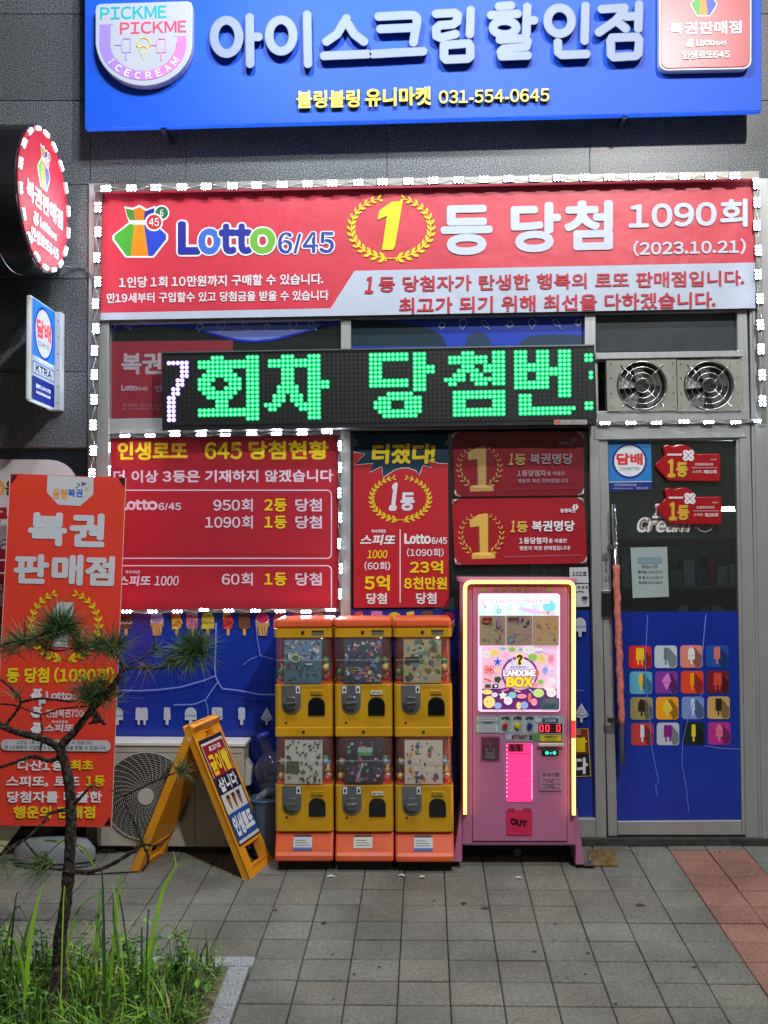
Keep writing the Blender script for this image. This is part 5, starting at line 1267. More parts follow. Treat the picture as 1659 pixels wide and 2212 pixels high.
a = z_(946, 2086); c = P(a[0], a[1], VY + .02); mb = MB().mat(STEELD); mb.box(c.x - .004, c.y - .02, c.z, c.x + .05, c.y + .06, c.z + .006); mb.tube([(c.x + .025, c.y, c.z), (c.x + .025, c.y, c.z + .035)], .006, 8); mb.build('anchor_bracket', vm)
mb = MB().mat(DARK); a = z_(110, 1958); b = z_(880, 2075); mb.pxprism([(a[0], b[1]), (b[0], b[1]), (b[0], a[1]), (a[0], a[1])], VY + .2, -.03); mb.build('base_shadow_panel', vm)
mb = MB().mat(pmat('grey_fan_cap', (96, 100, 110), .5)); a = z_(480, 2005); c = P(*a, VY + .18); mb.disc(c, .022, n=14, depth=.02); mb.build('vent_cap', vm)
# amber tube
amber = emat('amber_tube', (1.0, .46, .075), 5.2); redt = emat('red_tube_glow', (1.0, .03, .03), 1.6)
path = [(118, 1735), (118, 180)] + [(160 - 42 * math.cos(math.radians(t)), 172 - 42 * math.sin(math.radians(t))) for t in range(15, 91, 15)] + [(826, 130)] + [(826 + 42 * math.sin(math.radians(t)), 172 - 42 * math.cos(math.radians(t))) for t in range(15, 91, 15)] + [(868, 1085)]
ty = VY - .032
mb = MB().mat(amber); mb.tube([P(*z_(*p), ty) for p in path], .0088, 10); mb.tube([P(*z_(868, 1210), ty), P(*z_(870, 1740), ty)], .0088, 10); mb.build('amber_tube', vm)
mb = MB().mat(redt); mb.tube([P(*z_(868, 1086), ty), P(*z_(868, 1209), ty)], .0088, 10); mb.build('red_tube_section', vm)
mb = MB().mat(pmat('pale_tube_channel', (226, 190, 170), .4)); mb.tube([P(*z_(*p), VY - .016) for p in path] + [P(*z_(870, 1740), VY - .016)], .0125, 8); mb.build('tube_channel', vm)
vf = lambda x, y, h: P(*z_(x, y), VY - .010 - h)
# display window
mb = MB().mat(pmat('lit_window_rim', (240, 205, 232), .4, emit=.75))
mb.prism([vf(x, y, .004) for x, y in reversed(rr(208, 210, 774, 1027, 22))], (0, .004, 0)); win = mb.build('display_window', vm)
pr = Print(lambda x, y, h: vf(x, y, .0042 + h), .4); pr.em = .85
pr.rrect(214, 217, 768, 362, 14, (222, 240, 250))
for k in range(6): pr.rect(216 + k * 92, 232, 262 + k * 92, 358, (190, 228, 240))
pr.ell(700, 300, 46, 42, (120, 200, 236)); pr.ell(240, 270, 16, 26, (214, 196, 226)); pr.ell(258, 300, 10, 9, (236, 120, 130)); pr.poly([(500, 300), (620, 320), (740, 350), (738, 362), (560, 346), (480, 318)], (214, 180, 240))
pr.text('Lucky Box!!', 290, 238, 700, 288, (236, 180, 200), .05, outline=(255, 250, 252), ow=.06)
pr.text('럭키박스', 380, 326, 470, 346, (236, 214, 130), .03); pr.ell(352, 330, 16, 17, (80, 160, 180)); pr.ell(352, 330, 9, 10, (190, 224, 226)); pr.ell(660, 342, 9, 12, (236, 180, 120)); pr.ell(690, 344, 9, 12, (210, 130, 60)); pr.ell(728, 340, 14, 10, (240, 190, 150))
pr.build('lit_header', win)
pr = Print(lambda x, y, h: vf(x, y, .0062 + h), .45); rn = random.Random(4)
for k, (x0, x1) in enumerate(((220, 396), (405, 580), (587, 764))):
    pr.rect(x0 - 2, 362, x1 + 2, 568, (90, 84, 84)); pr.rect(x0, 364, x1, 565, ((186, 166, 128), (188, 158, 134), (190, 158, 112))[k])
    for q in range(26): r_ = rn.uniform(4, 19); pr.ell(rn.uniform(x0 + 20, x1 - 20), rn.uniform(385, 545), r_, r_ * rn.uniform(.4, .9), rn.choice([((176, 148, 120), (196, 180, 150), (150, 130, 150), (170, 100, 96)), ((150, 90, 110), (120, 150, 165), (166, 130, 150), (90, 70, 110), (190, 150, 150)), ((196, 120, 90), (206, 170, 100), (190, 150, 120), (200, 140, 130), (120, 130, 120))][k]), rot=rn.random() * 3, n=12)
pr.ell(270, 390, 38, 22, (196, 96, 90)); pr.text('큐티팝', 240, 376, 306, 402, (60, 40, 44), .05); pr.poly([(340, 380), (356, 370), (376, 420), (352, 450), (338, 430)], (150, 120, 150)); pr.line([(415, 400), (495, 395)], 4, (60, 50, 50)); pr.rect(414, 376, 492, 386, (70, 60, 60))
pr.build('prize_card', win)
pr = Print(lambda x, y, h: vf(x, y, .0062 + h), .4); pr.em = .5
pr.rect(235, 570, 752, 1012, (246, 196, 220))
def grad_poly(): pass
pr.poly([(235, 868), (360, 868), (400, 860), (600, 862), (752, 870), (752, 1012), (235, 1012)], (112, 44, 128))
pr.ell(496, 765, 126, 122, (136, 52, 150)); pr.ell(496, 768, 112, 108, (238, 226, 240))
rn = random.Random(9); pal = [(236, 224, 226), (240, 214, 120), (150, 200, 90), (240, 150, 170), (150, 170, 230), (226, 110, 90), (220, 206, 240), (120, 200, 200), (200, 226, 130)]
spots = [(266, 632, 28, 26, 0), (322, 620, 30, 24, 1), (380, 590, 22, 10, 7), (442, 596, 26, 18, 2), (505, 596, 20, 12, 7), (560, 600, 46, 30, 0), (585, 650, 34, 26, 2), (645, 660, 28, 30, 1), (712, 660, 22, 28, 3), (610, 760, 20, 30, 5), (672, 740, 20, 26, 4), (718, 752, 18, 24, 6), (640, 820, 22, 18, 2), (715, 820, 24, 26, 0), (690, 862, 26, 20, 0), (605, 840, 18, 18, 3), (626, 898, 38, 30, 8), (715, 895, 34, 32, 0), (270, 890, 36, 18, 1), (285, 960, 40, 42, 1), (322, 910, 22, 16, 6), (345, 985, 26, 22, 4), (415, 950, 30, 30, 0), (445, 912, 28, 22, 7), (490, 985, 18, 26, 1), (528, 982, 26, 26, 4), (510, 920, 34, 16, 3), (565, 930, 12, 34, 5), (595, 960, 22, 26, 3)]
for x, y, a_, b_, c in spots:
    pr.ell(x, y, a_, b_, pal[c], n=16); pr.ell(x - a_ * .3, y - b_ * .05, max(2.2, a_ * .08), max(2.6, b_ * .1), (70, 50, 60), n=8); pr.ell(x + a_ * .3, y - b_ * .05, max(2.2, a_ * .08), max(2.6, b_ * .1), (70, 50, 60), n=8)
star = lambda cx, cy, R, r: [(cx + (R if k % 2 == 0 else r) * math.sin(k * math.pi / 5), cy - (R if k % 2 == 0 else r) * math.cos(k * math.pi / 5)) for k in range(10)]
pr.poly(star(343, 682, 36, 12), (50, 84, 200)); pr.poly(star(380, 915, 32, 17), (236, 230, 220)); 
for dx, dy in ((-18, -14), (18, -14), (-18, 14), (18, 14)): pr.band(284 + dx, 735 + dy, 8, 15, (226, 80, 60), 0, 360)
pr.line([(270, 723), (300, 747)], 9, (226, 80, 60)); pr.line([(270, 747), (300, 723)], 9, (226, 80, 60)); pr.poly(star(342, 742, 22, 9), (226, 206, 120))
pr.poly([(250, 790), (302, 810), (300, 826), (248, 804)], (214, 90, 76)); pr.poly([(320, 790), (352, 782), (372, 800), (350, 830), (322, 816)], (60, 70, 50)); pr.rect(256, 838, 296, 862, (70, 60, 50)); pr.rect(306, 838, 348, 864, (30, 24, 28)); pr.ell(330, 850, 10, 8, (226, 226, 226))
for x0, y0, x1, y1, c in ((390, 620, 440, 660, (240, 140, 170)), (420, 640, 460, 690, (190, 170, 220)), (660, 600, 750, 620, (180, 200, 240)), (560, 870, 585, 900, (150, 190, 240)), (370, 885, 420, 868, (240, 130, 150)), (460, 880, 500, 890, (240, 200, 120))): pr.line([(x0, y0), ((x0 + x1) / 2 + 6, (y0 + y1) / 2), (x1, y1)], 9, c)
pr.text('?', 474, 632, 518, 704, (50, 40, 36), .08, outline=(240, 214, 60), ow=.08); pr.text('행운의 랜덤박스', 428, 712, 560, 728, (70, 110, 200), .03)
pr.text('LANDOME', 382, 736, 608, 782, (252, 244, 250), .06, outline=(150, 60, 130), ow=.09)
pr.text('BOX', 402, 784, 586, 858, (246, 216, 40), .08, outline=(150, 50, 120), ow=.06)
pr.text('말랑', 612, 588, 652, 604, (250, 250, 250), .05, outline=(80, 90, 150)); pr.text('모찌', 618, 606, 650, 622, (120, 160, 220), .05)
pr.build('lit_poster', win)
pr = Print(lambda x, y, h: vf(x, y, .0095 + h), .4); pr.rrect(640, 930, 770, 1014, 14, (96, 136, 158)); pr.text('뽑기안내', 660, 938, 750, 968, (140, 70, 70), .04, outline=(215, 220, 225)); pr.line([(656, 982), (744, 982)], 3, (40, 60, 90)); pr.line([(656, 996), (736, 996)], 3, (40, 60, 90)); pr.build('speech_label', win)
mb = MB().mat(glassmat('clear_acrylic', (.96, .97, .97), .05, 1.4)); mb.prism([vf(x, y, .016) for x, y in reversed(rr(212, 214, 770, 1023, 20))], (0, .002, 0)); mb.build('acrylic_cover', win)
pr = Print(vf, .4)
for x in (250, 702): pr.rect(x - 18, 172, x + 18, 198, (128, 142, 84))
pr.text('선물자동판매기', 306, 172, 672, 200, (140, 110, 70), .03)
pr.rect(188, 1052, 804, 1176, (140, 158, 158)); pr.rect(394, 1170, 632, 1232, (150, 160, 168)); pr.rect(632, 1176, 800, 1236, (128, 150, 140))
for k in range(6): pr.rect(360 + k * 76, 1054, 396 + k * 76, 1174, (160, 172, 176))
for (x0, y0, x1, y1) in ((198, 1062, 346, 1092), (198, 1114, 350, 1168)): pr.rrect(x0 - 2, y0 - 2, x1 + 2, y1 + 2, 8, (70, 84, 96)); pr.rrect(x0, y0, x1, y1, 7, (182, 190, 196))
for y in (1070, 1082, 1126, 1140, 1154): pr.line([(210, y), (330, y)], 3.2, (76, 84, 100))
pr.text('사용방법', 236, 1096, 306, 1110, (40, 46, 60), .03)
for i, x in enumerate((368, 450, 534)): pr.text('선택%d' % (i + 1), x, 1060, x + 60, 1082, (24, 26, 34), .045)
pr.ell(622, 1086, 24, 16, (176, 186, 200)); pr.ell(420, 1200, 24, 22, (176, 168, 196)); pr.band(445, 1166, 12, 20, (190, 200, 210), 180, 380); pr.ell(610, 1200, 30, 24, (84, 140, 72)); pr.text('START', 440, 1188, 552, 1216, (120, 34, 60), .05); pr.poly([(556, 1190), (572, 1204), (556, 1218), (590, 1218), (574, 1204), (590, 1190)], (50, 50, 60))
pr.rrect(654, 1072, 762, 1104, 5, (40, 66, 106)); pr.text('1000원', 668, 1077, 746, 1100, (150, 170, 200), .05)
pr.rect(632, 1184, 788, 1234, (40, 42, 36)); pr.rect(635, 1187, 785, 1231, (196, 176, 40)); pr.text('지폐투입구', 662, 1192, 758, 1212, (60, 60, 40), .04)
for k in range(4): pr.ell(680 + k * 20, 1222, 6, 4.5, (50, 52, 40))
pr.rect(632, 1436, 788, 1572, (168, 122, 152)); pr.text('유의사항!', 650, 1446, 772, 1478, (110, 40, 70), .03)
for y, w in ((1496, 60), (1510, 34), (1528, 68), (1542, 40), (1556, 66)): pr.text('구입하신 상품의 교환' if w > 50 else '환불불가', 710 - w, y - 5, 710 + w, y + 5, (60, 40, 70), .02)
pr.build('control_printing', vm)
mb = MB(); 
for (x, c) in ((396, (170, 30, 30)), (480, (206, 176, 20)), (567, (20, 44, 140))):
    mb = MB().mat(pmat('push_button', c, .3, coat=.3)); p = vf(x, 1126, .018); mb.disc(p, .0135, n=18, depth=.016, r2=.0155); mb.disc(p + Vector((0, -.003, 0)), .010, n=16, depth=.003, r2=.0125); mb.build('push_button', vm)
mb = MB().mat(pmat('dark_display', (30, 8, 12), .3)); mb.prism([vf(*p, .004) for p in ((626, 1172), (790, 1172), (790, 1112), (626, 1112))], (0, .004, 0)); dsp = mb.build('digit_display', vm)
pr = Print(lambda x, y, h: vf(x, y, .0045 + h), .4); pr.em = 2.2
def seg7(x, y, w, h, c, on='abcdef', t=5):
    S = {'a': ((x, y), (x + w, y)), 'b': ((x + w, y), (x + w, y + h / 2)), 'c': ((x + w, y + h / 2), (x + w, y + h)), 'd': ((x, y + h), (x + w, y + h)), 'e': ((x, y + h / 2), (x, y + h)), 'f': ((x, y), (x, y + h / 2)), 'g': ((x, y + h / 2), (x + w, y + h / 2))}
    for k in on: pr.line(list(S[k]), t, c)
for x, w, on in ((636, 22, 'abcdef'), (678, 20, 'abcdef'), (752, 22, 'abcdef')): seg7(x, 1122, w, 40, (255, 40, 60), on, 6.5)
pr.em = None; pr.em = .2; seg7(712, 1124, 20, 38, (90, 40, 40), 'abcdefg', 5); pr.build('lit_digits', dsp)
mb = MB().mat(pinkd); mb.prism([vf(*p, .003) for p in ((226, 1370), (362, 1370), (362, 1196), (226, 1196))], (0, .003, 0)); mb.mat(pmat('recess_shadow_pink', (84, 40, 62), .6)); mb.prism([vf(*p, .0034) for p in ((232, 1364), (354, 1364), (354, 1204), (232, 1204))], (0, .0008, 0)); slot = mb.build('coin_return', vm)
mb = MB().mat(pmat('coin_cup_steel', (120, 116, 122), .4, .6)); mb.prism([vf(*p, .010) for p in ((256, 1356), (324, 1356), (326, 1284), (306, 1284), (304, 1310), (276, 1310), (274, 1284), (258, 1284))], (0, .006, 0)); mb.prism([vf(*p, .012) for p in ((284, 1306), (294, 1306), (294, 1240), (286, 1240))], (0, .008, 0)); mb.build('coin_cup', slot, .001)
mb = MB().mat(pmat('glowing_pink_panel', (255, 66, 140), .5, emit=.62, ecol=(255, 50, 132))); mb.prism([vf(x, y, .003) for x, y in reversed(rr(402, 1246, 586, 1650, 14))], (0, .003, 0)); ch = mb.build('prize_window', vm)
pr = Print(lambda x, y, h: vf(x, y, .0035 + h), .35); pr.rect(418, 1250, 520, 1302, (150, 40, 70)); pr.poly([(432, 1254), (446, 1254), (456, 1300), (442, 1300)], (46, 14, 24)); pr.poly([(478, 1254), (492, 1254), (502, 1300), (488, 1300)], (46, 14, 24)); pr.line([(408, 1317), (582, 1317)], 2.5, (120, 24, 60)); pr.line([(410, 1350), (440, 1368), (456, 1378)], 3, (255, 130, 180)); pr.line([(508, 1512), (540, 1502), (576, 1494)], 4, (255, 140, 190)); pr.build('window_detail', ch)
mb = MB().mat(emat('pink_led', (1., .5, .9), 2.2))
for k in range(26):
    for x in (407, 580):
        if x == 407 and k % 2: continue
        p = vf(x, 1262 + k * 14.6, .006); mb.disc(p, .0026, n=7, depth=.002)
mb.build('led_dots', ch)
mb = MB().mat(pmat('ivory_bill_slot', (206, 190, 180), .4)); mb.prism([vf(*p, .022) for p in ((624, 1268), (802, 1268), (800, 1246), (628, 1246))], (0, .022, 0)); bs_ = mb.build('bill_slot', vm, .003)
mb = MB().mat(BLACKP); mb.prism([vf(*p, .010) for p in ((652, 1328), (766, 1328), (766, 1290), (652, 1290))], (0, .010, 0)); mb.build('bill_mouth', bs_, .003)
mb = MB().mat(emat('green_lamp', (.02, 1., .3), 2.6)); mb.disc(vf(684, 1312, .012), .008, n=12, depth=.002); mb.disc(vf(736, 1312, .012), .008, n=12, depth=.002); mb.mat(emat('blue_lamp', (.05, .4, 1.), 1.6)); mb.disc(vf(710, 1314, .012), .0055, n=10, depth=.002); mb.build('green_lamp', bs_)
mb = MB().mat(pmat('translucent_red_flap', (206, 38, 84), .3, 0, .08, 8.)); mb.prism([vf(x, y, .006) for x, y in ((404, 1870), (410, 1880), (576, 1880), (582, 1870), (583, 1712), (574, 1706), (574, 1692), (524, 1692), (520, 1706), (462, 1706), (458, 1692), (418, 1692), (414, 1706), (404, 1712))], (0, .004, 0)); fl = mb.build('outlet_flap', vm, .001)
pr = Print(lambda x, y, h: vf(x, y, .0065 + h), .4); pr.text('OUT', 432, 1760, 548, 1806, (36, 16, 22), .07, .19)
for x in (426, 450, 532, 558): pr.ell(x, 1706, 9, 9, (60, 40, 50)); pr.ell(x, 1705, 4, 4, (150, 120, 130))
pr.build('outlet_lettering', fl)

# ================================================================ folding sign
A_ = G(541, 1899); B_ = G(579, 1857); C_ = G(281, 1884)
ax = Vector((.075, .275, 0)).normalized(); W_ = .29
N_ = P(409, 1566, (A_.y + C_.y) / 2 - .005)
amb = pmat('amber_plastic', (222, 146, 22), .45, 0, .08, 9., bump=.08, bs=90., rvar=.08)
fs_ = thing('folding_sign', 'amber plastic folding floor sign with red and blue lettered poster, standing on the paving', 'folding sign', (N_.x, N_.y, gz(N_.y)))
fs_['label'] = 'amber plastic folding floor sign with a red and blue lettered poster'
axs = (ax + Vector((0, 0, GS * ax.y * .6))).normalized()
def panel(foot, nsign, nm, holes):
    """board with frame legs; u runs along the hinge, v down the slope, both 0..1"""
    dv = foot - N_; L = dv.length; v_ = dv / L; n_ = axs.cross(v_).normalized() * nsign
    def q(u, v, h): return N_ + axs * (u * W_) + v_ * (v * L) + n_ * h
    mb = MB().mat(amb)
    if holes:    # outer board with a hand hole and a foot opening, front and rim
        for (u0, v0, u1, v1) in ((0, 0, 1, .06), (0, .06, .40, .105), (.66, .06, 1, .105), (0, .105, 1, .80), (0, .80, .17, 1), (.83, .80, 1, 1), (.17, .94, .83, 1)):
            pass
    T = .035
    us = [0, .20, .40, .66, .80, 1]; vs = [0, .055, .10, .815, .945, 1]
    def solid(i, j):
        if j == 1 and i == 2: return False
        if j == 3 and 1 <= i <= 3: return False
        return True
    for j in range(5):
        for i in range(5):
            if not solid(i, j): continue
            f = [q(us[i], vs[j + 1], 0), q(us[i + 1], vs[j + 1], 0), q(us[i + 1], vs[j], 0), q(us[i], vs[j], 0)]; b = [p - n_ * T for p in f]
            mb.poly(f); mb.poly(list(reversed(b)))
            for k, (di, dj) in enumerate(((0, 1), (1, 0), (0, -1), (-1, 0))):
                a, c = i + di, j + dj
                if not (0 <= a < 5 and 0 <= c < 5 and solid(a, c)): mb.quad(f[k], f[(k + 1) % 4], b[(k + 1) % 4], b[k])
    me = mb.build(nm, fs_)
    w = me.modifiers.new('weld', 'WELD'); w.merge_threshold = .0005
    b = me.modifiers.new('bevel', 'BEVEL'); b.width = .006; b.segments = 2; b.limit_method = 'ANGLE'; b.angle_limit = math.radians(40)
    return q
qr = panel(A_, 1 if axs.cross((A_ - N_)).x > 0 else -1, 'front_board', True)
ql = panel(C_, 1 if axs.cross((C_ - N_)).x < 0 else -1, 'back_board', False)
mb = MB().mat(pmat('pale_hinge_pin', (220, 190, 180), .4)); p = N_ + Vector((-.004, -.004, -.075)); mb.disc(p, .009, tuple(-axs), 12, .01); mb.build('hinge_pin', fs_)
pr = Print(lambda x, y, h: qr(x, y, h + .001), .4)
pr.poly([(.05, .115), (.95, .115), (.95, .80), (.05, .80)], (40, 36, 60)); pr.poly([(.09, .14), (.91, .14), (.91, .79), (.09, .79)], (206, 204, 200))
pr.poly([(.11, .155), (.89, .155), (.89, .365), (.11, .365)], (150, 24, 46)); pr.poly([(.09, .365), (.91, .365), (.91, .475), (.09, .475)], (34, 28, 66)); pr.poly([(.09, .60), (.91, .60), (.91, .77), (.09, .77)], (28, 82, 160))
pr.text('최고가로', .3, .17, .75, .205, WHITE, .04, 0); pr.text('금이빨', .15, .215, .86, .355, YEL, .05, 0); pr.text('삽니다', .16, .375, .85, .465, WHITE, .05, 0); pr.text('인생로또', .13, .62, .87, .75, WHITE, .06, 0)
for k in range(3): x = .3 + .2 * k; pr.poly([(x - .07, .49), (x + .07, .49), (x + .05, .535), (x + .01, .59), (x - .03, .57), (x - .06, .53)], ((150, 110, 70), (130, 80, 60), (110, 80, 100))[k]); pr.line([(x - .05, .50), (x + .05, .51)], .02, (60, 40, 40))
pr.build('sign_poster', fs_)

# ================================================================ air conditioner outdoor unit
AY = -.15
ac = thing('outdoor_unit', 'off-white air conditioner outdoor unit with a round fan grille', 'air conditioner', P(380, 1836, AY + .1))
acm = pmat('aged_white_metal', (168, 162, 150), .5, 0, .12, 4., bump=.02, bs=20., rvar=.1)
def acbox(x0, y0, x1, y1, Yf, Yb, m, nm, bevel=0., par=ac, sl=.008):
    mb = MB().mat(m); mb.pxbox(x0, y0, x1, y1, Yf, Yb, sl); return mb.build(nm, par, bevel)
acbox(209, 1612, 527, 1828, AY, .03, acm, 'casing', .006)
acbox(206, 1603, 530, 1611, AY - .008, .032, pmat('white_top_cover', (206, 206, 202), .45, 0, .06, 5.), 'top_cover', .004)
mb = MB().mat(pmat('dark_fan_recess', (26, 26, 26), .6, 0, .3, 9.)); fc = P(317, 1719, AY); fr = 93 * 5.59 / F; mb.disc((fc.x, AY - .0012, fc.z), fr, n=40); mb.build('fan_opening', ac)
mb = MB().mat(pmat('dark_blade', (48, 48, 46), .5))
for k in range(3):
    a = k * 2.094 + .5; q = [(fc.x + r_ * math.cos(a + o), AY - .003 - .0005 * k, fc.z + r_ * math.sin(a + o)) for r_, o in ((fr * .2, -.2), (fr * .85, -.35), (fr * .9, .25), (fr * .65, .6), (fr * .2, .7))]; mb.poly(q)
mb.build('fan_blade', ac)
mb = MB().mat(pmat('grille_plastic', (158, 156, 150), .5, 0, .1, 9.))
for k in range(17): mb.ring((fc.x, AY - .020 + .010 * (k / 16) ** 2, fc.z), fr * (.21 + .79 * k / 16), .0013 if k < 16 else .004, n=44, k=4)
for k in range(36):
    a = 2 * math.pi * k / 36; mb.tube([(fc.x + fr * t * math.cos(a + .75 * t), AY - .0215 + .010 * t * t, fc.z + fr * t * math.sin(a + .75 * t)) for t in (.2, .36, .52, .68, .84, 1.)], .0016, 4, False)
mb.build('fan_grille', ac)
mb = MB().mat(pmat('grille_hub_plastic', (176, 174, 168), .45)); mb.disc((fc.x, AY - .026, fc.z), 17.5 * 5.59 / F, n=24, depth=.012); mb.build('grille_hub', ac, .002)
mb = MB().mat(pmat('groove_shadow', (96, 92, 84), .7)); mb.pxbox(420, 1622, 422, 1822, AY - .001, AY + .002); mb.pxbox(212, 1624, 524, 1625.5, AY - .001, AY + .002, .008); mb.build('panel_groove', ac)
for x in (235, 495):
    mb = MB().mat(DARK); a = P(x, 1828, AY + .03); mb.box(a.x - .04, AY + .02, gz(AY) + .002, a.x + .04, 0, a.z + .006); mb.build('foot', ac)
mb = MB().mat(pmat('white_valve_cover', (172, 170, 164), .4)); mb.pxprism([(528, 1700), (541, 1697), (543, 1660), (530, 1640)], AY + .04, AY + .14); mb.build('valve_cover', ac, .006)
# pipe, bin and water bottle between the unit and the capsule machines
mb = MB().mat(pmat('grey_pipe_wrap', (128, 132, 140), .8, 0, .15, 30., bump=.4, bs=90.)); mb.tube([P(534, 1752, -.06), P(548, 1742, -.10), P(562, 1722, -.13), P(578, 1710, -.13), P(592, 1712, -.11)], .021, 12)
t = thing('pipe_bend', 'grey wrapped pipe bend beside the outdoor unit', 'pipe', P(560, 1740, -.15)); mb.build('wrapped_pipe', t)
mb = MB().mat(BLACKP); mb.tube([P(537, 1694, -.06), P(542, 1730, -.15), P(550, 1752, -.16), P(553, 1772, -.16), P(549, 1790, -.15)], .006, 8); mb.build('black_cable', t)
t = thing('plastic_bin', 'dark grey plastic tub behind the folding sign', 'bin', (P(575, 1830, -.15).x, -.15, gz(-.15)))
mb = MB().mat(pmat('slate_plastic', (66, 76, 92), .5, 0, .15, 6.)); c = P(578, 1760, -.14); z0 = gz(-.14) + .005; mb.disc((c.x, -.14, c.z + .085), .10, (0, 0, 1), 24, c.z + .085 - z0, .085); mb.mat(pmat('blue_grey_rim', (58, 84, 120), .4)); mb.ring((c.x, -.14, c.z + .087), .1, .008, 'z', 24); mb.build('tub', t)
t = thing('water_bottle', 'clear blue water bottle leaning behind the capsule machines', 'water bottle', P(585, 1700, -.05))
d = (P(566, 1598, -.07) - P(592, 1690, -.05)).normalized(); b0 = P(604, 1716, -.05)
blueg = hazy('blue_bottle_plastic', (.58, .72, .95), .08, .08, 1.6)
mb = MB().mat(blueg); pr_ = [(0, .085), (.02, .098), (.09, .098), (.10, .092), (.11, .098), (.17, .098), (.205, .07), (.235, .03), (.25, .026), (.30, .026), (.31, .03), (.322, .03)]
mb.tube([b0 + d * s for s, r in pr_], [r for s, r in pr_], 20); mb.build('bottle_body', t)
mb = MB().mat(pmat('blue_cap', (50, 80, 190), .35)); mb.tube([b0 + d * .315, b0 + d * .345], .033, 16); mb.build('cap', t)

# ================================================================ standing banner
SBY = -.31
sb = thing('standing_banner', 'tall orange-red lottery banner on a stand behind the pine', 'standing banner', (P(118, 1800, SBY).x, SBY + .1, gz(SBY)))
orr = (226, 62, 42)
mb = MB().mat(pmat('orange_red_vinyl', orr, .5, 0, .04, 2., bump=.2, bs=4.)); mb.pxprism([(-18, 1783), (241, 1787), (272, 1032), (22, 1023)], SBY, SBY + .002); mb.build('banner_sheet', sb)
pr = Print(flat(SBY), .5, slope=.02)
pr.line([(22, 1023), (-18, 1783)], 1.4, (220, 190, 180)); pr.line([(272, 1032), (241, 1787)], 1.4, (220, 190, 180))
s17 = lambda x, y: (.175 * x, 967.8 + .175 * y)
pr.poly([s17(*p) for p in ((586, 336), (1155, 366), (1150, 575), (992, 716), (715, 700), (578, 545))], (196, 200, 206))
pr.text('동행', 113, 1055, 145, 1078, (214, 150, 40), .03, .05, .04); pr.text('복권', 146, 1056, 178, 1074, (26, 90, 200), .03, .02, .04)
for x, y, rx, ry, rot, c in ((170, 1047, 4.5, 2.2, 1.2, (40, 130, 130)), (181, 1046, 6.5, 2.4, -.5, (120, 70, 150)), (187, 1057, 2.4, 5, .5, (224, 160, 60)), (166, 1053, 2.4, 2.4, 0, (70, 150, 70)), (178, 1043, 2.4, 2.4, 0, (120, 70, 150)), (190, 1053, 2., 2., 0, (224, 180, 70))): pr.ell(x, y, rx, ry, c, rot=rot, n=12)
sh = .045
for t_, b in (('복', (59, 1106, 143, 1179)), ('권', (148, 1108, 225, 1181)), ('판', (28, 1196, 104, 1260)), ('매', (110, 1197, 178, 1264)), ('점', (182, 1200, 246, 1265))): pr.text(t_, *b, (200, 206, 214), .045, .02, sh)
pr.wreath(140, 1351, 73, 72, (226, 206, 20), 13, 18, 22, stem=2.6)
pr.poly([(128, 1300), (160, 1302), (146, 1398), (114, 1396), (124, 1330), (110, 1336), (112, 1322)], (196, 202, 208))
pr.text('등 당첨 (1090회)', 13, 1441, 246, 1476, (232, 214, 20), .03, .0, sh)
for y, in ((1487,), (1526,), (1560,)): pr.bag(66, y, 92, y + 24, True, orr)
pr.lotto(99, 1493, 190, 1511, [(206, 210, 216)] * 5, '6/45'); pr.text('연금복권720+', 99, 1532, 192, 1550, (206, 210, 216), .02, 0); pr.text('스피또', 95, 1564, 158, 1581, (206, 210, 216), .04, 0, .15); pr.text('즉석식복권', 112, 1556, 146, 1563, (206, 210, 216), .02, 0)
for k in range(7): pr.ell(86 + 5 * (k % 3), 1512 + 5 * (k // 3), 3, 3, (206, 210, 216), n=10)
pr.rrect(2, 1597, 239, 1621, 11, (188, 192, 198), .01); pr.text('1인당 1회 10만원까지 구매할 수 있습니다.', 36, 1599, 200, 1608, (40, 44, 50), .01, .005); pr.text('만 19세부터 구입할 수 있고 당첨금을 받을 수 있습니다.', 10, 1610, 230, 1619, (40, 44, 50), .01, .005)
pr.text('다산1동', 38, 1642, 138, 1665, WHITE, .03, 0, .03); pr.text('최초', 152, 1641, 201, 1664, YEL, .035, 0, .03); pr.text('스피또, 로또', 13, 1676, 172, 1700, WHITE, .03, 0, .03); pr.text('1등', 185, 1675, 226, 1699, YEL, .035, 0, .03)
pr.text('당첨자를 배출한', 15, 1709, 220, 1734, WHITE, .03, 0, .03); pr.text('행운의 판매점', 28, 1741, 205, 1768, YEL, .035, 0, .03)
pr.build('banner_printing', sb)
mb = MB().mat(pmat('dark_grey_pole', (54, 56, 60), .4, .5)); c = P(120, 1400, SBY + .03); b = P(118, 1800, SBY + .08); top = P(150, 1060, SBY + .03)
mb.tube([(b.x, b.y, gz(b.y)), (c.x, c.y, c.z), top], .012, 10)
for x, y in ((26, 1030), (268, 1038), (-12, 1776), (236, 1780)): mb.tube([P(120, 1400, SBY + .03), P(x, y, SBY + .012)], .004, 6)
mb.build('pole_frame', sb)
for x, y in ((28, 1031), (266, 1038), (234, 1778)):
    mb = MB().mat(DARK); s = 1 if x < 100 else -1; v = 1 if y < 1400 else -1; mb.pxprism([(x - s * 4, y - v * 6), (x + s * 10, y - v * 5), (x - s * 3, y + v * 14)], SBY - .003, SBY - .0005); mb.mat(pmat('nickel_knob', (170, 165, 155), .25, 1.)); p = P(x, y, SBY - .003); mb.disc(p, .007, n=10, depth=.006); mb.build('corner_clip', sb)
mb = MB().mat(pmat('grey_water_tank', (120, 124, 130), .45, 0, .12, 6.)); c = P(119, 1812, SBY + .02); pr_ = []
n = 28; z0 = gz(SBY) + .004
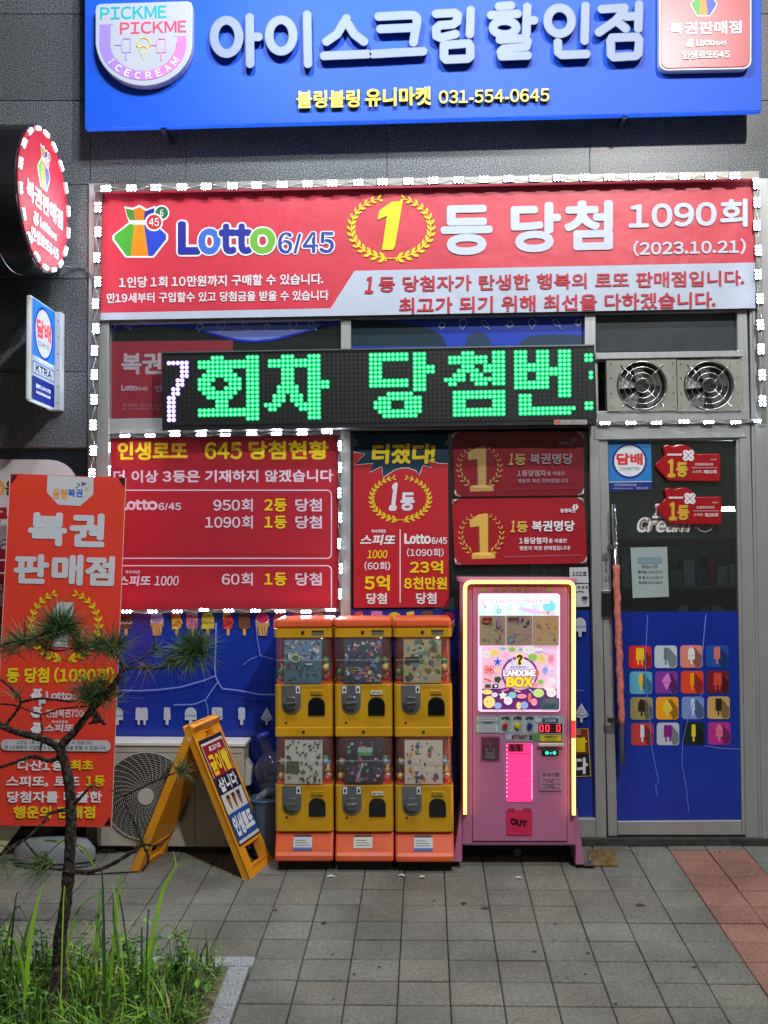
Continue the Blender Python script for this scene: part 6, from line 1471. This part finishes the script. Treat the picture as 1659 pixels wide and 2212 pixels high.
rings = [(.205, z0), (.215, z0 + .03), (.21, z0 + .08), (.17, z0 + .125), (.06, z0 + .135)]
vs = [(c.x + r_ * math.cos(2 * math.pi * k / n), SBY + .02 + r_ * .42 * math.sin(2 * math.pi * k / n), z) for r_, z in rings for k in range(n)]
mb.smooth = True; mb.add(vs, [(j * n + k, j * n + (k + 1) % n, (j + 1) * n + (k + 1) % n, (j + 1) * n + k) for j in range(4) for k in range(n)] + [tuple(4 * n + k for k in range(n))]); mb.mat(DARK); mb.ring((c.x, SBY + .02, z0 + .02), .21, .006, 'z', 28); mb.v = [(x, (SBY + .02 + (y - SBY - .02) * .42) if i >= len(vs) else y, z) for i, (x, y, z) in enumerate(mb.v)]
mb.build('water_tank', sb)
mb = MB().mat(pmat('cream_board', (206, 194, 158), .6, 0, .05)); mb.pxprism([(-60, 1850), (2, 1842), (44, 1786), (-60, 1786)], -.22, -.205); tag(mb.build('cream_board'), 'cream board edge at the foot of the wall, left of the banner stand', 'board')

# ================================================================ pine and grass
TY = -1.85
bark = ramp_noise_mat('pine_bark', [(.35, (20, 17, 15)), (.5, (48, 40, 35)), (.66, (92, 80, 72))], 60., .95, 8, 1., dist=.01)
rnd = random.Random(21)
pine = thing('pine_tree', 'young crooked pine with sparse needle tufts in the planting bed', 'tree', (P(122, 2150, TY).x, TY, gz(TY) - .01))
ppx = (5.74 + TY) / F
def spline(pts, sub=4):
    out = []
    for i in range(len(pts) - 1):
        p0, p1, p2, p3 = pts[max(0, i - 1)], pts[i], pts[i + 1], pts[min(len(pts) - 1, i + 2)]
        for k in range(sub):
            t = k / sub; out.append(tuple(.5 * ((2 * p1[a]) + (-p0[a] + p2[a]) * t + (2 * p0[a] - 5 * p1[a] + 4 * p2[a] - p3[a]) * t * t + (-p0[a] + 3 * p1[a] - 3 * p2[a] + p3[a]) * t ** 3) for a in range(len(p1))))
    return out + [pts[-1]]
def limb(mb, pts, r0, r1, y0=0., y1=0., n=8, knob=.12):
    pts = spline(pts, 7); N = len(pts); path = []; rad = []
    for i, (x, y) in enumerate(pts):
        f = i / (N - 1); path.append(P(x, y, TY + y0 + (y1 - y0) * f)); rad.append((r0 + (r1 - r0) * f) * ppx * (1 + rnd.uniform(-knob, knob)))
    mb.tube(path, rad, n)
mb = MB().mat(bark)
tk = P(122, 2150, TY); mb.tube([Vector((tk.x - .01, TY, gz(TY) - .05)), Vector((tk.x, TY, gz(TY) + .02)), P(128, 2085, TY)], [24 * ppx, 19 * ppx, 15.5 * ppx], 10)
limb(mb, [(126, 2100), (131, 2017), (142, 1953), (149, 1873), (153, 1793), (153, 1740), (149, 1690), (139, 1645), (129, 1612)], 14, 9.5, n=10)
limb(mb, [(130, 1620), (140, 1601), (159, 1583), (180, 1556), (207, 1523), (228, 1499), (252, 1472), (267, 1443)], 9.6, 6, 0, -.05, 9)
limb(mb, [(134, 1622), (112, 1605), (78, 1592), (45, 1584), (9, 1571), (-30, 1545)], 8.5, 6, 0, .06, 8)
mb.build('trunk', pine)
BR = [([(267, 1445), (261, 1428), (246, 1403), (236, 1390)], 4.5, 2.5, -.05, -.08), ([(238, 1391), (210, 1391), (185, 1392), (160, 1400)], 3, 2, -.08, -.1), ([(267, 1443), (300, 1442), (348, 1443), (372, 1436), (399, 1421), (425, 1396)], 4, 2, -.05, -.12), ([(270, 1439), (300, 1424), (340, 1401)], 2.4, 1.5, -.05, -.02),
      ([(12, 1571), (20, 1556), (30, 1544), (45, 1517), (33, 1496), (0, 1466), (-20, 1455)], 4, 2.2, .06, .0), ([(45, 1517), (81, 1509), (120, 1511), (156, 1515), (186, 1499), (200, 1488)], 3, 1.6, .03, -.04), ([(-10, 1520), (33, 1524), (87, 1542), (126, 1532), (180, 1526), (205, 1522)], 2.2, 1.6, .05, -.02), ([(87, 1542), (91, 1583), (87, 1628)], 2.6, 1.8, .04, .02),
      ([(132, 1632), (120, 1640), (102, 1643), (78, 1635), (54, 1638), (27, 1649), (-10, 1660)], 5.5, 3.2, 0, .05), ([(-15, 1400), (36, 1385), (72, 1379), (102, 1364), (126, 1343)], 3.6, 2.2, .1, -.02), ([(72, 1379), (99, 1400), (129, 1406), (170, 1396)], 2.4, 1.4, .05, 0),
      ([(150, 1884), (175, 1882), (197, 1883), (235, 1870), (280, 1844), (309, 1823)], 4.6, 4., 0, -.06), ([(309, 1823), (291, 1780), (277, 1751), (269, 1719)], 2.8, 2., -.06, -.1), ([(269, 1719), (250, 1711), (235, 1705)], 1.6, 1., -.1, -.1), ([(269, 1719), (300, 1704), (333, 1688), (369, 1673), (398, 1660)], 2.2, 1.6, -.1, -.16), ([(309, 1823), (330, 1826), (352, 1821), (376, 1793)], 2.2, 1.2, -.06, -.06), ([(310, 1826), (320, 1850), (317, 1868), (306, 1882)], 3.4, 2.2, -.06, -.05),
      ([(101, 1871), (133, 1881), (187, 1889), (245, 1886), (300, 1883)], 1.8, 1.6, -.02, -.04), ([(146, 1748), (107, 1757), (97, 1772), (85, 1785), (53, 1815)], 4.6, 2.6, 0, -.08), ([(53, 1815), (70, 1838), (88, 1857)], 2.6, 2, -.08, -.1), ([(150, 1738), (166, 1731), (187, 1708), (200, 1697)], 4.2, 2., 0, -.05), ([(53, 1815), (30, 1830), (0, 1826)], 1.6, 1.2, -.08, -.1), ([(180, 1842), (140, 1815), (95, 1855)], 1.2, .8, -.05, -.1), ([(207, 1540), (214, 1552), (204, 1560), (224, 1556)], 6, 3, -.02, -.06), ([(205, 1545), (200, 1560), (192, 1563)], 5, 2, -.02, -.06), ([(214, 1548), (222, 1562), (228, 1564)], 4, 2, -.02, -.06)]
for pts, r0, r1, y0, y1 in BR:
    mb = MB().mat(bark); limb(mb, pts, r0, r1, y0, y1, 7, .2); mb.build('branch', pine)
def needle_mat(nm, c1, c2):
    return ramp_noise_mat(nm, [(.35, c1), (.65, c2)], 20., .55, 3)
NG = [needle_mat('pine_needle', (24, 66, 40), (56, 106, 52)), needle_mat('pine_needle_light', (74, 118, 56), (124, 150, 84)), needle_mat('pine_needle_dry', (110, 78, 44), (134, 104, 66))]
def tuft(c, yoff, d, L, n, spread, dry=.08):
    mb = MB(); cc = P(c[0], c[1], TY + yoff); dv = Vector((d[0], d[2] if len(d) > 2 else -.25, -d[1])).normalized()
    for i in range(int(n * 1.35)):
        back = rnd.random() * .42 * L * ppx; o = cc - dv * back + Vector((rnd.gauss(0, .004), rnd.gauss(0, .004), rnd.gauss(0, .004)))
        r_ = Vector((rnd.gauss(0, 1), rnd.gauss(0, 1), rnd.gauss(0, 1))).normalized(); v = (dv * (1 - spread * .5) + r_ * spread).normalized()
        ln = L * ppx * rnd.uniform(.5, 1.25); w = Vector((rnd.gauss(0, 1), rnd.gauss(0, 1), rnd.gauss(0, 1))).cross(v).normalized() * .00095
        k = rnd.random(); mb.mat(NG[2] if k < dry else NG[1] if k < dry + .3 else NG[0])
        m_ = o + v * ln * .55 + Vector((0, 0, -.002)); e = o + v * ln + Vector((0, 0, -.05 * ln))
        mb.add([o - w, o + w, m_ + w * .9, m_ - w * .9, e], [(0, 1, 2, 3), (3, 2, 4)])
    mb.build('needle_tuft', pine)
for a in (((126, 1345), -.02, (.1, -1), 66, 260, .75), ((110, 1362), .0, (-.6, -1), 52, 120, .8), ((150, 1352), -.03, (.8, -.5), 55, 130, .8), ((50, 1380), .08, (-.5, -.9), 62, 150, .75, .2), ((66, 1385), .05, (-.2, .8), 40, 60, .9, .35), ((100, 1402), .03, (.2, 1), 42, 70, .8, .2), ((172, 1392), -.08, (.3, -.4), 46, 110, .9), ((205, 1390), -.09, (-.2, -.4), 44, 110, .9), ((238, 1390), -.08, (.2, -1), 60, 110, .7, .25), ((262, 1388), -.1, (.6, -.6), 52, 80, .8),
          ((424, 1398), -.12, (.5, -.6), 66, 330, .95), ((400, 1418), -.11, (.2, .5), 46, 130, 1., .15), ((372, 1436), -.1, (.3, .5), 46, 70, .9, .3), ((318, 1443), -.07, (.3, 1), 48, 40, .8, .4), ((340, 1401), -.02, (.8, -.4), 40, 40, .7), ((205, 1492), -.04, (.2, -1), 74, 190, .7, .3), ((228, 1498), -.03, (.4, -.8), 50, 130, .9, .15), ((190, 1508), -.03, (.1, .6), 50, 90, .9, .35), ((176, 1486), -.02, (-.7, -.6), 44, 60, .8, .1),
          ((35, 1497), .0, (.1, -1), 42, 36, .7, .4), ((14, 1404), .1, (-.7, -.2), 48, 60, .8, .3), ((398, 1660), -.16, (.4, -.6), 36, 60, .8, .3), ((392, 1664), -.15, (.8, .3), 40, 36, .7, .5), ((92, 1868), -.1, (-.9, .2), 56, 110, .6, .1), ((86, 1860), -.1, (-.7, .7), 52, 60, .7, .2), ((308, 1822), -.06, (.6, -.8), 44, 36, .8, .6), ((54, 1640), .03, (-.1, -1), 30, 24, .8, .3), ((200, 1698), -.05, (.4, -1), 22, 22, .7, .4), ((10, 1870), -.1, (.4, .2), 46, 40, .8, .3)):
    a = list(a); a[3] *= 1.12; tuft(*a)
for (c, yo) in (((140, 1356), -.02), ((95, 1374), .03), ((116, 1340), -.01), ((186, 1400), -.08), ((222, 1396), -.09), ((436, 1380), -.12), ((410, 1382), -.12), ((440, 1408), -.12), ((385, 1428), -.1), ((216, 1478), -.04), ((196, 1500), -.03), ((236, 1486), -.03), ((36, 1390), .1), ((246, 1398), -.1), ((160, 1372), -.04)):
    tuft(c, yo, (rnd.uniform(-1, 1), rnd.uniform(-1, .6)), rnd.uniform(40, 66), 60, .85, rnd.uniform(.05, .3))
# grass
gm_ = [pmat('grass_blade', c, .5, 0, .2, 5., spec=.3) for c in ((84, 132, 42), (120, 176, 50), (158, 214, 60), (52, 92, 42), (172, 182, 108), (134, 116, 76))]
mb = MB(); rg = random.Random(31)
def blade(x, y, h, w, lean, az, m, bend=1.):
    b = Vector((x, y, gz(y) - .005)); d = Vector((math.cos(az), math.sin(az), 0)); s_ = Vector((-d.y, d.x, 0)); n = 5; vs = []
    tw = rg.uniform(-.8, .8); s_ = (s_ * math.cos(tw) + d * math.sin(tw))
    for i in range(n + 1):
        t = i / n; p = b + Vector((0, 0, 1)) * (h * (t - .28 * bend * lean * t ** 3)) + d * (lean * h * t * t * .75); ww = w * (1 - t ** 2.2) * (.7 + .6 * t if t < .5 else 1)
        vs += [p - s_ * ww, p + s_ * ww]
    mb.mat(gm_[m]); mb.add(vs, [(2 * i, 2 * i + 1, 2 * i + 3, 2 * i + 2) for i in range(n)])
xr = K0.x - .11; yb_ = K0.y - .11
for k in range(310):      # clumps of tall blades
    cx = rg.uniform(-2.5, xr - .05); cy = yb_ - .03 - rg.random() ** 1.2 * .95; hh = rg.uniform(.12, .31) if cx < xr - .42 else rg.uniform(.10, .24); tone = rg.choice([0, 0, 1, 1, 2, 3])
    for q in range(rg.randint(9, 20)):
        az = rg.uniform(0, 6.28); blade(cx + rg.gauss(0, .035), cy + rg.gauss(0, .035), hh * rg.uniform(.3, 1.12), rg.uniform(.002, .0062), rg.uniform(.1, .7) if rg.random() < .62 else rg.uniform(.8, 1.7), az, tone if rg.random() < .7 else rg.choice([0, 1, 3, 4, 5]))
for k in range(6500):     # low mat
    x = rg.uniform(-2.6, xr); y = yb_ - rg.random() * 1.15
    if x > xr - .12 and rg.random() < .55: continue
    blade(x, y, rg.uniform(.03, .16), rg.uniform(.0012, .0038), rg.uniform(.3, 1.9), rg.uniform(0, 6.28), rg.choice([0, 0, 1, 3, 3, 3, 4, 5, 1]))
for k in range(130):      # dry seed stalks
    x = rg.uniform(-2.5, xr); y = yb_ - rg.random() * .9; blade(x, y, rg.uniform(.15, .34), .0011, rg.uniform(.1, .6), rg.uniform(0, 6.28), rg.choice([4, 5, 4]))
def leaf(o, d, L, m):
    s_ = d.cross(Vector((0, 0, 1))).normalized(); mb.mat(gm_[m])
    mb.add([o, o + d * L * .4 + s_ * L * .24, o + d * L * .75 + s_ * L * .18, o + d * L, o + d * L * .75 - s_ * L * .18, o + d * L * .4 - s_ * L * .24, o + d * L * .5 - Vector((0, 0, .004))], [(0, 6, 1), (1, 6, 2), (2, 6, 3), (3, 6, 4), (4, 6, 5), (5, 6, 0)])
for k in range(260):      # broad leaves among the grass
    x = rg.uniform(-2.4, xr); y = yb_ - rg.random() * .8; z = gz(y) + rg.uniform(.03, .2) * (1 if x < xr - .3 else .6)
    for q in range(rg.randint(3, 7)):
        an = rg.uniform(0, 6.28); leaf(Vector((x + rg.gauss(0, .012), y + rg.gauss(0, .012), z + rg.gauss(0, .02))), Vector((math.cos(an), math.sin(an), rg.uniform(-.6, .5))).normalized(), rg.uniform(.02, .05), rg.choice([0, 1, 3, 0, 3]))
for k in range(120):      # dead straw lying over
    x = rg.uniform(-2.4, xr); y = yb_ - rg.random() * .9; blade(x, y, rg.uniform(.08, .22), .0014, rg.uniform(1., 2.4), rg.uniform(0, 6.28), rg.choice([4, 5]))
def tall(px0, py0, pxs, w, m, Yq):
    pts = [P(x, y, Yq) for x, y in pxs]; n = len(pts); vs = []
    for i, p in enumerate(pts):
        a = pts[max(0, i - 1)]; b = pts[min(n - 1, i + 1)]; d = (b - a).normalized(); s_ = Vector((d.z, .3, -d.x)).normalized(); t = i / (n - 1); ww = w * math.sin(math.pi * min(.97, .18 + .82 * t)); vs += [p - s_ * ww, p + s_ * ww]
    mb.mat(gm_[m]); mb.add(vs, [(2 * i, 2 * i + 1, 2 * i + 3, 2 * i + 2) for i in range(n - 1)])
tall(0, 0, spline([(306, 2150), (320, 2060), (335, 2000), (350, 1930), (368, 1892), (380, 1870), (374, 1838)]), .0075, 2, -1.75); tall(0, 0, spline([(358, 1905), (388, 1866), (415, 1858), (440, 1866), (468, 1884)]), .002, 4, -1.75)
tall(0, 0, spline([(52, 2190), (60, 2080), (74, 1980), (94, 1905)]), .008, 2, -1.95); tall(0, 0, spline([(30, 2190), (46, 2060), (70, 1970)]), .008, 0, -1.95); tall(0, 0, spline([(160, 1826), (110, 1816), (66, 1818)]), .004, 1, -1.7); tall(0, 0, spline([(148, 1815), (185, 1836), (200, 1866), (208, 1876)]), .006, 2, -1.7)
tall(0, 0, spline([(196, 2170), (206, 2060), (214, 1960), (217, 1915)]), .006, 1, -1.7); tall(0, 0, spline([(130, 2160), (146, 2040), (170, 1965), (205, 1935), (240, 1928)]), .0035, 1, -1.75); tall(0, 0, spline([(262, 2160), (254, 2050), (246, 1985), (244, 1935)]), .006, 0, -1.75)
for k in range(18):
    x = rg.uniform(-10, 340); h_ = rg.uniform(90, 240); dx = rg.uniform(-60, 70); dr_ = rg.uniform(-.1, .25) * h_; y = 2120; tall(0, 0, spline([(x, y + 60), (x + dx * .15, y), (x + dx * .5, y - h_ * .6), (x + dx * .9, y - h_), (x + dx * 1.4, y - h_ + dr_)]), rg.uniform(.0022, .0055), rg.choice([0, 1, 2, 3, 1, 4]), rg.uniform(-2.05, -1.7))
tag(mb.build('grass'), kind='stuff', label='tall unmown green grass filling the planting bed', cat='grass')
# leafy weed
t = thing('leafy_weed', 'small broad-leaved weed at the corner end of the planting bed', 'weed', (P(405, 2130, -1.75).x, -1.75, gz(-1.75)))
base = P(402, 2135, -1.75); mb = MB().mat(gm_[0]); rw = random.Random(8)
tips = []
for k in range(5):
    e = P(398 + rw.uniform(-38, 32), 2030 + rw.uniform(-20, 50), -1.75 + rw.uniform(-.08, .05)); mid = base.lerp(e, .5) + Vector((rw.uniform(-.02, .02), 0, .02)); mb.tube([Vector((base.x + rw.uniform(-.01, .01), base.y, gz(base.y) - .01)), mid, e], [.003, .0025, .0015], 5); tips.append((mid, e))
mb.build('stem', t); mb = MB()
for mid, e in tips:
    for q in range(11):
        o = mid.lerp(e, rw.random() ** .7); an = rw.uniform(0, 6.28); d = Vector((math.cos(an), math.sin(an), rw.uniform(-.7, .5))).normalized(); s_ = d.cross(Vector((0, 0, 1))).normalized(); L = rw.uniform(.02, .042); mb.mat(gm_[rw.choice([0, 1, 3, 0])])
        mb.add([o, o + d * L * .4 + s_ * L * .26, o + d * L * .75 + s_ * L * .2, o + d * L, o + d * L * .75 - s_ * L * .2, o + d * L * .4 - s_ * L * .26, o + d * L * .5 - Vector((0, 0, .004))], [(0, 6, 1), (1, 6, 2), (2, 6, 3), (3, 6, 4), (4, 6, 5), (5, 6, 0)])
mb.build('leaves', t)
